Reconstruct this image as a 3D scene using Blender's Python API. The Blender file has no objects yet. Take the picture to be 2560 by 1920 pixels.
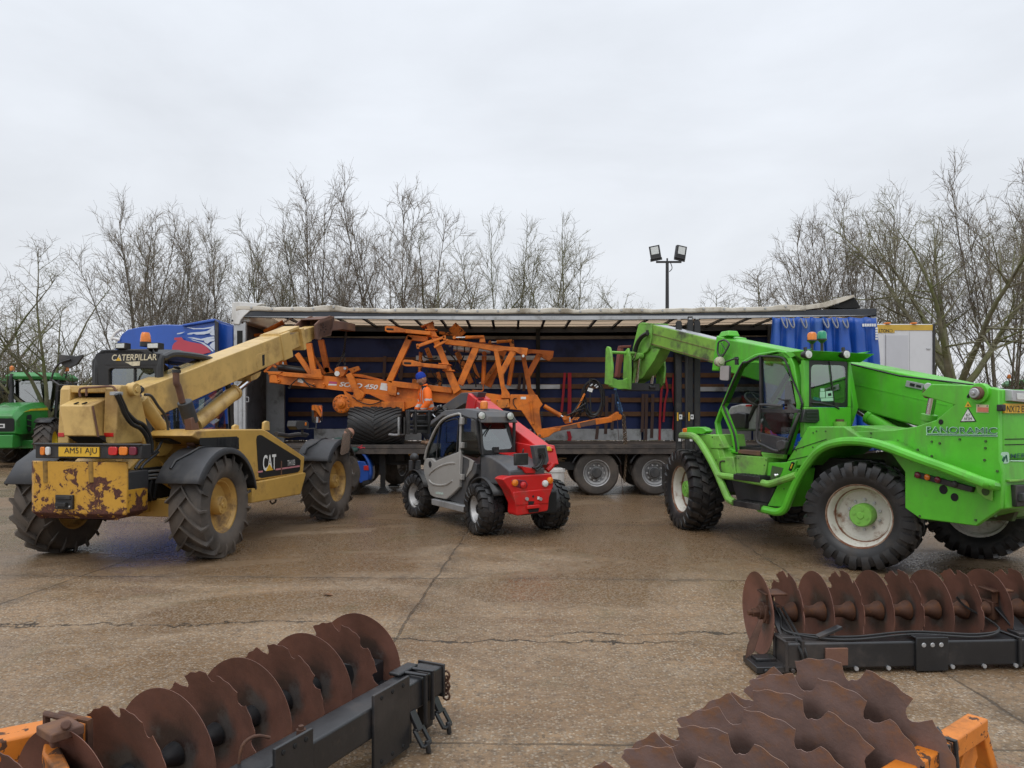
import bpy, bmesh, math, random
from mathutils import Vector, Matrix, noise
R_ = math.radians
V = Vector
sc = bpy.context.scene
COL = sc.collection
# ---------------------------------------------------------------- camera geometry (used to measure the place)
F, HZ, CH = 1850.0, 1042.0, 1.7          # focal length in photo pixels, horizon row, eye height in metres
CAM = V((0, 0, CH))
def ray(px, py): return V(((px-1280)/F, 1.0, (HZ-py)/F))
def at(px, py, Y): return CAM + ray(px, py)*Y
def ground_at(px, py): return at(px, py, F*CH/(py-HZ))
# ---------------------------------------------------------------- node helper
class NT:
    def __init__(s, tree): s.t = tree; s.n = tree.nodes; s.l = tree.links
    def node(s, typ, **kw):
        n = s.n.new(typ)
        for k, v in kw.items(): setattr(n, k, v)
        return n
    def put(s, sock, val):
        if hasattr(val, 'is_linked') or isinstance(val, bpy.types.NodeSocket): s.l.new(val, sock)
        else:
            try: sock.default_value = val
            except Exception: sock.default_value = (*val, 1.0)
    def math(s, op, a, b=0.0, c=None, clamp=False):
        n = s.node('ShaderNodeMath', operation=op, use_clamp=clamp)
        s.put(n.inputs[0], a); s.put(n.inputs[1], b)
        if c is not None: s.put(n.inputs[2], c)
        return n.outputs[0]
    def mix(s, f, a, b, blend='MIX'):
        n = s.node('ShaderNodeMix', data_type='RGBA', blend_type=blend)
        s.put(n.inputs[0], f)
        for i, v in ((6, a), (7, b)):
            if isinstance(v, (tuple, list)) and len(v) == 3: v = (*v, 1.0)
            s.put(n.inputs[i], v)
        return n.outputs[2]
    def mixf(s, f, a, b):
        n = s.node('ShaderNodeMix', data_type='FLOAT')
        s.put(n.inputs[0], f); s.put(n.inputs[2], a); s.put(n.inputs[3], b)
        return n.outputs[0]
    def noise(s, vec, scale, detail=4, rough=.55, dist=0.0):
        n = s.node('ShaderNodeTexNoise')
        if vec is not None: s.l.new(vec, n.inputs['Vector'])
        n.inputs['Scale'].default_value = scale; n.inputs['Detail'].default_value = detail
        n.inputs['Roughness'].default_value = rough; n.inputs['Distortion'].default_value = dist
        return n.outputs[0]
    def vor(s, vec, scale, out='Distance', feature='F1', rnd=1.0):
        n = s.node('ShaderNodeTexVoronoi', feature=feature)
        s.l.new(vec, n.inputs['Vector']); n.inputs['Scale'].default_value = scale
        n.inputs['Randomness'].default_value = rnd
        return n.outputs[out]
    def step(s, x, a, b):                      # smooth 0..1 between a and b
        n = s.node('ShaderNodeMapRange', interpolation_type='SMOOTHSTEP')
        s.put(n.inputs[0], x); n.inputs[1].default_value = a; n.inputs[2].default_value = b
        return n.outputs[0]
    def objco(s): return s.node('ShaderNodeTexCoord').outputs['Object']
    def stretch(s, vec, sx, sy, sz):
        n = s.node('ShaderNodeMapping'); s.l.new(vec, n.inputs[0]); n.inputs['Scale'].default_value = (sx, sy, sz)
        return n.outputs[0]
    def bump(s, h, strength=.3, dist=.01):
        n = s.node('ShaderNodeBump'); n.inputs['Strength'].default_value = strength; n.inputs['Distance'].default_value = dist
        s.l.new(h, n.inputs['Height']); return n.outputs[0]
def newmat(name):
    m = bpy.data.materials.new(name); m.use_nodes = True
    nt = NT(m.node_tree); b = m.node_tree.nodes['Principled BSDF']
    return m, nt, b
def c3(c, k=1.0): return tuple(min(1, x*k) for x in c)
def M(name, col, rough=.5, metal=0., var=.12, vs=2.5, dirt=None, damt=.35, ds=1.6, bump=.0, bs=60, coat=0., chips=None, spec=.5, streak=0):
    """surface with slow colour variation, grime in drifting patches and (chips) flaked-off paint"""
    m, nt, b = newmat(name)
    co = nt.objco()
    n1 = nt.noise(co, vs, 5, .6)
    c = nt.mix(nt.step(n1, .3, .7), c3(col, 1-var), c3(col, 1+var))
    r = rough
    if dirt:
        d1 = nt.noise(co if not streak else nt.stretch(co, 1, 1, .25), ds, 9, .68)
        f = nt.step(d1, .62-damt*.45, .80-damt*.30)
        c = nt.mix(f, c, dirt); r = nt.mixf(f, rough, min(1, rough+.3))
        d2 = nt.noise(co, ds*9, 6, .7)
        f2 = nt.math('MULTIPLY', nt.step(d2, .55, .8), .55)
        c = nt.mix(f2, c, dirt)
    if chips:
        ccol, th, cs = chips
        k = nt.noise(co, cs, 8, .62, .6)
        k2 = nt.noise(co, cs*.35, 3, .5)
        f = nt.step(nt.math('ADD', k, nt.math('MULTIPLY', nt.math('SUBTRACT', k2, .5), .55)), th, th+.018)
        c = nt.mix(f, c, ccol); r = nt.mixf(f, r if not isinstance(r, float) else rough, .85)
    nt.put(b.inputs['Base Color'], c); nt.put(b.inputs['Roughness'], r)
    b.inputs['Metallic'].default_value = metal
    b.inputs['Specular IOR Level'].default_value = spec
    if coat: b.inputs['Coat Weight'].default_value = coat; b.inputs['Coat Roughness'].default_value = .12
    if bump: nt.l.new(nt.bump(nt.noise(co, bs, 5, .6), .5, bump), b.inputs['Normal'])
    return m
def glassmat(name, tint=(.5, .58, .56), refl=.16, rough=.02, edge=.55):
    m, nt, b = newmat(name)
    nt.n.remove(b); out = nt.n['Material Output']
    t = nt.node('ShaderNodeBsdfTransparent'); t.inputs[0].default_value = (*tint, 1)
    g = nt.node('ShaderNodeBsdfGlossy'); g.inputs['Roughness'].default_value = rough
    lw = nt.node('ShaderNodeLayerWeight'); lw.inputs[0].default_value = .35
    f = nt.math('ADD', nt.math('MULTIPLY', lw.outputs['Facing'], edge), refl, clamp=True)
    x = nt.node('ShaderNodeMixShader')
    nt.l.new(f, x.inputs[0]); nt.l.new(t.outputs[0], x.inputs[1]); nt.l.new(g.outputs[0], x.inputs[2])
    nt.l.new(x.outputs[0], out.inputs[0])
    return m
# ---------------------------------------------------------------- mesh builder
class MB:
    def __init__(s): s.v = []; s.f = []; s.mi = []; s.k = 0
    def mat(s, k): s.k = k; return s
    def add(s, vs, fs, mx=None):
        o = len(s.v)
        for p in vs: s.v.append(tuple(mx @ V(p)) if mx is not None else tuple(p))
        for f in fs: s.f.append(tuple(i+o for i in f)); s.mi.append(s.k)
        return s
    def bx(s, x0, x1, y0, y1, z0, z1, mx=None):
        vs = [(x, y, z) for x in (x0, x1) for y in (y0, y1) for z in (z0, z1)]
        return s.add(vs, [(0, 1, 3, 2), (4, 6, 7, 5), (0, 4, 5, 1), (2, 3, 7, 6), (0, 2, 6, 4), (1, 5, 7, 3)], mx)
    def box(s, c, d, mx=None):
        return s.bx(c[0]-d[0]/2, c[0]+d[0]/2, c[1]-d[1]/2, c[1]+d[1]/2, c[2]-d[2]/2, c[2]+d[2]/2, mx)
    def beam(s, p, q, w, h, up=(0, 0, 1), w2=None, h2=None):
        p, q = V(p), V(q); d = (q-p).normalized(); u = V(up); sd = d.cross(u)
        if sd.length < 1e-4: sd = d.cross(V((0, 1, 0)))
        sd.normalize(); u = sd.cross(d)
        vs = []
        for e, ww, hh in ((p, w, h), (q, w2 or w, h2 or h)):
            for a, b in ((-1, -1), (1, -1), (1, 1), (-1, 1)): vs.append(e+sd*a*ww/2+u*b*hh/2)
        return s.add(vs, [(0, 3, 2, 1), (4, 5, 6, 7), (0, 1, 5, 4), (1, 2, 6, 5), (2, 3, 7, 6), (3, 0, 4, 7)])
    def prism(s, poly, off, top=None):
        off = V(off); n = len(poly); a = [V(p) for p in poly]; b = [V(p)+off for p in (top or poly)]
        return s.add(a+b, [tuple(range(n)), tuple(range(2*n-1, n-1, -1))]+[(i, i+n, (i+1) % n+n, (i+1) % n) for i in range(n)])
    def loft(s, rings, caps=True, closed=True):
        n = len(rings[0]); vs = [p for r in rings for p in r]; fs = []
        for k in range(len(rings)-1):
            for i in range(n if closed else n-1):
                j = (i+1) % n; fs.append((k*n+i, k*n+j, (k+1)*n+j, (k+1)*n+i))
        if caps: fs += [tuple(range(n)), tuple(range(len(vs)-1, len(vs)-n-1, -1))]
        return s.add(vs, fs)
    def tube(s, pts, r, n=8, caps=True, closed=False):
        pts = [V(p) for p in pts]; m = len(pts)
        rs = r if isinstance(r, (list, tuple)) else [r]*m
        prev = None; rings = []
        for i, p in enumerate(pts):
            a = pts[i-1] if (i > 0 or closed) else pts[0]
            b = pts[(i+1) % m] if (i < m-1 or closed) else pts[-1]
            d = (b-a); d = d.normalized() if d.length > 1e-9 else V((0, 0, 1))
            if prev is None:
                prev = d.orthogonal().normalized()
            prev = prev-d*prev.dot(d); prev.normalize(); w = d.cross(prev)
            rings.append([p+(prev*math.cos(2*math.pi*k/n)+w*math.sin(2*math.pi*k/n))*rs[i] for k in range(n)])
        if closed: rings.append(rings[0])
        return s.loft(rings, caps and not closed)
    def cyl(s, p, q, r, n=18, r2=None): return s.tube([p, q], [r, r if r2 is None else r2], n)
    def lathe(s, prof, o=(0, 0, 0), d=(0, 1, 0), n=32, a0=0, a1=2*math.pi):
        o, d = V(o), V(d).normalized(); u = d.orthogonal().normalized(); w = d.cross(u)
        full = abs(a1-a0-2*math.pi) < 1e-6; m = n if full else n+1; vs = []; fs = []
        for (r, t) in prof:
            for k in range(m):
                a = a0+(a1-a0)*k/n; vs.append(o+d*t+(u*math.cos(a)+w*math.sin(a))*r)
        for i in range(len(prof)-1):
            for k in range(n):
                j = (k+1) % m; fs.append((i*m+k, i*m+j, (i+1)*m+j, (i+1)*m+k))
        return s.add(vs, fs)
    def ball(s, c, r, n=12, m=8, sx=1, sy=1, sz=1):
        vs = []; fs = []; c = V(c)
        for i in range(m+1):
            t = math.pi*i/m
            for k in range(n):
                a = 2*math.pi*k/n; vs.append(c+V((math.sin(t)*math.cos(a)*r*sx, math.sin(t)*math.sin(a)*r*sy, math.cos(t)*r*sz)))
        for i in range(m):
            for k in range(n): fs.append((i*n+k, i*n+(k+1) % n, (i+1)*n+(k+1) % n, (i+1)*n+k))
        return s.add(vs, fs)
    def text(s, txt, o, right, up, size, width=None, shear=0., bold=0., thick=.003):
        """letters as thin raised mesh; o = lower left corner"""
        c = bpy.data.curves.new('txt', 'FONT'); c.body = txt; c.size = 1.0; c.shear = shear; c.offset = bold; c.extrude = 0
        o_ = bpy.data.objects.new('txt', c); COL.objects.link(o_)
        me = bpy.data.meshes.new_from_object(o_.evaluated_get(bpy.context.evaluated_depsgraph_get()))
        right, up = V(right).normalized(), V(up).normalized(); nrm = right.cross(up)
        xs = [v.co.x for v in me.vertices]; ys = [v.co.y for v in me.vertices]
        x0, y0, w, h = min(xs), min(ys), max(xs)-min(xs), max(ys)-min(ys)
        ky = size/h; kx = (width/w) if width else ky
        o = V(o)
        vs = [o+right*(v.co.x-x0)*kx+up*(v.co.y-y0)*ky+nrm*thick for v in me.vertices]
        s.add(vs, [tuple(p.vertices) for p in me.polygons])
        bpy.data.objects.remove(o_); bpy.data.curves.remove(c); bpy.data.meshes.remove(me)
        return s
    def mesh(s, name, mats, ang=35, fix=True):
        me = bpy.data.meshes.new(name); me.from_pydata(s.v, [], s.f)
        if not isinstance(mats, (list, tuple)): mats = [mats]
        for m in mats: me.materials.append(m)
        if len(mats) > 1: me.polygons.foreach_set('material_index', s.mi)
        if fix:
            bm = bmesh.new(); bm.from_mesh(me); bmesh.ops.recalc_face_normals(bm, faces=bm.faces); bm.to_mesh(me); bm.free()
        me.polygons.foreach_set('use_smooth', [True]*len(me.polygons))
        me.set_sharp_from_angle(angle=R_(ang)); me.update()
        return me
    def build(s, name, mats, parent=None, bevel=0., ang=35, loc=None, rz=0., fix=True, seg=2):
        o = bpy.data.objects.new(name, s.mesh(name, mats, ang, fix)); COL.objects.link(o)
        if parent is not None: o.parent = parent
        if loc is not None: o.location = loc
        o.rotation_euler.z = rz
        if bevel:
            if bevel > .008: bevel = .008+(bevel-.008)*.45      # sheet metal and castings: tight edges
            b = o.modifiers.new('bevel', 'BEVEL'); b.width = bevel; b.segments = seg; b.limit_method = 'ANGLE'; b.angle_limit = R_(40)
        return o
def tag(o, label, cat, group=None, kind=None):
    if label: o['label'] = label
    if cat: o['category'] = cat
    if group: o['group'] = group
    if kind: o['kind'] = kind
    return o
def empty(name, loc=(0, 0, 0), rz=0., parent=None):
    o = bpy.data.objects.new(name, None); COL.objects.link(o); o.location = loc; o.rotation_euler.z = rz
    o.empty_display_size = .2
    if parent is not None: o.parent = parent
    return o
def inst(name, me, parent, loc=(0, 0, 0), rz=0.):
    o = bpy.data.objects.new(name, me); COL.objects.link(o); o.parent = parent; o.location = loc; o.rotation_euler.z = rz
    return o
def copy_tree(o, parent=None):
    c = o.copy(); COL.objects.link(c); c.parent = parent
    for ch in [x for x in bpy.data.objects if x.parent == o]: copy_tree(ch, c)
    return c
class Fr:
    """a thing standing at X, Y on the ground and heading h degrees right of straight ahead: local x forward, y left, z up.
    S / Q / T measure a photo point on the thing's plane y, x or z."""
    def __init__(s, name, X, Y, h, label, cat, group=None, Z=0.):
        s.root = empty(name, (X, Y, Z), R_(90-h)); tag(s.root, label, cat, group)
        s.m = Matrix.Translation((X, Y, Z)) @ Matrix.Rotation(R_(90-h), 4, 'Z'); s.i = s.m.inverted(); s.c = s.i @ CAM; s.r = s.i.to_3x3()
    def _p(s, px, py, ax, val):
        d = s.r @ ray(px, py); return s.c+d*((val-s.c[ax])/d[ax])
    def S(s, px, py, y): return s._p(px, py, 1, y)
    def Q(s, px, py, x): return s._p(px, py, 0, x)
    def T(s, px, py, z): return s._p(px, py, 2, z)
    def W(s, p): return s.i @ V(p)
    def SP(s, pts, y): return [s.S(a, b, y) for a, b in pts]
    def QP(s, pts, x): return [s.Q(a, b, x) for a, b in pts]
def smooth_path(pts, k=4):
    """Catmull-Rom through the points"""
    pts = [V(p) for p in pts]; out = []
    for i in range(len(pts)-1):
        p0 = pts[max(i-1, 0)]; p1 = pts[i]; p2 = pts[i+1]; p3 = pts[min(i+2, len(pts)-1)]
        for j in range(k):
            t = j/k
            out.append(.5*((2*p1)+(p2-p0)*t+(2*p0-5*p1+4*p2-p3)*t*t+(3*p1-p0-3*p2+p3)*t**3))
    out.append(pts[-1]); return out
def round_poly(pts, r, k=4):
    """2D/3D polygon with rounded corners"""
    pts = [V(p) for p in pts]; n = len(pts); out = []
    for i in range(n):
        p = pts[i]; a = pts[i-1]-p; b = pts[(i+1) % n]-p
        d = min(r, a.length*.45, b.length*.45); a = p+a.normalized()*d; b = p+b.normalized()*d
        for j in range(k+1):
            t = j/k; out.append(a*(1-t)**2+p*2*t*(1-t)+b*t*t)
    return out
def ring_prism(mb, outer, inner, off):
    """frame between two polygons with the same number of points, extruded"""
    off = V(off); n = len(outer); o = [V(p) for p in outer]; i = [V(p) for p in inner]
    vs = o+i+[p+off for p in o]+[p+off for p in i]; fs = []
    for k in range(n):
        j = (k+1) % n
        fs += [(k, j, n+j, n+k), (2*n+k, 3*n+k, 3*n+j, 2*n+j), (k, 2*n+k, 2*n+j, j), (n+k, n+j, 3*n+j, 3*n+k)]
    mb.add(vs, fs)
def inset(poly, d):
    c = sum((V(p) for p in poly), V((0, 0, 0)))/len(poly)
    return [V(p)+(c-V(p)).normalized()*d for p in poly]
# ---------------------------------------------------------------- materials
DUST = (.16, .125, .09)
RUSTD = (.085, .032, .018)
m_yellow = M('yellow_paint', (.53, .32, .075), .42, dirt=(.20, .115, .045), damt=.22, ds=1.3, var=.08)
m_yellow2 = M('faded_yellow_paint', (.60, .405, .14), .38, dirt=(.30, .18, .06), damt=.34, ds=1.7, var=.1)
def chipmat():
    m, nt, b = newmat('chipped_yellow_paint'); co = nt.objco()
    sp = nt.node('ShaderNodeSeparateXYZ'); nt.l.new(co, sp.inputs[0])
    n1 = nt.noise(co, 8.5, 12, .68, .5); n2 = nt.noise(co, 2.6, 3, .5); n3 = nt.noise(nt.stretch(co, 5, 5, 60), 1.6, 6, .7, .3); n4 = nt.noise(co, 40, 4, .6)
    edge = nt.math('MULTIPLY', nt.step(sp.outputs[2], .76, .60), .13)                      # knocked bare along the lower edge
    corner = nt.math('MULTIPLY', nt.step(nt.math('ABSOLUTE', nt.math('ADD', sp.outputs[1], .34)), .10, .0), .09)   # and down the rear corner
    v = nt.math('ADD', nt.math('ADD', n1, nt.math('MULTIPLY', nt.math('SUBTRACT', n2, .5), .42)), nt.math('ADD', edge, corner))
    f = nt.math('MAXIMUM', nt.step(v, .532, .544), nt.math('MULTIPLY', nt.step(n3, .655, .67), nt.step(n2, .42, .5)))
    c = nt.mix(n4, (.60, .33, .04), (.50, .26, .03)); c = nt.mix(nt.math('MULTIPLY', nt.step(v, .44, .56), .35), c, (.30, .14, .03))
    rust = nt.mix(nt.step(n4, .35, .65), (.055, .019, .015), (.115, .040, .024))
    nt.put(b.inputs['Base Color'], nt.mix(f, c, rust)); nt.put(b.inputs['Roughness'], nt.mixf(f, .42, .8))
    nt.l.new(nt.bump(nt.math('SUBTRACT', nt.math('MULTIPLY', n4, .2), f), .4, .004), b.inputs['Normal']); return m
m_chip = chipmat()
m_rustplate = M('brown_rusty_plate', (.13, .065, .045), .75, dirt=(.20, .10, .05), damt=.3, ds=4, var=.2, bump=.004)
m_green = M('green_paint', (.098, .50, .028), .38, dirt=(.115, .25, .055), damt=.36, ds=1.3, var=.12, coat=.2, streak=1)
m_greend = M('dusty_green_paint', (.19, .48, .07), .5, dirt=(.13, .19, .07), damt=.42, ds=1.8, var=.1)
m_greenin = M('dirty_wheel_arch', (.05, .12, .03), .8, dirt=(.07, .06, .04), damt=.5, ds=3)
m_greenboom = M('greasy_green_boom', (.20, .40, .05), .5, dirt=(.06, .06, .04), damt=.38, ds=2.2, var=.1)
m_red = M('red_paint', (.56, .012, .012), .40, dirt=(.27, .07, .05), damt=.3, ds=2, var=.07, coat=.1)
m_orange = M('orange_paint', (.70, .18, .010), .45, dirt=(.33, .085, .015), damt=.42, ds=2.2, var=.12)
m_orangef = M('weathered_orange_paint', (.66, .20, .02), .5, dirt=(.16, .07, .025), damt=.24, ds=3, var=.1, chips=((.09, .04, .02), .60, 14))
m_blue = M('blue_cab_paint', (.014, .085, .42), .3, dirt=(.03, .09, .30), damt=.15, var=.08, coat=.4)
m_white = M('white_paint', (.72, .72, .70), .45, dirt=(.42, .40, .36), damt=.25, ds=1.2, var=.05, streak=1)
m_alu = M('dull_aluminium', (.46, .47, .48), .42, .55, dirt=(.25, .25, .24), damt=.3, ds=3, var=.12)
m_steel = M('polished_rod', (.75, .76, .78), .16, 1., var=.03)
m_silver = M('silver_rim_paint', (.52, .52, .52), .4, .25, dirt=(.22, .19, .16), damt=.25, ds=5, var=.08)
m_rimwhite = M('cream_rim_paint', (.60, .58, .52), .5, dirt=(.20, .10, .05), damt=.28, ds=6, var=.08)
m_rimyel = M('yellow_rim_paint', (.48, .29, .08), .5, dirt=(.17, .10, .045), damt=.3, ds=4, var=.1)
m_black = M('black_paint', (.018, .018, .019), .42, dirt=(.05, .046, .042), damt=.3, ds=3)
m_dark = M('dark_recess', (.008, .008, .008), .8, var=.05)
m_plastic = M('grey_black_plastic', (.035, .036, .039), .5, dirt=(.09, .085, .08), damt=.3, ds=2, var=.15)
m_fender = M('rubber_fender', (.043, .045, .050), .55, dirt=(.10, .095, .09), damt=.25, ds=2, var=.12)
m_greyp = M('dark_grey_bodywork', (.075, .078, .085), .42, dirt=(.13, .115, .10), damt=.3, ds=2)
m_lightgrey = M('light_grey_door_paint', (.40, .39, .37), .4, .15, dirt=(.22, .20, .17), damt=.25, ds=1.5, var=.06)
m_intgrey = M('grey_dash_plastic', (.23, .23, .225), .6, dirt=(.12, .115, .11), damt=.3, ds=5)
m_rubber = M('tyre_rubber', (.021, .021, .022), .62, dirt=(.065, .055, .047), damt=.35, ds=3.5, var=.2, bump=.003, bs=40)
m_rubberd = M('dusty_tyre_rubber', (.058, .050, .044), .75, dirt=(.12, .098, .08), damt=.45, ds=2.2, var=.25, bump=.004, bs=30)
m_rubberw = M('wet_tyre_rubber', (.016, .016, .017), .42, dirt=(.05, .042, .036), damt=.3, ds=4, var=.2)
m_hose = M('black_hose', (.014, .014, .014), .4)
m_chrome = M('mirror_glass', (.8, .82, .84), .03, 1., var=.0)
m_lens = M('clear_lens', (.62, .63, .60), .15, .4, var=.1, vs=40)
m_amber = M('amber_lens', (.75, .20, .012), .2, var=.1, vs=30, coat=.5)
m_redlens = M('red_lens', (.55, .012, .012), .2, var=.1, vs=30, coat=.5)
m_darkred = M('dull_red_lens', (.16, .010, .03), .3, coat=.3)
m_greenlens = M('green_lens', (.01, .30, .16), .22, coat=.5)
m_whitelens = M('white_lens', (.70, .71, .70), .2, coat=.3)
m_plate = M('yellow_plate', (.70, .42, .03), .4, var=.05)
m_letter = M('black_lettering', (.012, .012, .012), .5, var=0)
m_wletter = M('white_lettering', (.74, .74, .71), .5, var=.04)
m_glass = glassmat('cab_glass', (.62, .70, .68), .13)
m_glassd = glassmat('dark_glass', (.36, .41, .40), .05, .02, .22)
def discmat(name, col, grease_shade, edge, gr, g0=.18, g1=.09):
    m, nt, b = newmat(name); co = nt.objco()
    n1 = nt.noise(co, 4, 7, .65); n2 = nt.noise(co, 22, 6, .7); n3 = nt.noise(co, 2.2, 4, .6, .8)
    c = nt.mix(nt.step(n1, .3, .7), c3(col, .70), c3(col, 1.25))
    c = nt.mix(nt.math('MULTIPLY', nt.step(n2, .5, .78), .6), c, edge)
    sp = nt.node('ShaderNodeSeparateXYZ'); nt.l.new(co, sp.inputs[0])
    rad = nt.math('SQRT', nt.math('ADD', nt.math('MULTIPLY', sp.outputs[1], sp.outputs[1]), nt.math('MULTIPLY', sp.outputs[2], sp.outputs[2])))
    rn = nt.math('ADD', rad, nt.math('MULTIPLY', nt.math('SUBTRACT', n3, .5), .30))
    g = nt.math('MULTIPLY', nt.step(rn, g0, g1), gr)                      # old grease worn into the hollow; m_disc2 widens it as painted gap shade
    c = nt.mix(g, c, grease_shade); c = nt.mix(nt.math('MULTIPLY', nt.math('MULTIPLY', g, nt.step(n1, .5, .6)), .7), c, (.115, .115, .110))
    e = nt.math('MULTIPLY', nt.step(rn, .25, .34), nt.math('MULTIPLY', nt.step(n2, .38, .6), .65)); c = nt.mix(e, c, edge)
    nt.put(b.inputs['Base Color'], c); nt.put(b.inputs['Roughness'], nt.mixf(g, nt.mixf(n1, .42, .70), .38))
    b.inputs['Specular IOR Level'].default_value = .45
    nt.l.new(nt.bump(nt.noise(co, 90, 5, .65), .6, .0025), b.inputs['Normal']); return m
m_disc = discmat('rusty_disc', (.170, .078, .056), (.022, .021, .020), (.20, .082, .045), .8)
m_disc2 = discmat('bluish_rusty_disc', (.235, .158, .138), (.05, .03, .025), (.30, .14, .06), .8, .245, .175)  # hollow darkened further out to paint shade between the discs
m_axle = M('rusty_spool', (.085, .040, .025), .7, .2, var=.3, vs=8, dirt=(.20, .085, .035), damt=.25, ds=6, bump=.003)
m_beamblk = M('wet_black_beam', (.020, .021, .023), .30, dirt=(.055, .045, .04), damt=.28, ds=2.5, var=.2, bump=.002, bs=25)
m_chain = M('brown_chain', (.16, .11, .07), .6, .5, var=.3, vs=20)
m_redstrap = M('red_webbing', (.42, .020, .035), .7)
m_bluestrap = M('blue_webbing', (.09, .20, .42), .7, var=.4, vs=25)
m_brownstrap = M('dull_webbing', (.10, .06, .05), .8)
m_glassr = glassmat('reflecting_glass', (.45, .52, .50), .20)

def soot(mat, p, rx, rz):
    """exhaust soot blown onto the boom side around p (local metres)"""
    nt = NT(mat.node_tree); b = mat.node_tree.nodes['Principled BSDF']; src = b.inputs['Base Color'].links[0].from_socket
    co = nt.objco(); sp = nt.node('ShaderNodeSeparateXYZ'); nt.l.new(co, sp.inputs[0])
    dx = nt.math('DIVIDE', nt.math('SUBTRACT', sp.outputs[0], p[0]), rx); dz = nt.math('DIVIDE', nt.math('SUBTRACT', sp.outputs[2], p[2]), rz)
    d = nt.math('SQRT', nt.math('ADD', nt.math('MULTIPLY', dx, dx), nt.math('MULTIPLY', dz, dz)))
    d = nt.math('ADD', d, nt.math('MULTIPLY', nt.math('SUBTRACT', nt.noise(co, 5, 5, .6), .5), .8))
    nt.put(b.inputs['Base Color'], nt.mix(nt.math('MULTIPLY', nt.step(d, 1.05, .25), .62), src, (.10, .085, .065)))
m_glassc = glassmat('clear_cab_glass', (.60, .67, .65), .05, .02, .25)
# ---------------------------------------------------------------- wheels (axle along local y, outer side at +y)
def tyre_profile(R, W, rr):
    h = W/2
    return [(rr, -h*.80), (rr+.02, -h*.90), (rr+(R-rr)*.35, -h*1.02), (rr+(R-rr)*.65, -h*1.02), (R*.965, -h*.90), (R*.985, -h*.6), (R, 0),
            (R*.985, h*.6), (R*.965, h*.90), (rr+(R-rr)*.65, h*1.02), (rr+(R-rr)*.35, h*1.02), (rr+.02, h*.90), (rr, h*.80)]
def lug(mb, R, W, a0, side, sweep, wa, h, n=5, inner=.04, shoulder=True):
    """one tread bar from the shoulder to past the centre line"""
    pts = []; hw = W/2
    if shoulder: pts += [(R-.10, side*hw*1.035, a0-sweep*.02), (R-.035, side*hw*1.0, a0)]
    for i in range(n+1):
        t = i/n; pts.append((R-.012*(1-t)**2, side*(hw*.97*(1-t)-inner*t), a0+sweep*t**1.15))
    rings = []
    for i, (r, y, a) in enumerate(pts):
        sh = shoulder and i < 2
        ww = wa*(1.25 if sh else 1.12-.25*i/len(pts))
        hh = h*(.25 if (shoulder and i == 0) else 1)
        def P(rad, ang, yy): return (rad*math.cos(ang), yy, rad*math.sin(ang))
        ex = side*.012 if sh else 0
        rings.append([P(r-.05, a-ww/2*1.15, y*.96), P(r-.05, a+ww/2*1.15, y*.96), P(r+hh, a+ww/2*.85, y+ex), P(r+hh, a-ww/2*.85, y+ex)])
    mb.loft(rings)
WCACHE = {}
def wheel_kit(key, R, W, rr, tread, mt, mr, mh, dish, hubr, hubl, nl=20, bolts=10, boltm=None, lugh=.045, lipm=None):
    if key in WCACHE: return WCACHE[key]
    t = MB(); Rb = R-lugh
    t.lathe([(rr, -W*.4)] + tyre_profile(Rb, W, rr) + [(rr, W*.4)], n=48)
    if tread == 'bar':
        for k in range(nl):
            for s in (-1, 1): lug(t, Rb, W, 6.2832*(k+(.5 if s > 0 else 0))/nl, s, .48*(1.25/(2*R)), .030/R, lugh)
    elif tread == 'block':
        for k in range(nl):
            a = 6.2832*k/nl
            for s in (-1, 1):
                lug(t, Rb, W, a+(.5*6.2832/nl if s > 0 else 0), s, .06, .085/R, lugh, n=2, inner=-W*.24)
                lug(t, Rb, W*.42, a+(.5*6.2832/nl if s > 0 else 0)+.45*6.2832/nl, s, .10, .095/R, lugh, n=2, inner=-.012, shoulder=False)
    elif tread == 'rib':
        for k in range(nl):
            for s in (-1, 1): lug(t, Rb, W, 6.2832*(k+(.5 if s > 0 else 0))/nl, s, .22, .018/R, lugh, n=5, inner=.0)
    me_t = t.mesh('tyre', mt)
    r = MB(); w = W*.42
    if lipm:
        r.mat(2).lathe([(rr+.020, w-.02), (rr+.016, w+.004), (rr+.006, w+.004), (rr-.006, w-.016)], n=40); r.lathe([(rr-.040, dish+.095), (rr-.052, dish+.095), (rr-.056, dish+.07)], n=40); r.mat(0)
    r.lathe([(rr+.012, w), (rr+.018, w-.012), (rr-.01, w-.022), (rr-.035, w-.06), (rr-.045, dish+.09), (rr-.075, dish+.02), (hubr*1.55, dish), (hubr*1.0, dish), (hubr*.9, dish-.03), (0, dish-.03)], n=40)
    r.lathe([(rr+.012, -w), (rr-.02, -w+.02), (rr-.04, dish-.06), (hubr, dish-.07), (0, dish-.07)], n=40)
    if bolts:
        for k in range(bolts):
            a = 6.2832*k/bolts; x, z = hubr*1.3*math.cos(a), hubr*1.3*math.sin(a)
            r.mat(1).cyl((x, dish-.01, z), (x, dish+.022, z), .016, 6); r.mat(0)
    me_r = r.mesh('rim', [mr, boltm or mr, lipm or mr])
    hb = MB(); hb.lathe([(hubr, dish-.02), (hubr, dish+hubl*.8), (hubr*.88, dish+hubl), (hubr*.3, dish+hubl), (hubr*.25, dish+hubl+.01), (0, dish+hubl+.01)], n=24)
    for k in range(4):
        a = .6+6.2832*k/4; x, z = hubr*.55*math.cos(a), hubr*.55*math.sin(a); hb.cyl((x, dish+hubl-.01, z), (x, dish+hubl+.008, z), hubr*.13, 8)
    me_h = hb.mesh('hub', mh)
    WCACHE[key] = (me_t, me_r, me_h); return WCACHE[key]
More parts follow.
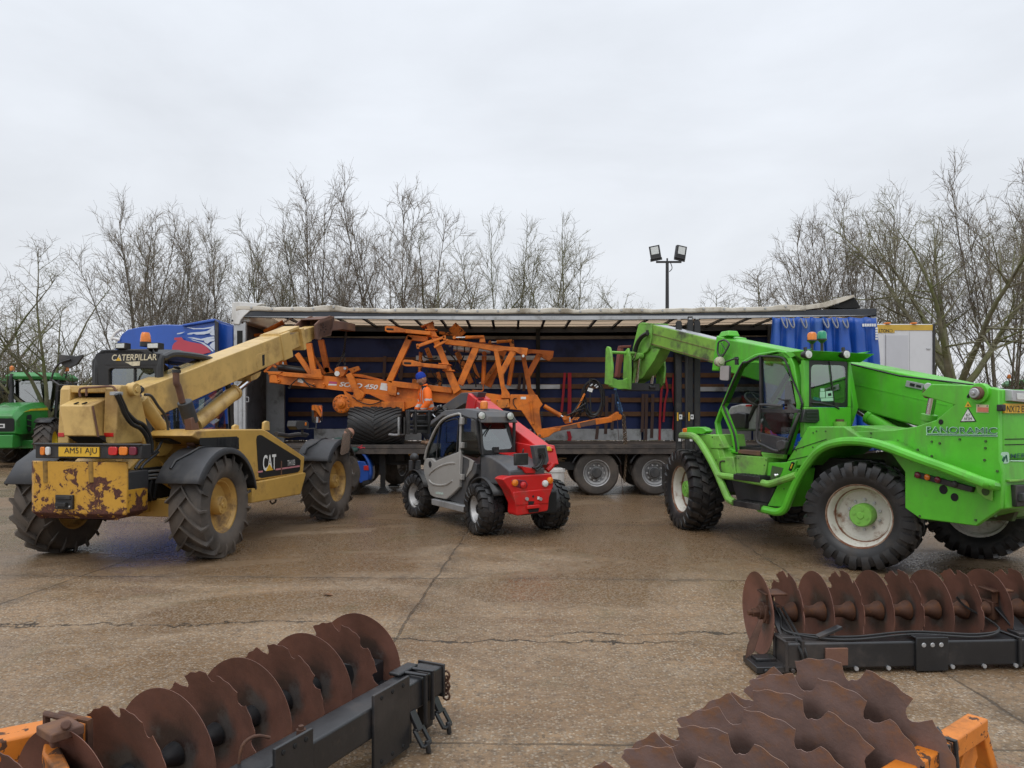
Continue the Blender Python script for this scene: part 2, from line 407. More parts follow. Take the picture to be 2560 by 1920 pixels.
def put_wheel(fr, kit, x, y, R, steer=0., spin=0., label=None):
    side = 1 if y > 0 else -1
    w = empty('wheel', (x, y, R), (0 if side > 0 else math.pi)+R_(steer), fr.root)
    if label: w['label'] = label
    for nm, me in zip(('tyre', 'rim', 'hub'), kit):
        o = inst(nm, me, w); o.rotation_euler.y = spin
    return w
# ---------------------------------------------------------------- sky, light, camera
w = bpy.data.worlds.new("World"); sc.world = w; w.use_nodes = True
nt = NT(w.node_tree); bg = w.node_tree.nodes['Background']
SUN_EL, SUN_AZ = 52, 205
sky = nt.node('ShaderNodeTexSky', sky_type='NISHITA', sun_disc=False)
sky.sun_elevation = R_(SUN_EL); sky.sun_rotation = R_(SUN_AZ); sky.dust_density = 4; sky.air_density = 1.2
gen = nt.node('ShaderNodeTexCoord').outputs['Generated']
sep = nt.node('ShaderNodeSeparateXYZ'); nt.l.new(gen, sep.inputs[0])
z = nt.math('MAXIMUM', sep.outputs[2], 0.0)
cl = nt.noise(nt.stretch(gen, 1.0, 1.0, 2.6), 2.1, 6, .5, .4)
cl2 = nt.noise(nt.stretch(gen, 1.0, 1.0, 3.0), 5.5, 5, .55, .3)
k = nt.math('ADD', nt.math('MULTIPLY', nt.math('SUBTRACT', cl, .5), .46), nt.math('MULTIPLY', nt.math('SUBTRACT', cl2, .5), .12))
grad = nt.mixf(nt.step(z, 0.0, .55), 9.0, 9.9)
grad = nt.mixf(nt.step(z, .45, 1.0), grad, 18.0)
lum = nt.math('MULTIPLY', grad, nt.math('ADD', 1.0, k))
tint = nt.mix(nt.step(z, .0, .5), (.925, .955, 1.0), (.885, .930, 1.0))
cloud = nt.node('ShaderNodeVectorMath', operation='SCALE'); nt.l.new(tint, cloud.inputs[0]); nt.l.new(lum, cloud.inputs['Scale'])
nt.l.new(nt.mix(.93, sky.outputs[0], cloud.outputs[0]), bg.inputs[0])      # a thick cloud layer over the sky
bg.inputs[1].default_value = .10
sd = bpy.data.lights.new('sun', 'SUN'); sd.energy = .8; sd.angle = R_(40); sd.color = (1, .97, .93)
so = bpy.data.objects.new('sun', sd); COL.objects.link(so)
so.rotation_euler = (R_(90-SUN_EL), 0, R_(180-SUN_AZ)); so.location = (0, 0, 30)
cd = bpy.data.cameras.new('camera'); cam = bpy.data.objects.new('camera', cd); COL.objects.link(cam)
cam.location = CAM; cam.rotation_euler = (R_(90), 0, 0)
cd.sensor_width = 36; cd.lens = F/2560*36; cd.shift_y = (HZ-960)/2560; cd.clip_end = 2000
sc.camera = cam
sc.view_settings.view_transform = 'Standard'; sc.view_settings.look = 'None'; sc.view_settings.gamma = 1; sc.view_settings.exposure = 0
sc.cycles.use_denoising = True
sc.cycles.max_bounces = 6; sc.cycles.transparent_max_bounces = 12; sc.cycles.glossy_bounces = 4; sc.cycles.diffuse_bounces = 3
sc.cycles.caustics_reflective = False; sc.cycles.caustics_refractive = False
# ---------------------------------------------------------------- the yard
def ground_material():
    m, nt, b = newmat('wet_concrete')
    co = nt.objco()
    sp = nt.node('ShaderNodeSeparateXYZ'); nt.l.new(co, sp.inputs[0]); X, Y = sp.outputs[0], sp.outputs[1]
    # exposed stones
    v1 = nt.vor(co, 48, 'Distance'); v1c = nt.vor(co, 48, 'Color')
    v2 = nt.vor(co, 27, 'Distance'); v2c = nt.vor(co, 27, 'Color')
    big = nt.noise(co, .55, 5, .6, .6); mid = nt.noise(co, 2.3, 6, .65, .4); fine = nt.noise(co, 14, 7, .7); grit = nt.noise(co, 110, 3, .6)
    base = nt.mix(nt.step(big, .35, .66), (.265, .164, .084), (.300, .212, .132))
    base = nt.mix(nt.step(mid, .38, .72), base, (.200, .126, .064))
    base = nt.mix(nt.math('MULTIPLY', nt.step(fine, .44, .70), .75), base, (.095, .073, .054))
    s1 = nt.node('ShaderNodeSeparateColor'); nt.l.new(v1c, s1.inputs[0]); s2 = nt.node('ShaderNodeSeparateColor'); nt.l.new(v2c, s2.inputs[0])
    # slabs differ in tone: longitudinal joints about 3.8 m apart, cross joints about 3.9 m apart
    wob = nt.math('MULTIPLY', nt.math('SUBTRACT', nt.noise(co, 1.6, 5, .6), .5), .22)
    xs = nt.math('SUBTRACT', X, nt.math('MULTIPLY', Y, .045))
    gx = nt.math('DIVIDE', nt.math('ADD', xs, 4.95), 3.8); gy = nt.math('DIVIDE', nt.math('SUBTRACT', nt.math('ADD', Y, nt.math('MULTIPLY', X, .03)), 3.85), 3.92)
    ix, iy = nt.math('FLOOR', gx), nt.math('FLOOR', gy)
    cb = nt.node('ShaderNodeCombineXYZ'); nt.l.new(ix, cb.inputs[0]); nt.l.new(iy, cb.inputs[1])
    wn = nt.node('ShaderNodeTexWhiteNoise', noise_dimensions='2D'); nt.l.new(cb.outputs[0], wn.inputs['Vector'])
    slab = nt.math('MULTIPLY', nt.math('SUBTRACT', wn.outputs['Value'], .5), 1.0)
    stone = nt.mix(s1.outputs[0], (.10, .074, .052), (.54, .46, .36))
    cover = nt.math('MULTIPLY', nt.step(v1, .62, .30), nt.step(nt.math('ADD', nt.math('ADD', mid, nt.math('MULTIPLY', s1.outputs[1], .7)), nt.math('MULTIPLY', slab, .25)), .50, .85))
    c = nt.mix(nt.math('MULTIPLY', cover, .62), base, stone)
    pale = nt.math('MULTIPLY', nt.step(s2.outputs[0], .90, .94), nt.step(v2, .32, .2))
    c = nt.mix(nt.math('MULTIPLY', pale, .55), c, (.50, .42, .31))
    c = nt.mix(nt.math('MULTIPLY', nt.step(grit, .48, .72), .55), c, (.06, .047, .037))
    hs = nt.node('ShaderNodeHueSaturation'); nt.l.new(c, hs.inputs['Color']); nt.put(hs.inputs['Value'], nt.math('ADD', 1.0, nt.math('MULTIPLY', slab, .22)))
    c = hs.outputs[0]
    # standing damp: darker and shinier in drifting patches, wetter under the machines' tracks
    damp = nt.noise(nt.stretch(co, .55, 1.0, 1), .62, 6, .62, .8)
    far = nt.step(Y, 5.5, 10.5)
    wet = nt.step(nt.math('ADD', nt.math('ADD', damp, nt.math('MULTIPLY', slab, .12)), nt.math('MULTIPLY', far, .20)), .46, .66)
    wet = nt.math('MULTIPLY', wet, nt.math('SUBTRACT', 1.0, nt.math('MULTIPLY', cover, .35)))
    c = nt.mix(nt.math('MULTIPLY', wet, .54), c, (.125, .070, .031))
    alg = nt.math('MULTIPLY', nt.step(nt.noise(co, .9, 5, .6, 1.0), .55, .7), .3)
    c = nt.mix(alg, c, (.105, .095, .045))
    # joints and cracks
    def fr(g): return nt.math('ABSOLUTE', nt.math('SUBTRACT', nt.math('FRACT', nt.math('ADD', g, .5)), .5))
    jx = nt.math('MULTIPLY', fr(nt.math('ADD', gx, nt.math('MULTIPLY', wob, .12))), 3.8)
    jy = nt.math('MULTIPLY', fr(nt.math('ADD', gy, nt.math('MULTIPLY', wob, .12))), 3.92)
    jw = nt.math('MULTIPLY', nt.math('SUBTRACT', nt.noise(co, 2.2, 6, .7), .30), .022)
    def lin(d, k=1.0): return nt.math('MULTIPLY', nt.step(nt.math('SUBTRACT', d, jw), .010, .0), k)
    crack = nt.math('MAXIMUM', lin(jx, .62), lin(jy, .62))
    for (x0, x1, y0, sl, amp) in ((-1.4, 1.35, 5.62, -.05, .5), (-4.5, -1.5, 6.25, .05, .7), (.3, 2.1, 5.78, .02, .5)):
        wv = nt.math('MULTIPLY', nt.math('SUBTRACT', nt.noise(co, 2.4, 7, .65), .5), amp)
        d = nt.math('ABSOLUTE', nt.math('ADD', nt.math('SUBTRACT', nt.math('SUBTRACT', Y, nt.math('MULTIPLY', X, sl)), y0), wv))
        rng = nt.math('MULTIPLY', nt.step(X, x0-.2, x0+.3), nt.step(X, x1+.2, x1-.3))
        crack = nt.math('MAXIMUM', crack, nt.math('MULTIPLY', nt.step(nt.math('SUBTRACT', d, nt.math('MULTIPLY', jw, 1.3)), .014, .0), nt.math('MULTIPLY', rng, .9)))
    c = nt.mix(nt.math('MULTIPLY', crack, nt.step(nt.noise(co, 1.1, 5, .6), .30, .52)), c, (.034, .027, .020))
    seep = nt.math('MULTIPLY', nt.step(nt.math('MINIMUM', jx, jy), .22, .0), .35)
    c = nt.mix(nt.math('MULTIPLY', seep, nt.step(mid, .4, .6)), c, (.06, .05, .04))
    red = nt.node('ShaderNodeVectorMath', operation='DISTANCE'); nt.l.new(co, red.inputs[0]); red.inputs[1].default_value = (2.35, 3.3, 0)
    rs = nt.math('MULTIPLY', nt.step(nt.math('ADD', red.outputs['Value'], nt.math('MULTIPLY', nt.math('SUBTRACT', fine, .5), .7)), .42, .10), .62)
    c = nt.mix(rs, c, (.17, .038, .028))       # spilt red marker paint
    nt.put(b.inputs['Base Color'], c)
    rg = nt.mixf(wet, .64, .22)
    rg = nt.mixf(nt.math('MULTIPLY', cover, .5), rg, .6)
    rg = nt.math('ADD', rg, nt.math('MULTIPLY', nt.math('SUBTRACT', fine, .5), .25), clamp=True)
    nt.put(b.inputs['Roughness'], rg)
    b.inputs['Specular IOR Level'].default_value = .24
    h = nt.math('ADD', nt.math('MULTIPLY', nt.math('MULTIPLY', cover, nt.step(v1, .7, 0.)), .8), nt.math('MULTIPLY', fine, .9))
    h = nt.math('ADD', h, nt.math('MULTIPLY', grit, .3))
    h = nt.math('SUBTRACT', nt.math('MULTIPLY', h, nt.math('SUBTRACT', 1.0, nt.math('MULTIPLY', wet, .72))), nt.math('MULTIPLY', crack, 2.2))
    h = nt.math('ADD', h, nt.math('MULTIPLY', mid, .7))
    nt.l.new(nt.bump(h, .75, .011), b.inputs['Normal'])
    return m
g = MB(); g.add([(-300, -40, 0), (300, -40, 0), (300, 600, 0), (-300, 600, 0)], [(0, 1, 2, 3)])
tag(g.build('yard_ground', ground_material()), None, None, kind='structure')
leaf = MB()
lp = [(0, -.05, .004), (.02, -.03, .008), (.034, 0, .014), (.022, .03, .012), (0, .055, .006), (-.02, .03, .016), (-.032, 0, .018), (-.02, -.03, .010)]
leaf.prism(lp, (0, 0, .004))
p = ground_at(820, 1489)
tag(leaf.build('dead_leaf', M('dry_leaf', (.16, .075, .03), .7), loc=p, rz=1.2), 'single brown dead leaf lying on the open concrete', 'leaf')
# ---------------------------------------------------------------- bare winter trees behind the yard
m_bark = M('mossy_bark', (.15, .135, .09), .9, var=.3, vs=3, dirt=(.12, .13, .045), damt=.5, ds=1.2)
m_bark2 = M('grey_bark', (.17, .145, .115), .9, var=.3, vs=3, dirt=(.075, .082, .04), damt=.3, ds=1.5)
m_twig = M('twigs', (.205, .172, .130), .9, var=.3, vs=1.5)
m_twig2 = M('olive_twigs', (.205, .19, .115), .9, var=.3, vs=1.5)
def perp(d, rnd):
    u = d.orthogonal().normalized(); w = d.cross(u); a = rnd.uniform(0, 6.283)
    return u*math.cos(a)+w*math.sin(a)
def branch(mb, rnd, p, d, L, r0, r1, nseg, wander, lift, n):
    pts = [p]; d = d.normalized()
    for i in range(nseg):
        d = (d+perp(d, rnd)*rnd.uniform(0, wander)+V((0, 0, lift))).normalized()
        pts.append(pts[-1]+d*L/nseg)
    rs = [r0+(r1-r0)*(i/nseg)**.8 for i in range(nseg+1)]
    mb.tube(pts, rs, n, caps=False)
    return pts, rs
def tree_meshes(seed, H, spread, nst, style):
    rnd = random.Random(seed); tr = MB(); cr = MB()
    gn = style == 'gnarl'
    def child(p, d, L, r, lvl):
        mb, ns, wd, lf, n = ((tr, 6, .13, .03, 5), (cr, 4, .17, .03, 4), (cr, 3, .20, .03, 3), (cr, 2, .2, .02, 3))[lvl-1]
        if gn: wd *= 1.5; lf *= .6
        pts, rs = branch(mb, rnd, p, d, L, r, r*(.3 if lvl < 3 else .55), ns, wd, lf, n)
        k = (max(3, int(L*2.7)), max(3, int(L*4.6)), int(L*4.2), 0)[lvl-1]
        for j in range(k):
            t = rnd.uniform(.15, 1.0); i = min(int(t*(len(pts)-1)), len(pts)-2); q = pts[i].lerp(pts[i+1], t*(len(pts)-1)-i)
            dd = (pts[i+1]-pts[i]).normalized(); a = R_(rnd.uniform(22, 50) if not gn else rnd.uniform(30, 75))
            nd = dd*math.cos(a)+perp(dd, rnd)*math.sin(a)
            if lvl == 1: child(q, nd, L*rnd.uniform(.30, .52)*(1.2-.45*t), max(.010, rs[i]*.5), 2)
            elif lvl == 2: child(q, nd, max(.35, L*rnd.uniform(.35, .6)), .0072, 3)
            else: child(q, nd, rnd.uniform(.22, .5), .0048, 4)
    stems = []
    if gn:
        pts, rs = branch(tr, rnd, V((0, 0, 0)), V((rnd.uniform(-.1, .1), 0, 1)), H*.24, H*.022, H*.018, 5, .06, .1, 8)
        for i in range(nst):
            a = 6.283*i/nst+rnd.uniform(-.4, .4); tl = rnd.uniform(.35, .95)
            stems.append((pts[-1-rnd.randint(0, 1)], V((math.cos(a)*tl, math.sin(a)*tl, 1)), H*rnd.uniform(.52, .80), H*.0115))
    else:
        for i in range(nst):                                   # several stems from one stool, leaning out like a fan
            a = 6.283*i*.382*2.0+rnd.uniform(-.4, .4); u = ((i+.5)/nst)**.6; tl = u*spread/H*rnd.uniform(.85, 1.15)
            stems.append((V((math.cos(a)*.2, math.sin(a)*.2, 0)), V((math.cos(a)*tl, math.sin(a)*tl, 1)), H*(1.03-.26*u*u)*rnd.uniform(.90, 1.04), H*rnd.uniform(.0055, .0088)))
    for p, d, L, r in stems:
        pts, rs = branch(tr, rnd, p, d, L, r, .010, 14, .085 if not gn else .19, -.004 if not gn else .0, 6)
        k = int(L*(2.1 if not gn else 2.6))
        for j in range(k):
            t = rnd.uniform(.30 if not gn else .16, 1.0)**.8; i = min(int(t*14), 13); q = pts[i].lerp(pts[i+1], t*14-i)
            dd = (pts[i+1]-pts[i]).normalized(); a = R_(rnd.uniform(20, 48)) if not gn else R_(rnd.uniform(35, 75))
            nd = dd*math.cos(a)+perp(dd, rnd)*math.sin(a)
            child(q, nd, (L*.27*(1.12-t)+.6)*rnd.uniform(.7, 1.2), max(.014, rs[i]*.5), 1)
    return tr, cr
VAR = []
for i, (H, sp, ns, st, bm_, tm_) in enumerate(((11, 3.6, 9, 'fan', m_bark2, m_twig), (11, 2.9, 6, 'fan', m_bark, m_twig2), (11, 4.2, 10, 'fan', m_bark2, m_twig),
        (9, 5.5, 6, 'gnarl', m_bark, m_twig), (11, 2.6, 5, 'fan', m_bark, m_twig2), (11, 5.5, 6, 'gnarl', m_bark, m_twig2))):
    tr, cr = tree_meshes(40+i, H, sp, ns, st)
    zs = sorted(v[2] for v in cr.v+tr.v); VAR.append((tr.mesh('trunk', bm_, fix=False, ang=80), cr.mesh('crown', tm_, fix=False, ang=180), zs[-1]*.985))
def tree(v, px, Y, top, rz, label, sx=1.0, group='bare trees behind the yard'):
    tm, cm, H = VAR[v]; X = (px-1280)*Y/F; h = CH+(HZ-top)*Y/F; s = h/H
    r = empty('bare_tree', (X, Y, 0), rz); r.scale = (s*sx, s*sx, s); tag(r, label, 'tree', group)
    inst('trunk', tm, r); inst('crown', cm, r)
TREES = (
 (3, 128, 27, 585, .4, 'low spreading bare tree with crooked limbs behind the green tractors, farthest left', 1.0),
 (5, -60, 30, 640, 2.0, 'bare tree cut by the left edge of the picture', 1.0),
 (0, 352, 34, 488, 1.0, 'tall fan shaped bare tree rising left of the blue lorry cab', .95),
 (1, 470, 36, 560, 0.2, 'narrow bare tree directly above the blue lorry cab roof', .8),
 (2, 560, 34, 522, 3.0, 'dense bare tree above the white front corner of the trailer', .85),
 (4, 668, 33, 520, 1.3, 'bare tree with greenish stems just right of the white trailer corner', .95),
 (0, 818, 33, 470, 3.6, 'bushy bare tree reaching high above the yellow boom tip', .9),
 (2, 990, 34, 464, 5.0, 'tallest broad bare tree above the lettered orange beam', .95),
 (5, 1120, 37, 590, 0.5, 'low bare tree with tangled twigs right of the tallest broad tree', .9),
 (1, 1262, 36, 535, 5.6, 'light airy bare tree above the middle of the trailer roof', .85),
 (4, 1392, 35, 522, 2.2, 'last bare tree of the left row, thin twigs against open sky', 1.05),
 (0, 2030, 33, 540, 0.3, 'bare tree above the blue bunched curtain of the trailer', 1.0),
 (2, 2150, 31, 462, 1.9, 'broad bare tree above the white box body', .85),
 (5, 2385, 27, 412, 0.9, 'big bare tree with thick mossy limbs right of the white box body', 1.0),
 (1, 2290, 34, 455, 3.3, 'upright bare tree just behind the big mossy one', .9),
 (2, 2515, 29, 405, 4.4, 'tall bare tree at the right edge of the picture', .95),
 (4, 2610, 33, 440, 2.8, 'bare tree mostly cut by the right edge of the picture', 1.0),
 (3, 1925, 40, 640, 4.0, 'low bare tree with drooping twigs behind the curtain end of the trailer', 1.25),
 (3, 1760, 44, 705, 1.2, 'low far bare tree right of the floodlight pole', 1.2),
 (5, 1640, 46, 715, 2.6, 'low far bare tree around the floodlight pole', 1.2),
 (3, 30, 36, 690, 5.2, 'small bare tree deep in the thicket behind the tractors', 1.2),
)
for a in TREES: tree(*a)
# the tangle of brambles and saplings under the trees
rnd = random.Random(9); br = MB()
def tangle(x0, x1, y0, y1, h, n):
    for _ in range(n):
        X = rnd.uniform(x0, x1); Y = rnd.uniform(y0, y1); a = rnd.uniform(0, 6.283); l = rnd.uniform(.4, 1.0)*h
        p = V((X, Y, rnd.uniform(-.05, .55*h))); d = V((math.cos(a)*rnd.uniform(.2, 1.3), math.sin(a)*rnd.uniform(.1, .8), rnd.uniform(.3, 1.2))).normalized()
        pts = [p]
        for i in range(4):
            d = (d+V((rnd.uniform(-.3, .3), rnd.uniform(-.3, .3), -.16 if i > 1 else .02))).normalized(); pts.append(pts[-1]+d*l/4)
        br.tube(pts, [.016, .013, .011, .008, .005], 3, caps=False)
tangle(-24, -9, 29, 33, 4.0, 3000); tangle(-20, -9, 27.5, 29.5, 2.8, 1200)
tangle(-9, 10, 31, 35, 3.0, 1500); tangle(9, 27, 28, 32, 3.4, 2600); tangle(-30, 30, 35, 39, 3.6, 2600)
tag(br.build('bramble_thicket', M('bramble_stems', (.165, .120, .075), .9, var=.45, vs=.8, dirt=(.09, .10, .035), damt=.5, ds=.7), fix=False, ang=180), 'brown tangle of brambles and saplings under the bare trees', 'thicket', kind='stuff')
# floodlight mast
P0 = at(1668, HZ, 24.0)
fl = Fr('floodlight_mast', P0.x, 24.0, 0, 'black mast with two floodlight heads rising behind the trailer roof', 'floodlight')
ztop = at(1668, 655, 24).z
mb = MB(); mb.tube([(0, 0, 0), (0, 0, ztop)], [.085, .05], 10); mb.box((0, 0, .03), (.35, .35, .06)); mb.build('pole', m_black, fl.root)
mb = MB(); mb.beam((0, -.46, ztop), (0, .36, ztop), .06, .06); mb.tube([(0, 0, ztop), (0, 0, ztop+.12)], .03, 6); mb.build('crossbar', m_black, fl.root)
mb = MB(); mb.tube(smooth_path([(0, -.10, ztop), (0, -.16, ztop-.2), (-.04, -.06, ztop-.32)]), .014, 5); mb.build('cable', m_hose, fl.root)
for sy, rot, tilt in ((.36, -12, -9), (-.40, 14, 9)):
    mx = Matrix.Translation((0, sy, ztop+.10)) @ Matrix.Rotation(R_(rot), 4, 'Z') @ Matrix.Rotation(R_(tilt), 4, 'X')
    mb = MB(); mb.bx(-.07, .07, -.17, .17, 0, .42, mx); mb.bx(-.02, .02, -.19, .19, -.06, .02, mx); mb.mat(1).bx(-.076, -.07, -.12, .12, .14, .38, mx)
    fh = mb.build('floodlight_head', [m_black, m_lens], fl.root, bevel=.015)
# ---------------------------------------------------------------- curtain sided trailer with its side drawn open
TY = 15.9
tl = Fr('curtain_trailer', 0, TY, 90, 'long curtain sided trailer with white roof edge and its blue curtain bunched at the rear', 'trailer')
rt = tl.root
def L(px, py, d=0.0): return tl.S(px, py, -0.0+d)     # point on a plane d metres behind the open side (local x right, y back, z up)
XL, XR = L(590, 900).x, L(2190, 900).x
ZD = 1.10; DP = 2.5
def roofz(x):                                          # the roof rail sags a little between its ends
    t = (x-XL)/(XR-XL); return 3.985-.085*math.sin(math.pi*min(1, max(0, t)))+.03*t
m_roofskin = M('beige_roof_sheet', (.62, .50, .38), .7, var=.1, vs=.8)  # translucent sheet, beige is its own colour
def add_transl(m, amt):
    nt = NT(m.node_tree); b = m.node_tree.nodes['Principled BSDF']; out = m.node_tree.nodes['Material Output']
    t = nt.node('ShaderNodeBsdfTranslucent'); t.inputs[0].default_value = (.62, .47, .33, 1)
    x = nt.node('ShaderNodeMixShader'); x.inputs[0].default_value = amt
    nt.l.new(b.outputs[0], x.inputs[1]); nt.l.new(t.outputs[0], x.inputs[2]); nt.l.new(x.outputs[0], out.inputs[0])
add_transl(m_roofskin, .5)
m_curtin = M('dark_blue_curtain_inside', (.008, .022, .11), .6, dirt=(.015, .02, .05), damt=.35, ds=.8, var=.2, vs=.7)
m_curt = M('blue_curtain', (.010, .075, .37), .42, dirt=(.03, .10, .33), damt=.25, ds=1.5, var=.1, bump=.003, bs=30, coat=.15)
m_slat = M('timber_side_board', (.155, .075, .034), .75, var=.25, vs=6, dirt=(.08, .045, .025), damt=.35, ds=3)
m_deckwood = M('dirty_deck', (.060, .050, .045), .7, dirt=(.13, .105, .085), damt=.4, ds=2, var=.25, vs=4, bump=.004)
m_tarp = M('creamy_roof_tarp', (.62, .58, .50), .6, dirt=(.30, .26, .20), damt=.35, ds=2.2, var=.06)
m_rail = M('dark_curtain_rail', (.045, .050, .060), .45, .3, dirt=(.09, .09, .09), damt=.25, ds=3)
m_chassis = M('trailer_chassis_black', (.015, .015, .016), .55, dirt=(.045, .038, .03), damt=.4, ds=2)
N = 46
xs = [XL+(XR-XL)*i/N for i in range(N+1)]
# deck
mb = MB(); mb.bx(XL, XR, .02, DP-.02, ZD-.05, ZD); mb.build('deck', m_deckwood, rt)
mb = MB(); mb.bx(XL, XR, -.01, .09, ZD-.20, ZD-.012); mb.bx(XL, XR, -.02, -.01, ZD-.075, ZD-.055)
mb.bx(XL, XR, DP-.09, DP+.01, ZD-.20, ZD-.012); mb.build('side_raves', m_deckwood, rt, bevel=.008)
mb = MB()
for y in (.75, 1.75):
    mb.bx(XL+.2, XR-.1, y-.07, y+.07, .62, .66); mb.bx(XL+.2, XR-.1, y-.012, y+.012, .66, ZD-.06); mb.bx(XL+.2, XR-.1, y-.07, y+.07, ZD-.09, ZD-.052)
i = XL+.5
while i < XR-.2:
    mb.bx(i-.03, i+.03, .1, DP-.1, ZD-.17, ZD-.055); i += .62
mb.build('chassis', m_chassis, rt)
# roof: translucent skin, dark bows, rail, white edge tarp
mb = MB(); mb.loft([[(x, .06, roofz(x)+.02) for x in xs], [(x, DP*.5, roofz(x)+.05) for x in xs], [(x, DP-.06, roofz(x)+.02) for x in xs]], caps=False, closed=False)
mb.build('roof_sheet', m_roofskin, rt)
mb = MB(); mb.loft([[(x, .06, roofz(x)+.03) for x in xs], [(x, DP*.5, roofz(x)+.06) for x in xs], [(x, DP-.06, roofz(x)+.03) for x in xs]], caps=False, closed=False)
bx0 = L(916, 800, 1.2).x
k = -9
while True:
    x = (916-1280)*(TY+1.2)/F+k*.585; k += 1
    if x < XL+.3: continue
    if x > XR-.1: break
    b = MB(); zz = roofz(x); b.beam((x, .08, zz-.015), (x, DP-.08, zz-.015), .055, .045); b.build('roof_bow', m_rail, rt)
mb = MB()
for y in (.55, 1.1, 1.7, 2.2): mb.tube([(x, y, roofz(x)-.022+.006*math.sin(x*5+y)) for x in xs], .006, 4)
mb.build('roof_wires', m_dark, rt)
for y0, nm in ((-.03, 'curtain_rail'), (DP-.07, 'curtain_rail')):
    mb = MB(); sec = lambda x: [(x, y0, roofz(x)-.135), (x, y0+.10, roofz(x)-.135), (x, y0+.10, roofz(x)+.01), (x, y0, roofz(x)+.01)]
    mb.loft([sec(x) for x in xs]); mb.build(nm, m_rail, rt, bevel=.01)
mb = MB(); mb.loft([[(x, -.036, roofz(x)-.148) for x in xs], [(x, -.036, roofz(x)-.136) for x in xs], [(x, -.01, roofz(x)-.136) for x in xs], [(x, -.01, roofz(x)-.148) for x in xs]])
mb.build('rail_lip', m_alu, rt)
mb = MB(); r1 = random.Random(4); rows = []
ph = [r1.uniform(-1, 1) for _ in range(400)]
NX = 150; xx = [XL+.02+(XR-1.55-XL)*i/NX for i in range(NX+1)]
def wav(x): return .010*math.sin(x*3.1+1)+.008*math.sin(x*7.7)+.006*math.sin(x*15.3+2)+.03*max(0, math.sin(x*1.3+.4))**8
lift = lambda x: 0.
for dy, dz in ((-.05, -.012), (-.056, .03), (-.050, .082), (-.038, .094), (.02, .098), (.5, .09)):
    rows.append([(x, dy+wav(x)*.25*(dz < .05), roofz(x)+dz+wav(x)*(1.0 if dz > .05 else .35)+lift(x)*(1 if dy < .4 else .4)) for x in xx])
mb.loft(rows, caps=False, closed=False); ro = mb.build('roof_tarp', m_tarp, rt, ang=18)
so_ = ro.modifiers.new('thick', 'SOLIDIFY'); so_.thickness = .012
mb = MB(); mb.cyl((0, -.012, 0), (0, .014, 0), .022, 10); me_bt = mb.mesh('tarp_button', m_alu)
for j in range(30):
    x = XL+.35+j*.44
    if x < XR-1.6: inst('tarp_button', me_bt, rt, (x, -.063, roofz(x)+.055+wav(x)))
mb = MB(); mb.prism(tl.SP([(1975, 765), (2010, 764), (2060, 756), (2108, 742), (2136, 737), (2137, 742), (2108, 754), (2064, 768), (2010, 775), (1975, 777)], -.05), (0, .35, 0)); mb.build('roof_tarp_flap', m_tarp, rt, bevel=.006)
mb = MB(); mb.prism(tl.SP([(2070, 768), (2108, 755), (2136, 743), (2152, 769), (2110, 771)], .0), (0, .25, 0)); mb.build('flap_underside', m_dark, rt)
# back curtain, its timber and aluminium boards, top header
NB = 180; xb = [XL+(XR-XL)*i/NB for i in range(NB+1)]
fold = lambda x, z: .018*math.sin(x*4.1+z*.6)+.012*math.sin(x*9.7+1.3)
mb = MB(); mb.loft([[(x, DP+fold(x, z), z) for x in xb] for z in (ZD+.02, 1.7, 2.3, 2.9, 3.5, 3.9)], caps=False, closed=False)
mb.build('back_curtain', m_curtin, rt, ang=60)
mb = MB(); mb.loft([[(x, DP-.09, roofz(x)-.02) for x in xs], [(x, DP-.06, roofz(x)-.02) for x in xs], [(x, DP-.06, roofz(x)-.30) for x in xs], [(x, DP-.09, roofz(x)-.30) for x in xs]])
mb.build('header_valance', M('grey_valance', (.12, .105, .09), .7, dirt=(.05, .045, .04), damt=.3), rt)
bw = DP-.06
def zat(py): return CH+(HZ-py)*(TY+bw)/F
for py, th, mm in ((899, .115, m_slat), (938, .115, m_slat), (966, .115, m_slat), (1000, .115, m_slat), (1035, .115, m_slat)):
    z = zat(py); x = XL+.35
    while x < XR-.4:
        x2 = min(x+2.72, XR-.25)
        b = MB(); b.bx(x+.04, x2-.04, bw-.012, bw+.012, z-th/2, z+th/2); b.build('side_board', mm, rt, bevel=.004); x = x2
for (xa, xb_, py) in ((1040, 1375, 895), (1040, 1400, 967), (1750, 1915, 973)):
    z = zat(py); a = at(xa, py, TY+bw-.03).x; b_ = at(xb_, py, TY+bw-.03).x
    b = MB(); b.bx(a, b_, bw-.04, bw-.016, z-.055, z+.055); b.build('aluminium_board', m_alu, rt, bevel=.004)
z1 = ZD+.30; x = XL+1.0
while x < XR-.3:
    x2 = min(x+2.72, XR-.2); b = MB(); b.bx(x+.03, x2-.03, bw-.03, bw+.01, ZD+.02, z1); b.build('aluminium_board', m_alu, rt, bevel=.006); x = x2
for px in (672, 1345, 1690, 1925):
    x = at(px, 900, TY+bw-.1).x if px > 700 else L(700, 900, 1.2).x
    if px > 700:
        b = MB(); b.bx(x-.05, x+.05, bw-.10, bw-.045, ZD, roofz(x)-.03); b.build('side_pillar', m_dark if px != 1925 else m_rail, rt, bevel=.008)
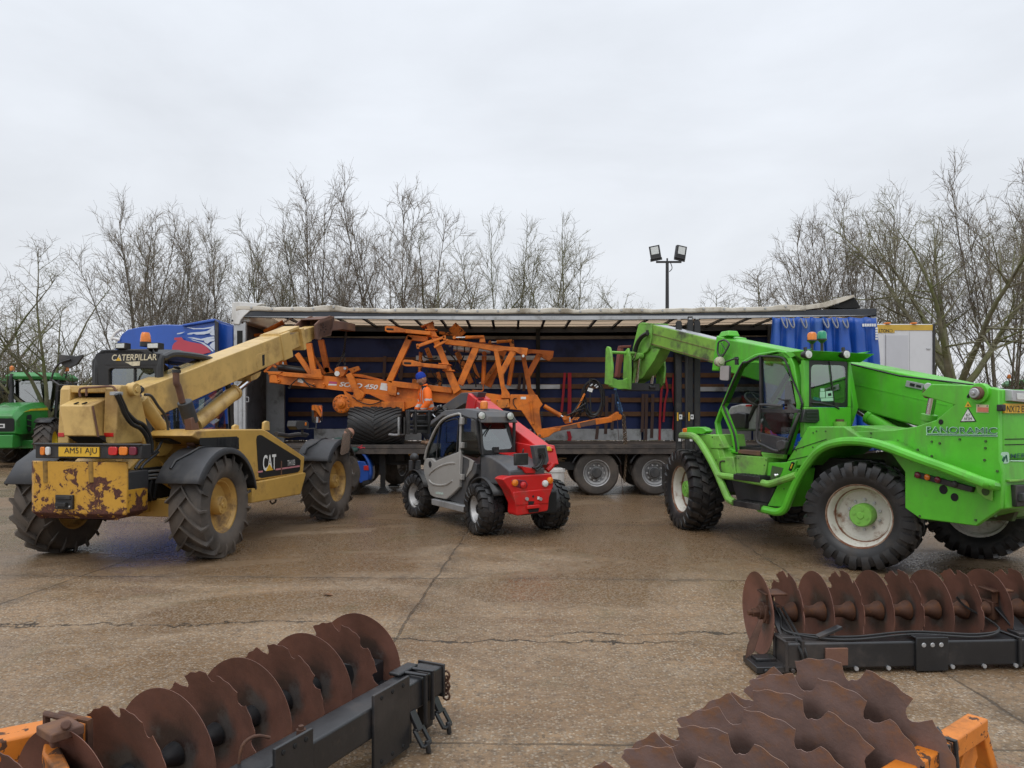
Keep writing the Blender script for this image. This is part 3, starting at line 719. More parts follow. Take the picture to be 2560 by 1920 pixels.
# headboard and front post
mb = MB(); mb.bx(XL-.03, XL+.03, .06, DP, ZD-.05, 3.88); mb.build('headboard', M('grey_headboard', (.10, .10, .11), .6, dirt=(.05, .05, .05), damt=.4, ds=2), rt)
mb = MB(); gx = at(690, 900, TY+1.2).x; mb.bx(gx-.20, gx+.20, 1.17, 1.25, ZD, 3.15); mb.bx(gx-.21, gx-.18, 1.15, 1.17, ZD, 3.12); mb.build('load_bulkhead', M('galvanised_sheet', (.22, .225, .23), .5, .4, dirt=(.10, .10, .10), damt=.35, ds=2), rt, bevel=.01)
mb = MB()
mb.bx(XL-.04, XL+.20, -.02, .10, ZD-.25, 3.70); mb.mat(1).bx(XL+.03, XL+.15, -.024, -.02, 3.10, 3.55); mb.mat(0).bx(XL+.18, XL+.225, -.06, .04, ZD-.2, 3.72)
mb.bx(XL+.02, XL+.05, -.035, -.02, ZD-.2, 3.0); mb.bx(XL+.12, XL+.14, -.035, -.02, ZD-.2, 3.0)
mb.tube([(XL+.235, -.05, 2.02), (XL+.29, -.05, 2.02), (XL+.29, -.05, 2.12), (XL+.235, -.05, 2.12)], .012, 6)
mb.build('front_post', [m_alu, m_dark], rt, bevel=.008)
cap = [L(582, 757), L(600, 755), L(665, 760), L(648, 764), L(630, 775), L(613, 790), L(604, 800), L(600, 812), L(580, 810)]
mb = MB(); mb.prism([p+V((0, -.05, 0)) for p in cap], (0, .13, 0)); mb.mat(1).cyl(L(583, 802)+V((0, -.07, 0)), L(583, 802)+V((0, -.04, 0)), .02, 10)
mb.build('corner_cap', [m_white, m_rail], rt, bevel=.015)
mb = MB(); mb.prism([V((XL-.03, .08, 3.75)), V((XL-.03, DP-.05, 3.75)), V((XL-.03, DP-.05, 4.06)), V((XL-.03, .08, 4.06))], (.3, 0, 0)); mb.build('front_cap', m_white, rt, bevel=.05)
# rear frame and the bunched curtain
mb = MB(); mb.bx(XR-.10, XR+.02, .03, .16, ZD-.2, 3.95); mb.bx(XR-.10, XR+.02, DP-.12, DP, ZD-.2, 3.95); mb.bx(XR-.10, XR+.02, .03, DP, 3.85, 4.02); mb.build('rear_frame', m_alu, rt, bevel=.01)
mb = MB(); mb.bx(XR+.022, XR+.05, .05, DP-.02, ZD, 3.85); mb.build('rear_door', m_white, rt)
xa0, xa1 = L(1925, 800).x, L(2185, 800).x; xb0, xb1 = L(1905, 1000).x, L(2215, 1000).x
NC = 220; rows = []; r3 = random.Random(21); pw = [r3.uniform(.55, 1.6) for _ in range(8)]; pa = [r3.uniform(.6, 1.5) for _ in range(9)]; tot_ = sum(pw); cum = [sum(pw[:i])/tot_ for i in range(9)]
for iz in range(25):
    t = iz/24; z = 3.82-(3.82-.98)*t; row = []
    for ic in range(NC+1):
        s = ic/NC; x = (xa0+(xa1-xa0)*s)*(1-t)+(xb0+(xb1-xb0)*s)*t
        s2 = min(.9999, max(0, s+.030*noise.noise(V((s*6, t*2.2, 3)))*t)); i = max(k for k in range(8) if cum[k] <= s2); f = (s2-cum[i])/(cum[i+1]-cum[i])
        amp = (.050+.105*min(1, t*2.2))*(1-.75*max(0, s-.82)/.18)*(1-.25*t)*(pa[i]*(1-f)+pa[i+1]*f)
        a = math.sin(2*math.pi*f); y = -.09+amp*math.copysign(abs(a)**.62, a)+.022*noise.noise(V((x*5, z*2.4, 1)))+.012*abs(noise.noise(V((x*9, z*5, 7))))
        row.append((x+amp*.45*math.cos(2*math.pi*f), y, z+.02*a*(iz == 0)))
    rows.append(row)
mb = MB(); mb.loft(rows, caps=False, closed=False); cu = mb.build('side_curtain', m_curt, rt, ang=80)
so_ = cu.modifiers.new('thick', 'SOLIDIFY'); so_.thickness = .006
m_gweb = M('grey_webbing', (.20, .21, .23), .7)
for px in (1955, 1972, 2003, 2057, 2080, 2105):
    mb = MB(); x = L(px, 795).x; mb.tube(smooth_path([(x-.05, -.10, 3.80), (x-.04, -.21, 3.66), (x, -.24, 3.58), (x+.04, -.21, 3.64), (x+.05, -.10, 3.80)]), .016, 5)
    mb.build('curtain_strap', m_gweb, cu)
mb = MB(); kx = xa1
for i in range(6): mb.bx(kx-.33+i*.05, kx-.29+i*.05, -.168, -.160, 3.62, 3.68)
for i in range(5): mb.bx(kx-.05, kx+.0, -.168, -.160, 3.56-i*.055, 3.60-i*.055)
mb.build('reflective_tape', m_whitelens, cu)
# running gear
tw_t = MB(); tw_t.lathe([(.285, -.15), (.33, -.165), (.44, -.16), (.475, -.13), (.485, -.08), (.478, -.07), (.478, -.05), (.486, -.04), (.486, .04), (.478, .05), (.478, .07), (.485, .08), (.475, .13), (.44, .16), (.33, .165), (.285, .15)], n=40)
me_tt = tw_t.mesh('tyre', m_rubberd)
tw_r = MB(); tw_r.lathe([(.29, -.155), (.275, -.15), (.265, -.06), (.235, .03), (.20, .045), (.12, .05), (.12, -.07), (.0, -.075)], d=(0, 1, 0), n=32)
tw_r.lathe([(.29, .155), (.275, .15), (.262, .05), (.235, .035)], n=32)
for k in range(10):
    a = 6.283*k/10; tw_r.cyl((.17*math.cos(a), -.02, .17*math.sin(a)), (.17*math.cos(a), -.10, .17*math.sin(a)), .018, 6)
tw_r.lathe([(.255, -.10), (.25, -.085), (.21, -.055), (.205, -.035)], n=32)
me_tr = tw_r.mesh('rim', m_silver)
tw_h = MB(); tw_h.lathe([(.115, -.03), (.115, -.12), (.09, -.145), (0, -.147)], n=20); me_th = tw_h.mesh('hub', m_plastic)
for px in (1490, 1635, 1781):
    x = at(px, 1190, TY+.22).x
    for y in (.22, DP-.22):
        wz = empty('wheel', (x, y, .487), 0 if y < 1 else math.pi, rt); inst('tyre', me_tt, wz); inst('rim', me_tr, wz); inst('hub', me_th, wz)
    mb = MB(); mb.cyl((x, .3, .487), (x, DP-.3, .487), .07, 10); mb.build('axle', m_chassis, rt)
    for s in (-1, 1):
        pr = []; mb = MB()
        for q in range(7):
            a = R_(90+s*(18+q*8.5)); pr.append((x+.57*math.cos(a), .487+.57*math.sin(a)))
        mb.loft([[(a, .03, b) for a, b in pr], [(a, .42, b) for a, b in pr]], caps=False, closed=False)
        mg = mb.build('mudguard', m_plastic, rt); so_ = mg.modifiers.new('thick', 'SOLIDIFY'); so_.thickness = .014
for y in (.45, DP-.45):
    x = at(957, 1150, TY+.45).x
    mb = MB(); mb.bx(x-.07, x+.07, y-.06, y+.06, .42, ZD-.06); mb.bx(x-.05, x+.05, y-.045, y+.045, .10, .45); mb.bx(x-.13, x+.13, y-.11, y+.11, .02, .06); mb.prism([(x-.10, y-.09, .06), (x+.10, y-.09, .06), (x+.05, y-.09, .14), (x-.05, y-.09, .14)], (0, .18, 0))
    mb.build('landing_leg', m_chassis, rt, bevel=.006)
mb = MB(); x0, x1 = at(1010, 1150, TY+.3).x, at(1042, 1150, TY+.3).x
mb.prism([(x0, .3, ZD-.10), (x1+.05, .3, ZD-.10), (x1+.02, .3, .62)], (0, .04, 0)); mb.build('warning_board', m_plate, rt)
mb = MB(); x0, x1 = at(1370, 1160, TY+.35).x, at(1425, 1160, TY+.35).x
mb.bx(x0-1.6, x1, .3, 1.0, .60, .63); mb.bx(x0-1.6, x1+.1, .28, .32, .54, .72); mb.build('stowage_tray', m_chassis, rt)
mb = MB(); r2 = random.Random(5)
for i in range(5): z = .64+i*.033; mb.bx(x0-1.3+r2.uniform(-.1, .1), x1-.04-r2.uniform(0, .15), .36+r2.uniform(-.03, .03), .9, z, z+.028)
tag(mb.build('timber_planks', M('pale_timber', (.36, .25, .14), .8, var=.25, vs=5), None, loc=(0, TY, 0)), 'pale timber planks stacked in the tray under the trailer beside the red machine', 'timber')
# straps hung inside on the boards
def strap(pts, w, mm, label, d=bw-.06):
    P3 = [at(x, y, TY+d) for x, y in pts]; o = P3[0].copy(); b = MB(); n = len(P3)
    front = [p-o for p in P3]; rs = []
    for i, p in enumerate(front):
        rs.append([p+V((-w/2, 0, 0)), p+V((w/2, 0, 0)), p+V((w/2, .012, 0)), p+V((-w/2, .012, 0))])
    b.loft(rs); tag(b.build('ratchet_strap', mm, loc=o), label, 'strap', 'straps hung along the inside of the trailer')
strap([(1412, 932), (1408, 985), (1404, 1030)], .06, m_redstrap, 'red webbing strap slanting down left of the hanging hose coil')
strap([(1424, 932), (1424, 970), (1424, 1012), (1423, 1040)], .09, m_redstrap, 'wider red webbing strap hanging straight left of the hose coil')
strap([(1421, 1078), (1425, 1094), (1423, 1102)], .09, m_redstrap, 'short red strap end dangling in front of the bottom aluminium board', bw-.1)
strap([(1660, 930), (1653, 985), (1650, 1045), (1649, 1100)], .055, m_redstrap, 'long red strap hanging beside the green fork carriage')
strap([(1663, 940), (1669, 975), (1662, 1010), (1659, 1055)], .05, m_redstrap, 'red strap with a bulging loop right of the green carriage')
strap([(1686, 935), (1683, 975), (1688, 1020), (1684, 1075)], .07, m_redstrap, 'red strap hanging behind the left black mast rail')
for i, (px, a, b_) in enumerate(((1494, 1065, 1098), (1517, 990, 1085), (1533, 985, 1075), (1608, 985, 1080), (1617, 985, 1100), (1632, 985, 1095), (1300, 935, 975), (1312, 935, 978), (962, 890, 950), (1005, 900, 950))):
    strap([(px, a), (px-1, (a+b_)/2), (px-3, b_)], .075, m_brownstrap, ['dull strap lying over the bottom board under the drawbar', 'dull strap hanging just right of the hose coil', 'dull strap between the hose coil and the blue chain sling',
      'dull strap hanging under the left chrome rod', 'dull strap hanging under the green carriage, between two others', 'dull strap nearest the long red strap under the green carriage', 'dull strap left of a pair seen through the right end of the orange truss',
      'right strap of a pair seen through the orange truss', 'dull strap hanging behind the orange pivot with white reflector', 'dull strap seen left of the orange trapezoid frame'][i], bw-.05)
# white bucket by the trailer wheel
bp = at(1393, 1195, 15.3); mb = MB()
mb.lathe([(0, .02), (.135, .02), (.15, .30), (.165, .30), (.165, .36), (.15, .36), (.15, .33), (0, .33)], o=(0, 0, 0), d=(0, 0, 1), n=24)
mb.tube([(.165*math.cos(a), .165*math.sin(a), .30-.10*math.sin(a)) for a in [R_(180+15*i) for i in range(13)]], .006, 5)
tag(mb.build('bucket', m_white, loc=(bp.x, 15.3, bp.z-.17)), 'cream plastic bucket hung under the trailer between red machine and wheel', 'bucket')

# dark stowage and suspension under the deck
for a_, b_, z0, z1, y0, y1, nm in ((1080, 1235, .46, .92, .25, 1.0, 'tool_locker'), (985, 1010, .72, .95, .5, 1.9, 'cross_member'), (1440, 1840, .62, .92, .62, 1.9, 'suspension_frame')):
    m = MB(); m.bx(at(a_, HZ, TY+.4).x, at(b_, HZ, TY+.4).x, y0, y1, z0, z1); m.build(nm, m_chassis, rt, bevel=.02)
for y in (.62, 1.9): m = MB(); m.tube([(at(1440, HZ, TY+.4).x, y, .70), (at(1840, HZ, TY+.4).x, y, .66)], .05, 8); m.build('air_tank', m_chassis, rt)
wz = empty('spare_wheel', (at(988, HZ, TY+1.4).x, 1.55, .60), 0, rt); wz.rotation_euler = (0, 0, R_(75)); inst('tyre', me_tt, wz); inst('rim', me_tr, wz)
# ---------------------------------------------------------------- old yellow telehandler seen from behind
ct = Fr('yellow_telehandler', -4.66, 9.15, 10, 'worn yellow telehandler with rust-chipped counterweight, its boom reaching into the trailer', 'telehandler')
r = ct.root; WB = 3.4
kit = wheel_kit('yellow', .635, .43, .335, 'bar', m_rubberd, m_rimyel, m_rimyel, .03, .115, .13, nl=17, bolts=0)
put_wheel(ct, kit, 0, -1.02, .63, 3, .2); put_wheel(ct, kit, 0, 1.02, .63, 3, .9); put_wheel(ct, kit, WB, -1.02, .63, -1, .5); put_wheel(ct, kit, WB, 1.02, .63, -1, 1.4)
# counterweight: rear face narrower than the block behind it
xr = -1.0; S, Q = ct.S, ct.Q
cw = ct.QP([(84, 1153), (253, 1153), (251, 1287), (78, 1281)], xr)
zt, zb = cw[0].z, (cw[2].z+cw[3].z)/2
def slab(z0, z1, fy, sy, x1):   # plan outline of the counterweight between two heights
    plan = [(xr, fy), (xr, -fy+.02), (xr+.34, -sy), (x1, -sy), (x1, sy), (xr+.34, sy)]
    return [(a, b, z0) for a, b in plan], z1-z0
mb = MB(); fy = (cw[0].y-cw[1].y)/2; cy = (cw[0].y+cw[1].y)/2
side = .60; xc_ = S(322, 1160, -side).x; xd_ = S(372, 1240, -side).x
plan = lambda z, k=0., x1=xc_: [(xr+k, cy+fy-k, z), (xr+k, cy-fy+k, z), (xc_-.03, -side+k, z), (x1, -side+k, z), (x1, side-k, z), (xc_-.03, side-k, z)]
mb.loft([plan(zb-.07, .13), plan(zb, .0), plan(zt, .0)])
mb.loft([[(a, b*.985, c) for a, b, c in plan(zb-.06, .12, xd_)], [(a+.01 if a < -.6 else a, b*.985, c) for a, b, c in plan(zb+.01, .0, xd_)], [(a+.01 if a < -.6 else a, b*.985, c) for a, b, c in plan(zb+.27, .0, xd_)]])
mb.build('counterweight', m_chip, r, bevel=.012)
for pc in (113, 227):        # two filled lifting slots
    a, b = Q(pc-8, 1156, xr), Q(pc+8, 1206, xr); mb = MB()
    ym = (a.y+b.y)/2; pr = [(xr-.004, ym+.035*math.cos(t)*1.0, 0) for t in (0,)]
    mb.tube([(xr+.018, ym, zt+.002), (xr+.018, ym-.006, b.z)], .036, 12); mb.build('lifting_slot', M('ochre_paint', (.30, .17, .03), .6, dirt=(.10, .06, .02), damt=.4, ds=6), r)
a, b = Q(141, 1237, xr-.012), Q(184, 1273, xr-.012); mb = MB()
mb.bx(xr-.03, xr+.01, b.y, a.y, b.z, a.z); mb.bx(xr-.07, xr-.02, b.y+.06, a.y-.03, b.z+.03, b.z+.075); mb.bx(xr-.05, xr-.02, b.y+.02, a.y-.02, a.z-.045, a.z-.012)
for yy in (b.y+.03, a.y-.03):
    for zz in (b.z+.03, a.z-.03): mb.mat(1).cyl((xr-.045, yy, zz), (xr-.03, yy, zz), .012, 8); mb.mat(0)
mb.build('tow_hitch', [m_black, m_alu], r, bevel=.006)
# chassis
mb = MB(); mb.bx(-.55, WB+.5, -.36, .36, .56, 1.02); mb.bx(-.2, .2, -.85, .85, .50, .72); mb.bx(WB-.2, WB+.2, -.85, .85, .50, .72)
mb.build('chassis', m_yellow, r, bevel=.02)
mb = MB(); p1, p2 = S(322, 1180, -.60), S(374, 1228, -.60); mb.bx(p1.x+.005, p2.x, -.59, -.42, p2.z-.02, p1.z); mb.build('battery_box', m_plastic, r, bevel=.012)
mb = MB(); ring = ct.SP([(402, 1152), (420, 1165), (436, 1195), (444, 1212), (430, 1222), (404, 1205), (418, 1180)], -.50)
mb.prism(ring, (0, .03, 0)); c = S(424, 1209, -.505); mb.mat(1).cyl(c, c+V((0, -.01, 0)), .035, 14)
mb.mat(2).prism(ct.SP([(416, 1183), (426, 1182), (427, 1202), (417, 1203)], -.515), (0, .01, 0))
mb.build('tie_down_lug', [m_yellow, m_dark, m_wletter], r, bevel=.004)
for py in (1177, 1187, 1195):
    a, b = S(372, py+1, -.46), S(446, py-4, -.46); mb = MB(); mb.tube([a, b], .014, 8); mb.build('hydraulic_pipe', m_alu, r)
mb = MB(); mb.bx(-.5, .9, -.44, .44, .70, 1.10); mb.build('engine_bay', m_dark, r)
for pts in ([(380, 1202), (376, 1210), (374, 1230), (378, 1250)], [(394, 1200), (390, 1218), (386, 1245)]):
    mb = MB(); mb.tube(smooth_path(ct.SP(pts, -.47)), .016, 6); mb.build('hose', m_hose, r)
mb = MB(); ped = ct.SP([(322, 1172), (360, 1132), (362, 1090), (440, 1085), (470, 1118), (478, 1150), (448, 1210), (442, 1160), (420, 1178), (330, 1178)], -.40); mb.prism(ped, (0, .8, 0)); mb.build('tower_base', m_yellow, r, bevel=.012)
for pts in ([(403, 1092), (422, 1072), (432, 1105), (434, 1118), (420, 1138), (396, 1140), (402, 1110)],):
    mb = MB(); mb.prism(ct.SP(pts, -.47), (0, .04, 0)); mb.build('cylinder_bracket', m_yellow, r, bevel=.005)
# tower that carries the boom, with the hatch box between its cheeks
xt = -.82; T = lambda x, y: Q(x, y, xt)
tw = ct.QP([(150, 968), (156, 963), (298, 963), (296, 985), (288, 1110), (143, 1109)], xt)
yl, yr = tw[5].y, tw[4].y; ztop = tw[1].z; zlow = tw[4].z
yl2, yr2 = tw[0].y, tw[2].y
def cheek(ya, yb, ya2, yb2, nm):
    m = MB(); lo = [(xt, ya, zlow), (xt, yb, zlow), (xt+.62, yb, zlow), (xt+.62, ya, zlow)]
    mid = [(xt, ya2, ztop-.05), (xt, yb2, ztop-.05), (xt+.34, yb2, ztop-.05), (xt+.34, ya2, ztop-.05)]
    hi = [(xt+.04, ya2, ztop), (xt+.04, yb2, ztop), (xt+.32, yb2, ztop), (xt+.32, ya2, ztop)]
    m.loft([lo, mid, hi]); return m.build(nm, m_yellow2, r, bevel=.02)
io = ct.QP([(174, 982), (262, 982), (256, 1108), (172, 1108)], xt)
cheek(yl, io[3].y, yl2, io[0].y, 'tower_cheek'); rc = cheek(io[2].y, yr, io[1].y, yr2, 'tower_cheek')
mb = MB(); mb.bx(xt+.02, xt+.34, io[1].y-.02, io[0].y+.02, io[0].z, ztop-.004); mb.build('tower_head', m_yellow2, r, bevel=.015)
mb = MB(); mb.bx(xt+.25, xt+.3, io[2].y, io[3].y, zlow, io[0].z+.02); mb.build('tower_back_plate', m_dark, r)
bx_ = ct.QP([(148, 1014), (226, 1014), (240, 1090), (160, 1090)], xt-.16)
mb = MB(); f = [bx_[0], bx_[1], bx_[2], bx_[3]]; bk = [V((xt+.10, io[0].y, bx_[0].z+.10)), V((xt+.10, io[1].y+.01, bx_[0].z+.10)), V((xt+.10, io[2].y+.01, zlow+.02)), V((xt+.10, io[3].y-.01, zlow+.06))]
mb.loft([f, bk]); mb.build('hatch_box', m_yellow2, r, bevel=.018)
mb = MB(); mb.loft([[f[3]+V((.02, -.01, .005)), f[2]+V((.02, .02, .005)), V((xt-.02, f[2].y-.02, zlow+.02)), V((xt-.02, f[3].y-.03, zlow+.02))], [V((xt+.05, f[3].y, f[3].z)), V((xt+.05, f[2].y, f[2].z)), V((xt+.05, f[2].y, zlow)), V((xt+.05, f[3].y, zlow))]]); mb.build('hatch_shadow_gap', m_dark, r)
for i, (a, b) in enumerate((((186, 1010), (196, 1006)), ((206, 1010), (217, 1006)))):
    mb = MB(); p, q = Q(*a, xt-.12), Q(*b, xt-.12); mb.beam(p, q, .02, .012); mb.build('hatch_slot', m_dark, r)
mb = MB(); mb.beam(Q(232, 1015, xt-.15), Q(246, 1092, xt-.13), .016, .016, up=(1, 0, 0)); mb.build('hatch_stay', m_rustplate, r)
for a, b in (((145, 1082), (160, 1092)), ((260, 1082), (283, 1092))):
    p, q = Q(*a, xt-.006), Q(*b, xt-.006); mb = MB(); mb.bx(xt-.008, xt+.002, q.y, p.y, q.z, p.z); mb.build('red_reflector', m_redlens, r, bevel=.003)
mb = MB(); c = S(301, 1062, yr-.004); mb.cyl((xt+.24, yr-.01, c.z), (xt+.24, yr+.005, c.z), .02, 12); mb.build('cheek_hole', m_dark, r)
mb = MB(); e = Q(306, 974, xt+.20); mb.cyl((xt+.2, yr2-.07, e.z), (xt+.2, yr2+.03, e.z), .075, 20); mb.cyl((xt+.2, yr2-.085, e.z), (xt+.2, yr2-.06, e.z), .035, 10); mb.build('pivot_pin', m_yellow2, r, bevel=.006)
# light bar
xl = -1.02; a, b = Q(88, 1109, xl), Q(354, 1148, xl); mb = MB()
mb.bx(xl, xl+.16, b.y, a.y, b.z, a.z-.0); mb.bx(xl-.02, xl+.02, b.y-.003, a.y+.003, a.z-.018, a.z+.008); mb.build('light_bar', m_black, r, bevel=.012)
for px, w, mm in ((106, 11, m_amber), (119, 11, m_whitelens), (282, 22, m_redlens), (308, 21, m_amber), (332, 18, m_darkred)):
    p, q = Q(px-w/2, 1117, xl-.02), Q(px+w/2, 1138, xl-.02); mb = MB()
    o = [(xl-.028, p.y, p.z), (xl-.028, q.y, p.z), (xl-.028, q.y, q.z), (xl-.028, p.y, q.z)]; o = round_poly(o, .025, 3)
    mb.prism(o, (.03, 0, 0)); mb.build('tail_lamp', mm, r, bevel=.006)
p, q = Q(147, 1117, xl-.012), Q(248, 1142, xl-.012); mb = MB(); mb.bx(xl-.016, xl+.001, q.y, p.y, q.z, p.z)
mb.mat(1).text('AM51 AJU', Q(161, 1137.5, xl-.0165), (0, -1, 0), (0, 0, 1), p.z-Q(0, 1137-17, xl).z if False else (Q(161, 1119, xl).z-Q(161, 1137.5, xl).z), abs(Q(161, 1130, xl).y-Q(242, 1130, xl).y))
mb.build('number_plate', [m_plate, m_letter], r)
mb = MB(); mb.prism(ct.QP([(285, 1143), (310, 1143), (303, 1152), (291, 1152)], xl+.04), (.02, 0, 0)); mb.build('lamp_bracket', m_yellow2, r)
# boom
yb = -.20; bwid = .36
A0, A1 = S(352, 972, yb), S(722, 831, yb); B0, B1 = S(392, 1039, yb), S(728, 894, yb)
ax = (A1-A0).normalized(); n_ = V((-ax.z, 0, ax.x))
hgt = ((A0-B0).dot(n_)+(A1-B1).dot(n_))/2
A0 = A0-ax*.15; Lb = (A1-A0).length; top0 = A0
def boomsec(t0, t1, drop, h, w, dy=0.):
    o = []
    for t in (t0, t1):
        c = A0+ax*t; o.append([c+n_*(-drop)+V((0, -0.0-dy, 0)), c+n_*(-drop)+V((0, w-dy, 0)), c+n_*(-drop-h)+V((0, w-dy, 0)), c+n_*(-drop-h)+V((0, -dy, 0))])
    return o
mb = MB(); k = boomsec(0, Lb, 0, hgt, bwid); k[0][2] += ax*.28; k[0][3] += ax*.28; mb.loft(k)
mb.loft(boomsec(Lb-.32, Lb+.02, -.018, hgt+.036, bwid+.036, .018))
m_boomy = M('boom_yellow', (.60, .405, .14), .36, dirt=(.33, .20, .06), damt=.34, ds=1.7, var=.1); soot(m_boomy, S(442, 985, yb), .34, .42)
mb.build('boom', m_boomy, r, bevel=.018)
mb = MB(); o = ct.SP(round_poly([(643, 886), (676, 876), (676, 905), (668, 916), (645, 926), (641, 905)], 8) and [(643, 886), (676, 876), (676, 905), (668, 916), (645, 926), (641, 905)], yb-.004)
mb.prism(o, (0, .006, 0)); mb.mat(1).prism(ct.SP([(656, 887), (662, 886), (662, 913), (657, 915)], yb-.009), (0, .006, 0))
mb.build('boom_cover_plate', [m_yellow2, m_dark], r, bevel=.003)
mb = MB(); mb.prism(ct.SP([(628, 940), (654, 928), (650, 940), (642, 948), (628, 953)], yb+.06), (0, .24, 0)); mb.build('cylinder_lug', m_yellow2, r, bevel=.008)
mb = MB(); mb.loft(boomsec(Lb-.1, Lb+1.0, .075, hgt-.15, bwid-.14, -.07)); mb.build('boom_extension', m_yellow2, r, bevel=.012)
mb = MB(); mb.loft(boomsec(Lb+.52, Lb+.62, .02, hgt-.02, bwid-.02, -.01)); mb.loft(boomsec(Lb-.3, Lb+.48, -.035, .05, bwid-.06, -.03)); mb.build('boom_collar', m_yellow2, r, bevel=.008)
mb = MB(); mb.loft(boomsec(Lb+.92, Lb+1.2, .085, hgt-.18, bwid-.15, -.075)); mb.build('boom_nose', m_yellow2, r, bevel=.01)
hp = ct.SP([(788, 812), (800, 800), (826, 789), (836, 793), (837, 806), (828, 836), (806, 843), (801, 850), (790, 848)], yb-.03)
mb = MB(); mb.prism(hp, (0, .03, 0)); mb.prism([p+V((0, bwid+.03, 0)) for p in hp], (0, .03, 0))
e0, e1 = hp[1], hp[3]; mb.prism([e0, e1, e1+V((0, bwid+.03, 0)), e0+V((0, bwid+.03, 0))], n_*.02); mb.prism([hp[0]+ax*.1, hp[3], hp[5]-V((0, 0, .02)), hp[8]+ax*.1], (0, .02, 0))
for a, b in ((.25, .75), (.6, .75), (.35, .45), (.65, .45), (.5, .25), (.3, .2)):
    c = hp[0].lerp(hp[5], a)*.6+hp[2].lerp(hp[7], b)*.4; mb.mat(1).cyl(c+V((0, -.008, 0)), c+V((0, .01, 0)), .014, 8); mb.mat(0)
mb.build('boom_head', [m_rustplate, m_dark], r, bevel=.008)
tp = hp[3].lerp(hp[6], .5); fk = MB(); fk.loft([[tp+V((-.1, .04, .14)), tp+V((-.1, .34, .14)), tp+V((-.1, .34, -.10)), tp+V((-.1, .04, -.10))], [tp+V((.9, .08, .22)), tp+V((.9, .32, .22)), tp+V((.9, .32, .06)), tp+V((.9, .08, .06))], [tp+V((1.6, .10, .26)), tp+V((1.6, .30, .26)), tp+V((1.6, .30, .10)), tp+V((1.6, .10, .10))]])
fk.build('lifting_jib', m_rustplate, r, bevel=.01)
JIB = ct.m @ (tp+V((1.35, .2, .10)))
# boom cylinders
def ram(p, q, rb, rr_, split, mbar, nm='lift_cylinder', rod=True):
    p, q = V(p), V(q); m_ = p.lerp(q, split); d = (q-p).normalized()
    b = MB(); b.tube([p, m_-d*.06, m_-d*.06, m_], [rb, rb, rb*1.12, rb*1.12], 18); ob = b.build(nm, mbar, None)
    b = MB(); b.tube([m_-d*.05, q], rr_, 14); b.build('rod', m_steel, ob); return ob
yc = -.06
c1 = ram(S(486, 1062, yc), S(638, 938, yc), .11, .05, .63, m_yellow2); c1.parent = r
c2 = ram(S(416, 1086, -.33), S(333, 972, -.33), .075, .04, .80, m_yellow2, 'compensating_cylinder'); c2.parent = r
e = S(334, 974, -.33); mb = MB(); mb.cyl(e+V((0, -.09, 0)), e+V((0, .09, 0)), .05, 14); mb.cyl(e+V((0, -.12, 0)), e+V((0, -.08, 0)), .03, 8); mb.build('cylinder_eye', m_plastic, r)
mb = MB(); mb.prism(ct.SP([(322, 962), (338, 955), (362, 970), (362, 985), (352, 992), (338, 984), (324, 980)], -.25), (0, .04, 0)); mb.build('boom_cheek', m_yellow2, r, bevel=.008)
# hydraulic hoses at the back
for pts, y, rr_ in (([(201, 992), (201, 972), (240, 968), (278, 966), (288, 974), (294, 990)], None, .013), ([(216, 990), (216, 972)], None, .013)):
    mb = MB(); mb.tube(smooth_path(ct.QP(pts, xt-.03), 3), rr_, 7); mb.build('steel_pipe', m_rustplate, r)
for pts in ([(291, 985), (303, 1012), (312, 1035), (330, 1060), (352, 1072), (368, 1095), (377, 1128)], [(296, 985), (310, 1015), (318, 1032), (338, 1052), (358, 1062), (372, 1085), (379, 1110), (378, 1130)]):
    mb = MB(); mb.tube(smooth_path(ct.SP(pts, -.50), 4), .026, 8); mb.build('hydraulic_hose', m_hose, r)
for pts in ([(338, 1172), (350, 1155), (372, 1138), (392, 1126), (400, 1112), (412, 1092)], [(352, 1172), (362, 1158), (384, 1140), (396, 1130)], [(362, 987), (378, 990), (395, 1015), (412, 1037), (419, 1060), (420, 1080)]):
    mb = MB(); mb.tube(smooth_path(ct.SP(pts, -.50), 4), .017, 7); mb.build('hydraulic_hose', m_plastic, r)
mb = MB(); p = Q(292, 984, xt-.02); mb.bx(xt-.06, xt+.02, p.y-.05, p.y+.06, p.z-.02, p.z+.02); mb.build('hose_clamp', m_alu, r, bevel=.004)
# exhaust
mb = MB(); a, b = S(496, 1112, -.72), S(461, 1004, -.72); mb.tube([S(478, 1056, -.72), b], .088, 20); mb.build('silencer', m_plastic, r, bevel=.012)
mb = MB(); mb.tube(smooth_path([S(456, 1006, -.72), S(446, 968, -.72), S(441, 956, -.72), S(440, 932, -.72)], 4), [.038]*12+[.042], 12); mb.build('exhaust_pipe', m_rustplate, r)
mb = MB(); c = S(441, 932, -.72); mb.cyl(c, c+V((0, 0, .035)), .05, 12); d = S(442, 920, -.72); mb.lathe([(0, 0), (.042, 0), (.042, .01), (0, .012)], o=d, d=(.35, 0, .9), n=14); mb.beam(c+V((.05, 0, 0)), d+V((.04, 0, 0)), .012, .012); mb.build('rain_cap', m_black, r)
mb = MB(); o = ct.SP([(478, 1046), (490, 1036), (507, 1100), (503, 1111), (490, 1118), (484, 1112)], -.80); mb.prism(o, (0, .10, 0)); mb.build('silencer_guard', m_rustplate, r, bevel=.015)
mb = MB(); o = ct.SP([(420, 1098), (470, 1079), (472, 1090), (452, 1110), (430, 1106)], -.62); mb.prism(o, (0, .2, 0)); mb.build('silencer_tray', m_black, r, bevel=.006)
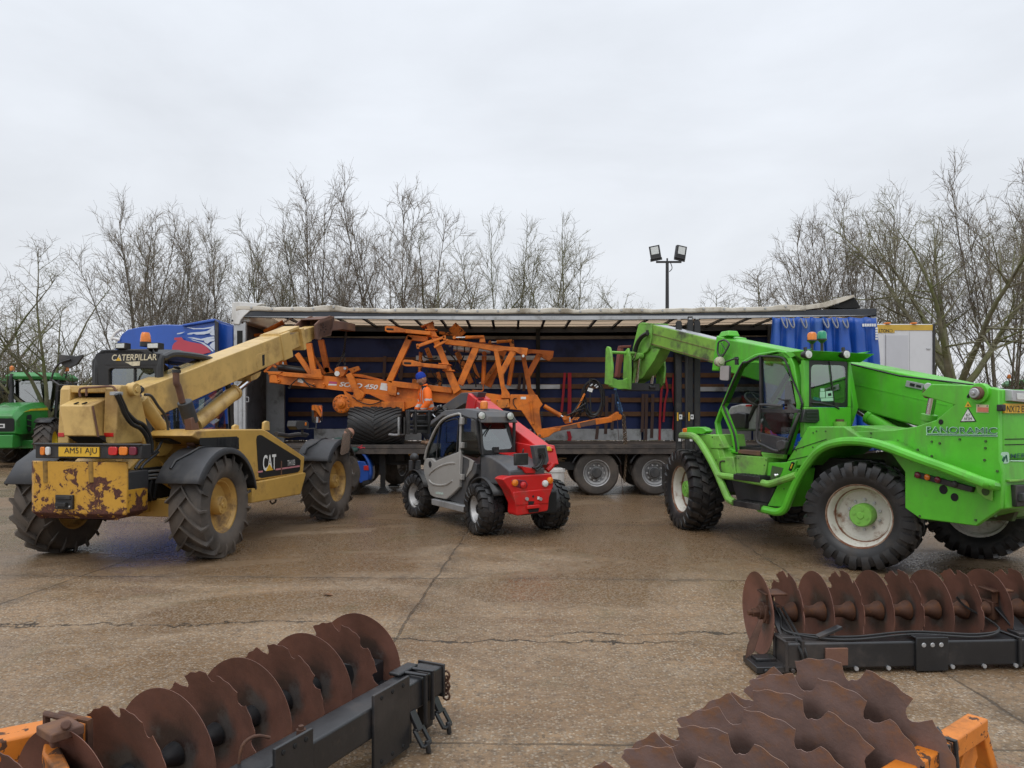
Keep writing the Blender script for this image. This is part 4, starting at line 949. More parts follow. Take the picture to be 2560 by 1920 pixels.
# engine cover on the right
yh = -.96; hood = [(478, 1090), (490, 1077), (545, 1073), (657, 1073), (668, 1077), (762, 1142), (758, 1184), (637, 1202), (622, 1160), (590, 1120), (520, 1110)]
mb = MB(); P = ct.SP(hood, yh); mb.prism(P, (0, .58, 0)); mb.build('engine_cover', m_yellow, r, bevel=.03, seg=3)
mb = MB(); mb.prism(ct.SP([(500, 1095), (592, 1091), (597, 1096), (598, 1123), (520, 1118), (500, 1112)], yh-.004), (0, .006, 0)); mb.build('grille_opening', m_dark, r)
for i in range(16):
    x = 545+i*3.4; mb = MB(); mb.beam(S(x, 1094, yh-.008), S(x, 1116, yh-.008), .006, .012); mb.build('grille_bar', m_plastic, r)
dp = [(641, 1100), (643, 1090), (650, 1087), (656, 1089), (748, 1146), (752, 1151), (750, 1175), (744, 1181), (654, 1195), (647, 1192)]
mb = MB(); mb.prism(ct.SP(dp, yh-.004), (0, .006, 0))
R1, U1 = (S(700, 1150, yh)-S(650, 1155, yh)), V((0, 0, 1))
def stext(m, txt, x0, y0, x1, y1, plane, k, **kw):
    a = S(x0, y0, plane); b = S(x1, y1, plane); m.mat(k).text(txt, a, (1, 0, 0), (0, 0, 1), S(x0, y0-(kw.pop('hpx')), plane).z-a.z, (b-a).x, **kw)
stext(mb, 'CAT', 657, 1178, 690, 1172, yh-.006, 1, hpx=40, bold=.02)
mb.mat(2).prism(ct.SP([(665, 1178), (683, 1175), (674, 1160)], yh-.012), (0, .004, 0))
mb.mat(3).prism(ct.SP([(645, 1178), (657, 1176.5), (657, 1180.5), (645, 1182)], yh-.007), (0, .003, 0)); mb.prism(ct.SP([(689, 1172), (750, 1163), (750, 1167), (689, 1176)], yh-.007), (0, .003, 0))
stext(mb, 'TH103', 718, 1165, 737, 1162, yh-.006, 1, hpx=14)
mb.build('cover_decal', [m_letter, m_wletter, m_plate, M('pink_stripe', (.55, .22, .24), .5)], r)
mb = MB(); mb.prism(ct.SP([(703, 1152), (705, 1152), (705, 1188), (703, 1188)], yh-.012), (0, .01, 0)); mb.build('cover_latch', m_rustplate, r)
mb = MB(); mb.prism(ct.SP([(634, 1206), (764, 1181), (765, 1187), (752, 1236), (630, 1258), (632, 1225)], yh-.04), (0, .5, 0)); mb.build('side_skirt', m_yellow, r, bevel=.025, seg=3)
for px, py in ((591, 1071), (667, 1062)):
    mb = MB(); p = S(px, py+12, yh+.1); mb.prism(ct.SP([(px-7, py+14), (px-6, py-6), (px, py-10), (px+7, py-8), (px+8, py+14)], yh+.12), (0, .04, 0)); mb.build('bonnet_bracket', m_yellow2, r, bevel=.01)
mb = MB(); mb.tube(ct.SP([(675, 1253), (680, 1260), (688, 1256), (690, 1249)], yh+.1), .012, 6); mb.build('skirt_hook', m_black, r)
# fenders
def fender(xc, yc_, a0, a1, w, rad, flat=False, mm=m_fender):
    m = MB(); rows = []
    n = 5 if flat else 18
    for i in range(n+1):
        a = R_(a0+(a1-a0)*i/n); s_ = 1 if yc_ > 0 else -1
        x, z = xc+rad*math.cos(a), .63+rad*math.sin(a)
        x2, z2 = xc+(rad-.07)*math.cos(a), .63+(rad-.07)*math.sin(a)
        rows.append([(x2, yc_+s_*w/2, z2), (x, yc_+s_*(w/2-.03), z), (x, yc_-s_*w/2, z), (x-.0, yc_-s_*w/2, z-.0)][:3])
    m.loft(rows, caps=False, closed=False); o = m.build('fender', mm, r, ang=30 if flat else 50)
    b = o.modifiers.new('thick', 'SOLIDIFY'); b.thickness = .014; return o
fender(0, -1.0, 153, 12, .56, .70); fender(WB, -1.02, 148, 35, .56, .70); fender(0, 1.02, 156, 30, .54, .69, True); fender(WB, 1.02, 150, 20, .54, .70)
for xc in (0, WB):
    for yy in (-1.0,):
        mb = MB(); mb.tube([(xc+(.713)*math.cos(R_(a)), yy+.05+(.10 if a > 125 else 0), .63+(.713)*math.sin(R_(a))) for a in (70, 85, 100, 115, 128, 138)], .016, 6); mb.build('fender_strap', m_black, r)
# cab on the left
x0, x1 = .42, 1.95; rear = ct.QP([(229, 1010), (229, 905), (240, 884), (262, 874), (346, 874), (382, 888), (398, 920), (400, 1010)], x0)
yl, yr = rear[0].y, rear[-1].y; zr = rear[3].z
def cabring(x, k=0., dz=0.):
    return [V((x, p.y+(k if p.y < (yl+yr)/2 else -k), p.z-dz)) for p in rear]
mb = MB()
def frame_face(xa, outer_px, inner_px, th):
    o, i_ = ct.QP(outer_px, xa), ct.QP(inner_px, xa); ring_prism(mb, o, i_, (th, 0, 0))
win = [(272, 955), (273, 930), (278, 922), (290, 921), (350, 921), (378, 923), (386, 933), (388, 955)]
outp = [(229, 1010), (229, 905), (240, 884), (262, 874), (346, 874), (382, 888), (398, 920), (400, 1010)]
frame_face(x0, outp, [(272, 1000), (272, 926), (276, 922), (282, 921), (350, 921), (382, 922), (386, 930), (388, 1000)], .06)
mb.build('cab_rear_frame', m_black, r, bevel=.012)
mb = MB(); mb.prism(ct.QP([(270, 1000), (270, 920), (389, 920), (389, 1000)], x0+.035), (.006, 0, 0)); mb.build('rear_window', m_glass, r)
mb = MB(); mb.prism(ct.QP([(334, 1000), (334, 921), (338, 921), (338, 1000)], x0+.02), (.03, 0, 0)); mb.build('window_bar', m_black, r)
mb = MB(); roofr = lambda x, z, k: [(x, yl-k, z), (x, yr+k, z)]
mb.loft([[(x0, yl-.06, zr-.07), (x0, yr+.1, zr-.07), (x0, yr+.18, zr), (x0, yl-.14, zr)], [(x0+.6, yl-.06, zr-.03), (x0+.6, yr+.04, zr-.03), (x0+.6, yr+.14, zr+.04), (x0+.6, yl-.12, zr+.04)], [(x1, yl-.1, zr-.10), (x1, yr+.10, zr-.10), (x1, yr+.2, zr-.03), (x1, yl-.18, zr-.03)]])
mb.build('cab_roof', m_black, r, bevel=.02)
for yy, dy in ((yr+.02, 0), (yl-.06, 0)):
    mb = MB(); mb.tube(smooth_path([(x0+.03, yy, 1.1), (x0+.03, yy, zr-.25), (x0+.12, yy, zr-.10), (x0+.5, yy+.02, zr-.03), (x1-.2, yy, zr-.09), (x1+.12, yy, zr-.5), (x1+.2, yy, 1.2)], 4), .045, 8); mb.build('cab_pillar', m_black, r)
    mb = MB(); mb.prism([(x0+.08, yy, 1.15), (x1+.1, yy, 1.15), (x1-.1, yy, zr-.14), (x0+.2, yy, zr-.14)], (0, .006, 0)); mb.build('side_window', m_glass, r)
mb = MB(); mb.bx(x0+.04, x1+.15, yr+.03, yl-.1, .75, 1.15); mb.build('cab_floor', m_black, r, bevel=.02)
mb = MB(); mb.bx(x0+.3, x0+.75, yr+.25, yl-.35, 1.15, 1.45); mb.bx(x0+.22, x0+.36, yr+.25, yl-.35, 1.4, 2.05); mb.build('seat', m_plastic, r, bevel=.05)
mb = MB(); a = Q(280, 901, x0-.004); b = Q(392, 901, x0-.004); mb.prism(ct.QP([(262, 883), (394, 885), (398, 912), (262, 912)], x0-.006), (.01, 0, 0))
mb.mat(1).text('CATERPILLAR', Q(280, 902, x0-.008), (0, -1, 0), (0, 0, 1), Q(280, 886.5, x0).z-Q(280, 902, x0).z, abs(a.y-b.y), bold=.012, shear=.12)
mb.mat(1).prism(ct.QP([(312, 905), (350, 903), (349, 914), (330, 915), (322, 910)], x0-.009), (.002, 0, 0)); mb.mat(2).prism(ct.QP([(289, 902), (302, 902), (296, 893)], x0-.013), (.002, 0, 0))
mb.build('cab_header', [m_black, M('cream_lettering', (.62, .56, .40), .6, var=.2, vs=30), m_plate], r)
for pa in ((288, 857, 313, 872), (367, 857, 397, 872)):
    a, b = Q(pa[0], pa[1], x0-.02), Q(pa[2], pa[3], x0-.02); mb = MB(); mb.bx(x0-.02, x0+.09, b.y, a.y, b.z, a.z); mb.mat(1).bx(x0-.026, x0-.019, b.y+.012, a.y-.012, b.z+.012, a.z-.012)
    ym = (a.y+b.y)/2; mb.mat(0).beam((x0+.03, ym, b.z), (x0+.06, ym, zr-.02), .04, .04, up=(1, 0, 0)); mb.build('work_lamp', [m_black, m_lens], r, bevel=.012)
a = Q(364, 873, x0+.15); mb = MB(); zb_ = Q(0, 873, x0+.15).z; mb.lathe([(.07, 0), (.07, .06), (0, .06)], o=(x0+.15, a.y, zb_), d=(0, 0, 1), n=18); bo = mb.build('beacon', m_black, r)
mb = MB(); mb.lathe([(.066, .06), (.066, .09), (.058, .15), (.045, .185), (0, .19)], o=(x0+.15, a.y, zb_), d=(0, 0, 1), n=18); mb.build('beacon_lens', m_amber, bo)
# mirrors
mm_ = MB(); pl = ct.QP([(146, 886), (148, 906), (158, 915), (172, 920), (192, 911), (205, 893), (206, 886), (190, 890)], -.3); mm_.prism(pl, (.03, 0, 0)); mo = mm_.build('mirror', m_plastic, r, bevel=.006)
mm_ = MB(); mm_.tube(smooth_path(ct.QP([(176, 899), (154, 908), (140, 922), (130, 955), (138, 962), (172, 962)], -.32) if False else ct.QP([(176, 899), (150, 908), (136, 925), (127, 952)], -.32), 3), .012, 6)
mm_.tube(ct.QP([(130, 950), (148, 963), (172, 962)], -.32), .012, 6); mm_.build('mirror_arm', m_black, mo)
# front right corner: lamp, arm, wing mirrors
yf = -1.12
mb = MB(); a, b = S(739, 1052, yf), S(772, 1073, yf); mb.prism(ct.SP(round_poly([(739, 1052), (770, 1052), (772, 1073), (740, 1074)], 5) and [(741, 1052), (768, 1052), (773, 1058), (772, 1071), (745, 1074), (739, 1066)], yf), (0, .14, 0)); mb.mat(1).prism(ct.SP([(763, 1056), (767, 1056), (767, 1064), (763, 1064)], yf-.004), (0, .01, 0))
fo = mb.build('front_lamp', [m_plastic, m_amber], r, bevel=.012)
mb = MB(); mb.tube(ct.SP([(756, 1074), (756, 1084), (770, 1086)], yf+.05), .02, 6); mb.tube(ct.SP([(690, 1085), (720, 1090), (745, 1086), (765, 1088)], yf+.25), .035, 8); mb.tube(ct.SP([(765, 1072), (790, 1071), (791, 1058)], yf), .010, 6); mb.build('lamp_arm', m_plastic, r)
mq = ct.SP(round_poly([(778, 1013), (805, 1012), (806, 1053), (786, 1058), (778, 1056)], 4) and [(779, 1014), (782, 1012), (803, 1012), (806, 1016), (805, 1052), (801, 1056), (786, 1058), (779, 1055)], yf-.05)
mb = MB(); mb.prism([p+V((.012, .003, 0)) for p in mq], (.03, .01, 0)); mo = mb.build('wing_mirror', m_plastic, r, bevel=.004); mb = MB(); mb.prism(inset(mq, .004), (.006, .002, 0)); mb.build('mirror_glass', m_chrome, mo)
mq = ct.SP([(857, 1084), (876, 1081), (876, 1122), (872, 1132), (856, 1138), (852, 1134)], yf-.18); tl_ = V((0, 0, 0))
mb = MB(); mb.prism([p+V((.012, .003, 0)) for p in mq], (.03, .01, 0)); mo = mb.build('wing_mirror', m_plastic, r, bevel=.004); mb = MB(); zt_ = max(p.z for p in mq); mb.prism([p+V((-.22*(zt_-p.z)*-1*0-.10*(zt_-p.z), 0, 0)) for p in inset(mq, .003)], (.006, .002, 0)); mb.build('mirror_glass', M('tan_reflection_glass', (.55, .42, .33), .25, .7, var=.05), mo)  # tan of the reflected concrete painted into the glass colour
mb = MB(); mb.tube(ct.SP([(862, 1130), (856, 1150), (842, 1160)], yf), .012, 6); mb.build('mirror_arm', m_black, mo)
mb = MB(); mb.bx(WB+.35, WB+.55, -.9, -.3, .7, .95); mb.prism(ct.SP([(852, 1140), (858, 1140), (858, 1180), (853, 1200)], -1.0), (0, .5, 0)); mb.build('front_frame', m_yellow, r, bevel=.01)
# ---------------------------------------------------------------- big green telehandler seen from behind its left side
gr = Fr('green_telehandler', 4.84, 8.68, -22, 'large bright green telehandler with open cab door, boom raised over the trailer deck', 'telehandler')
r = gr.root; WB = 3.2; S, Q = gr.S, gr.Q
kit = wheel_kit('green', .61, .48, .345, 'block', m_rubberw, m_rimwhite, m_greend, -.03, .13, .16, nl=24, bolts=10, boltm=m_alu, lugh=.035, lipm=M('rusty_rim_lip', (.30, .21, .15), .7, dirt=(.16, .06, .03), damt=.6, ds=7, var=.2))
put_wheel(gr, kit, 0, .95, .60, 27, .3); put_wheel(gr, kit, 0, -.95, .60, 24, .8); put_wheel(gr, kit, WB, .95, .60, -13, .1); put_wheel(gr, kit, WB, -.95, .60, -13, 1.2)
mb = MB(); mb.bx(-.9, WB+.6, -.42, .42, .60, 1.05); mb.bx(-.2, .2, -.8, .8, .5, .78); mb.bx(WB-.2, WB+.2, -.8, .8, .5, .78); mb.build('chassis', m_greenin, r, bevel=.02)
# rear body: left and right plates with the triangular opening, and the tail between
yl = 1.02; xe = S(2500, 1150, yl).x
plate = [(2328, 960), (2455, 964), (2497, 974), (2499, 1150), (2507, 1180), (2501, 1272), (2440, 1315), (2300, 1297), (2262, 1270), (2262, 1180), (2215, 1116), (2140, 1098), (2125, 1079), (2235, 1075), (2290, 1066), (2340, 1050), (2385, 1012), (2300, 988)]
P = gr.SP(plate, yl)
mb = MB(); mb.prism(P, (0, -.05, 0)); mb.build('rear_side_plate', m_green, r, bevel=.012); mb = MB(); mb.prism([p+V((0, -1.70, 0)) for p in P], (0, -.05, 0)); mb.build('rear_side_plate', m_green, r, bevel=.012)
xt = P[2].x; zt = P[1].z; zl = P[5].z; zbt = P[6].z
mb = MB(); mb.loft([[(xt+.0, yl-.05, P[3].z), (xt, -.68, P[3].z), (xt, -.68, zt-.04), (xt, yl-.05, zt-.04)], [(xt+.5, yl-.05, P[3].z), (xt+.5, -.68, P[3].z), (xt+.5, -.68, zt-.02), (xt+.5, yl-.05, zt-.02)]])
mb.loft([[(xt-.03, yl-.052, zl), (xt-.03, -.68, zl), (xt-.0, -.68, P[3].z-.003), (xt-.0, yl-.052, P[3].z-.003)], [(xt+.5, yl-.052, zbt), (xt+.5, -.68, zbt), (xt+.5, -.68, P[3].z-.003), (xt+.5, yl-.052, P[3].z-.003)]])
mb.build('tail_block', m_green, r, bevel=.02)
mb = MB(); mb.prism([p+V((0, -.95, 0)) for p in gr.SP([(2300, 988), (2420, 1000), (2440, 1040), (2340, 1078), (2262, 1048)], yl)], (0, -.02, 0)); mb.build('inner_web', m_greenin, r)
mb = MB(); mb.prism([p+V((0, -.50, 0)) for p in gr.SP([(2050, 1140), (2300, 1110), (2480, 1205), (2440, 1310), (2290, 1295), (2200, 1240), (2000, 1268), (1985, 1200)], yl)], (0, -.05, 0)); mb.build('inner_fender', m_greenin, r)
c = S(2451, 983, yl); mb = MB(); mb.cyl(c+V((0, -.04, 0)), c+V((0, .03, 0)), .095, 28); mb.mat(1).cyl(c+V((0, .02, 0)), c+V((0, .075, 0)), .062, 24); mb.mat(2).cyl(c+V((0, .06, 0)), c+V((0, .095, 0)), .048, 24); mb.cyl(c+V((0, .09, 0)), c+V((0, .115, 0)), .022, 6)
mb.build('boom_pivot', [m_green, m_rustplate, m_alu], r, bevel=.006)
mb = MB(); mb.tube(smooth_path(gr.SP([(2420, 994), (2424, 987), (2432, 984)], yl+.002)), .014, 6); mb.build('pin_slot', m_dark, r)
for px, py, rr_ in ((2353, 1055, .026), (2359, 1224, .045), (2387, 1243, .04)):
    p = S(px, py, yl-.002); mb = MB(); mb.cyl(p, p+V((0, .006, 0)), rr_, 18); mb.build('plate_hole', m_dark, r)
# writing on the left plate
def stx(m, k, txt, x0, y0, x1, hpx, pl, **kw):
    a, b = S(x0, y0, pl), S(x1, y0, pl); m.mat(k).text(txt, a, (-1, 0, 0), (0, 0, 1), S(x0, y0-hpx, pl).z-a.z, abs(b.x-a.x), **kw)
m_pgreen = M('dark_green_lettering', (.008, .10, .055), .5, var=.05); m_plight = M('pale_green_outline', (.42, .66, .50), .5, var=.05)
mb = MB(); stx(mb, 1, 'PANORAMIC', 2316, 1082, 2494, 16, yl+.004, bold=.025); stx(mb, 0, 'PANORAMIC', 2318.2, 1080.6, 2491.8, 13.2, yl+.007, bold=-.012)
mb.mat(1).prism(gr.SP([(2316, 1083), (2494, 1087), (2494, 1092), (2316, 1088)], yl+.002), (0, .003, 0)); mb.mat(0).prism(gr.SP([(2318, 1084.6), (2492, 1088.4), (2492, 1090), (2318, 1086.2)], yl+.006), (0, .003, 0))
mb.build('side_lettering', [m_pgreen, m_plight], r)
mb = MB(); t = [(2420.5, 1019), (2441, 1054), (2400.5, 1055)]; mb.prism(gr.SP(t, yl+.002), (0, .003, 0)); mb.mat(1).prism([p+V((0, .003, 0)) for p in gr.SP([(2420.5, 1022.5), (2437.5, 1052), (2403.5, 1053)], yl+.002)], (0, .002, 0))
mb.mat(0); stx(mb, 0, '67', 2415.5, 1041, 2425.5, 7, yl+.009); stx(mb, 0, 'AF3M', 2410, 1050, 2430, 7, yl+.009); mb.build('test_sticker', [m_letter, m_whitelens], r)
mb = MB(); mb.prism(gr.SP([(2420, 1003), (2429, 1017), (2412, 1018)], yl+.002), (0, .003, 0)); mb.mat(1).prism(gr.SP([(2420, 1010), (2422, 1014), (2418, 1014)], yl+.006), (0, .003, 0)); mb.build('warning_sticker', [m_plate, m_letter], r)
mb = MB(); mb.prism(gr.SP([(2441, 1011), (2472, 1012), (2472, 1032), (2441, 1031)], yl+.002), (0, .003, 0)); mb.mat(1).prism(gr.SP([(2444, 1018), (2471, 1019), (2471, 1030), (2444, 1029)], yl+.006), (0, .003, 0)); mb.mat(2)
for px in (2446, 2468): mb.prism(gr.SP([(px, 1013), (px+2, 1016), (px-2, 1016)], yl+.006), (0, .003, 0))
mb.build('instruction_sticker', [M('cream_sticker', (.62, .56, .36), .5), M('salmon_print', (.62, .20, .13), .5), m_letter], r)
# tail: number plate, maker's badge and name, lamp, tow bracket
mb = MB(); a, b = Q(2512, 1009, xt-.02), Q(2600, 1033, xt-.02); mb.bx(xt-.02, xt, b.y, a.y, b.z, a.z); mb.mat(1).text('NX12 EK', Q(2517, 1030, xt-.0215), (0, -1, 0), (0, 0, 1), Q(2517, 1014, xt).z-Q(2517, 1030, xt).z, abs(Q(2517, 1020, xt).y-Q(2568, 1020, xt).y)); mb.build('number_plate', [m_plate, m_letter], r)
mb = MB(); a, b = Q(2504, 1011, xt-.05), Q(2513, 1028, xt-.05); mb.bx(xt-.06, xt, b.y, a.y, b.z, a.z); mb.build('plate_lamp', m_black, r, bevel=.008)
mb = MB(); o = gr.QP([(2501, 1130), (2522, 1130), (2523, 1158), (2502, 1159)], xt-.004); o = round_poly(o, .03, 3); mb.mat(1).prism(o, (-.003, 0, 0)); mb.mat(0)
for seg in (((2505, 1154), (2510, 1142), (2513, 1147)), ((2508, 1155), (2516, 1138), (2518, 1154))):
    q = gr.QP(seg, xt-.009)
    for i in range(2): mb.beam(q[i], q[i+1], .012, .004, up=(1, 0, 0))
mb.text('MERLO', Q(2526, 1146, xt-.005), (0, -1, 0), (0, 0, 1), Q(2526, 1134, xt).z-Q(2526, 1146, xt).z, .36, bold=.012)
mb.mat(1).prism(gr.QP([(2525, 1150), (2610, 1152), (2610, 1155), (2525, 1153)], xt-.005), (-.003, 0, 0)); mb.build('rear_badge', [m_pgreen, m_plight], r)
mb = MB(); a = Q(2528, 975, xt-.05); mb.loft([[(xt-.06, a.y, a.z), (xt-.06, a.y-.32, a.z-.01), (xt-.06, a.y-.32, a.z-.12), (xt-.06, a.y, a.z-.10)], [(xt+.2, a.y+.03, a.z+.03), (xt+.2, a.y-.34, a.z+.02), (xt+.2, a.y-.34, a.z-.14), (xt+.2, a.y+.03, a.z-.10)]]); mb.mat(1).bx(xt-.066, xt-.058, a.y-.26, a.y-.06, a.z-.09, a.z-.03); mb.build('rear_work_lamp', [m_alu, m_lens], r, bevel=.012)
mb = MB(); a = Q(2536, 1240, xt-.05); mb.bx(xt-.07, xt, a.y-.3, a.y, a.z-.10, a.z+.10); mb.mat(1).bx(xt-.12, xt-.06, a.y-.28, a.y-.02, a.z-.05, a.z+.03); mb.build('tow_bracket', [m_black, m_plastic], r, bevel=.01)
mb = MB(); mb.bx(xt-.05, xt, a.y-.45, a.y+.06, a.z+.13, a.z+.15); mb.build('tail_ledge', m_greend, r, bevel=.005)
for py in (1098, 1112): mb = MB(); p = Q(2512, py, xt-.002); mb.beam(p, p+V((0, -.5, 0)), .004, .008); mb.build('panel_seam', m_dark, r)
# rear mudguard: tube edge with sloping sheet and lamp strip
yo = 1.22
tb = smooth_path([S(2487, 1214, 1.06)]+gr.SP([(2460, 1207), (2380, 1176), (2300, 1148), (2200, 1112)], yo)+gr.SP([(2140, 1103), (2090, 1107), (2050, 1124), (2020, 1158), (1994, 1200), (1974, 1245), (1962, 1272), (1945, 1280), (1925, 1277), (1899, 1271)], yo), 3)
mb = MB(); mb.tube(tb, .050, 10); mb.build('side_rail', m_greend if False else m_green, r)
mb = MB(); inner = gr.SP([(2478, 1210), (2380, 1165), (2300, 1128), (2245, 1099), (2200, 1098), (2128, 1100)], yl-.0); outer = gr.SP([(2478, 1213), (2380, 1176), (2300, 1148), (2220, 1119), (2180, 1107), (2130, 1103)], yo)
mb.loft([[p+V((0, 0, -.004)) for p in inner], outer], caps=False, closed=False); fo = mb.build('mudguard_sheet', m_green, r, ang=20); q = fo.modifiers.new('thick', 'SOLIDIFY'); q.thickness = .012
mb = MB(); o = gr.SP([(2286, 1179), (2432, 1218), (2428, 1231), (2284, 1193)], yl+.04); mb.prism(o, (0, -.05, 0)); lo = mb.build('lamp_strip', m_black, r, bevel=.006)
for px, py, mm in ((2294, 1188, m_darkred), (2318, 1193, m_amber), (2344, 1199, m_darkred), (2387, 1210, m_plastic)):
    p = S(px, py, yl+.045); mb = MB(); mb.ball(p, .033, 12, 8, 1, .6, 1); mb.build('marker_lamp', mm, lo)
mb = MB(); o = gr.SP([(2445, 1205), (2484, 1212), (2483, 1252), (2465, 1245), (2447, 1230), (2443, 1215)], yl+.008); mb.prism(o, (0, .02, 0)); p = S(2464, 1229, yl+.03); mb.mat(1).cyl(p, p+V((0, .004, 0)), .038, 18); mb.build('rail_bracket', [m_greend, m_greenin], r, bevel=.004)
# front left: rail, steps, side boxes
tb = smooth_path(gr.SP([(1703, 1089), (1722, 1089), (1731, 1090), (1746, 1101), (1772, 1141), (1794, 1185), (1817, 1239), (1825, 1250), (1836, 1256)], 1.24), 3)
mb = MB(); mb.tube(tb, .050, 10); mb.build('side_rail', m_greend, r)
mb = MB(); mb.tube(smooth_path(gr.SP([(1795, 1188), (1835, 1193), (1870, 1200), (1902, 1206), (1922, 1210), (1945, 1204), (1992, 1188)], 1.24), 3), .045, 10); mb.build('step_rail', m_greend, r)
for x0, y0, x1, y1 in ((1836, 1192, 1902, 1202), (1836, 1258, 1902, 1271)):
    a, b = S(x0, y0, 1.27), S(x1, y1, 1.27); z = (a.z+b.z)/2; mb = MB(); mb.bx(b.x, a.x, 1.05, 1.29, z-.03, z+.045)
    n = 7
    for i in range(n): mb.bx(b.x+(a.x-b.x)*(i+.2)/n, b.x+(a.x-b.x)*(i+.5)/n, 1.06, 1.285, z+.045, z+.056)
    mb.build('step', m_black, r, bevel=.005)
def pan(name, pts, y, dep, mm, bev=.012): 
    m = MB(); m.prism(gr.SP(pts, y), (0, -dep, 0)); return m.build(name, mm, r, bevel=bev)
pan('front_wing', [(1700, 1088), (1735, 1086), (1790, 1086), (1800, 1160), (1790, 1180), (1770, 1140), (1745, 1103), (1730, 1093)], 1.12, .5, m_greend)
mb = MB(); mb.prism(gr.SP([(1717, 1068), (1748, 1067), (1758, 1070), (1766, 1078), (1758, 1085), (1717, 1086)], 1.15), (0, -.12, 0)); mb.mat(1).prism(gr.SP([(1706, 1071), (1716, 1070), (1716, 1085), (1706, 1084)], 1.15), (0, -.12, 0)); mb.build('front_indicator', [m_green, m_amber], r, bevel=.008)
pan('front_panel', [(1774, 1088), (1797, 1088), (1812, 1120), (1805, 1122), (1775, 1121)], 1.13, .1, m_greend)
pan('side_box', [(1788, 1146), (1812, 1142), (1832, 1142), (1840, 1186), (1808, 1182), (1796, 1178)], 1.12, .4, m_greend)
pan('side_box_upper', [(1778, 1122), (1806, 1122), (1812, 1144), (1788, 1146)], 1.11, .35, m_greend)
pan('compartment_door', [(1833, 1138), (1918, 1144), (1916, 1166), (1911, 1193), (1841, 1183), (1841, 1140)], 1.12, .4, m_greend, .015)
pan('fuel_tank', [(1828, 1200), (1936, 1219), (1920, 1264), (1842, 1252)], 1.02, .6, m_plastic, .03)
pan('step_pillar', [(1992, 1170), (1985, 1215), (1962, 1268), (1917, 1266), (1948, 1205)], 1.16, .30, m_green, .015)
pan('battery_housing', [(1920, 1156), (1960, 1156), (1990, 1150), (1984, 1180), (1948, 1206), (1916, 1204)], 1.11, .4, m_green)
pan('battery_recess', [(1930, 1164), (1958, 1170), (1946, 1200), (1923, 1202)], 1.115, .004, m_greenin, 0)
mb = MB(); p = S(1940, 1189, 1.125); mb.ball(p, .03, 10, 6); mb.ball(p+V((-.03, .0, .01)), .02, 8, 6); mb.build('isolator_key', m_steel, r)
mb = MB(); mb.beam(S(1975, 1176, 1.175), S(1983, 1156, 1.175), .03, .03, up=(0, 1, 0)); mb.mat(1).beam(S(1977, 1171, 1.195), S(1981, 1160, 1.195), .012, .01, up=(0, 1, 0)); mb.build('rubber_latch', [m_black, m_plate], r)
pan('rear_wing', [(1965, 1155), (2000, 1100), (2020, 1066), (2110, 1066), (2160, 1100), (2128, 1102), (2070, 1112), (2040, 1135), (2012, 1164), (1985, 1165)], 1.08, .8, m_green, .02)
for a, b in (((1980, 1126), (2066, 1098)), ((1945, 1157), (2020, 1140))): mb = MB(); mb.beam(S(*a, 1.083), S(*b, 1.083), .006, .006); mb.build('panel_seam', m_dark, r)
pan('lower_cheek', [(2100, 1068), (2142, 1064), (2250, 1080), (2236, 1100), (2160, 1100)], 1.0, .5, m_green)
mb = MB(); mb.bx(.1, 2.6, -.5, .80, .62, 1.2); mb.build('engine_bay', m_dark, r)
for px, py in ((2178, 1083), (2178, 1095), (2096, 1097), (2245, 1102), (2295, 1124), (2330, 1140), (2385, 1166), (2440, 1192), (2494, 1178), (2330, 1104), (2350, 1108), (2400, 1098), (2465, 1103), (2464, 1120), (2462, 1150), (2300, 1290), (2440, 1300), (2490, 1290)):
    p = S(px, py, yl+.001); mb = MB(); mb.cyl(p, p+V((0, .010, 0)), .012, 6); mb.build('bolt_head', m_greenin, r)
for px, py in ((2033, 1082), (2064, 1078), (2041, 1078), (1990, 1126), (2008, 1118), (2032, 1118), (1996, 1106), (1781, 1093), (1800, 1112), (1846, 1146), (1911, 1163), (1915, 1150), (1790, 1150), (1971, 1235), (1966, 1255), (1960, 1222)):
    yy = 1.083 if px > 1985 and py < 1130 else 1.162 if px > 1955 else 1.132 if py < 1120 else 1.122; p = S(px, py, yy); mb = MB(); mb.cyl(p+V((0, -.02, 0)), p+V((0, .004, 0)), .010, 8); mb.build('bolt_head', m_greenin, r)
mb = MB(); mb.tube(smooth_path(gr.SP([(1803, 1180), (1800, 1160), (1803, 1153), (1812, 1153)], 1.125), 4), .012, 5); mb.build('box_handle', m_greenin, r)
# boom
yb = -.15; bw = .44
A0, A1 = S(2360, 952, yb), S(1793, 842, yb); B0, B1 = S(2260, 1047, yb), S(1790, 922, yb)
ax = (A1-A0).normalized(); n_ = V((-ax.z, 0, ax.x)); hg = (A1-B1).dot(n_); Lb = (A1-A0).length; h0 = .60
def bs(t, drop, h, w, dy=0.):
    c = A0+ax*t; return [c+n_*(-drop)+V((0, dy, 0)), c+n_*(-drop)+V((0, dy-w, 0)), c+n_*(-drop-h)+V((0, dy-w, 0)), c+n_*(-drop-h)+V((0, dy, 0))]
mb = MB(); mb.loft([bs(-1.0, .02, h0, bw), bs(.3, .0, h0, bw), bs(Lb, 0, hg, bw)]); mb.loft([bs(Lb-.20, -.02, hg+.04, bw+.05, .025), bs(Lb+.0, -.02, hg+.07, bw+.05, .025)]); mb.build('boom', m_green, r, bevel=.04, seg=3)
mb = MB(); s0 = gr.SP([(2182, 952), (2259, 966), (2262, 945)], yb)
a, b = A0+ax*(-.1)-n_*.27, A0+ax*(Lb-.2)-n_*.27; mb.beam(a, b, .008, .012, up=n_); mb.build('boom_weld_line', m_green, r)
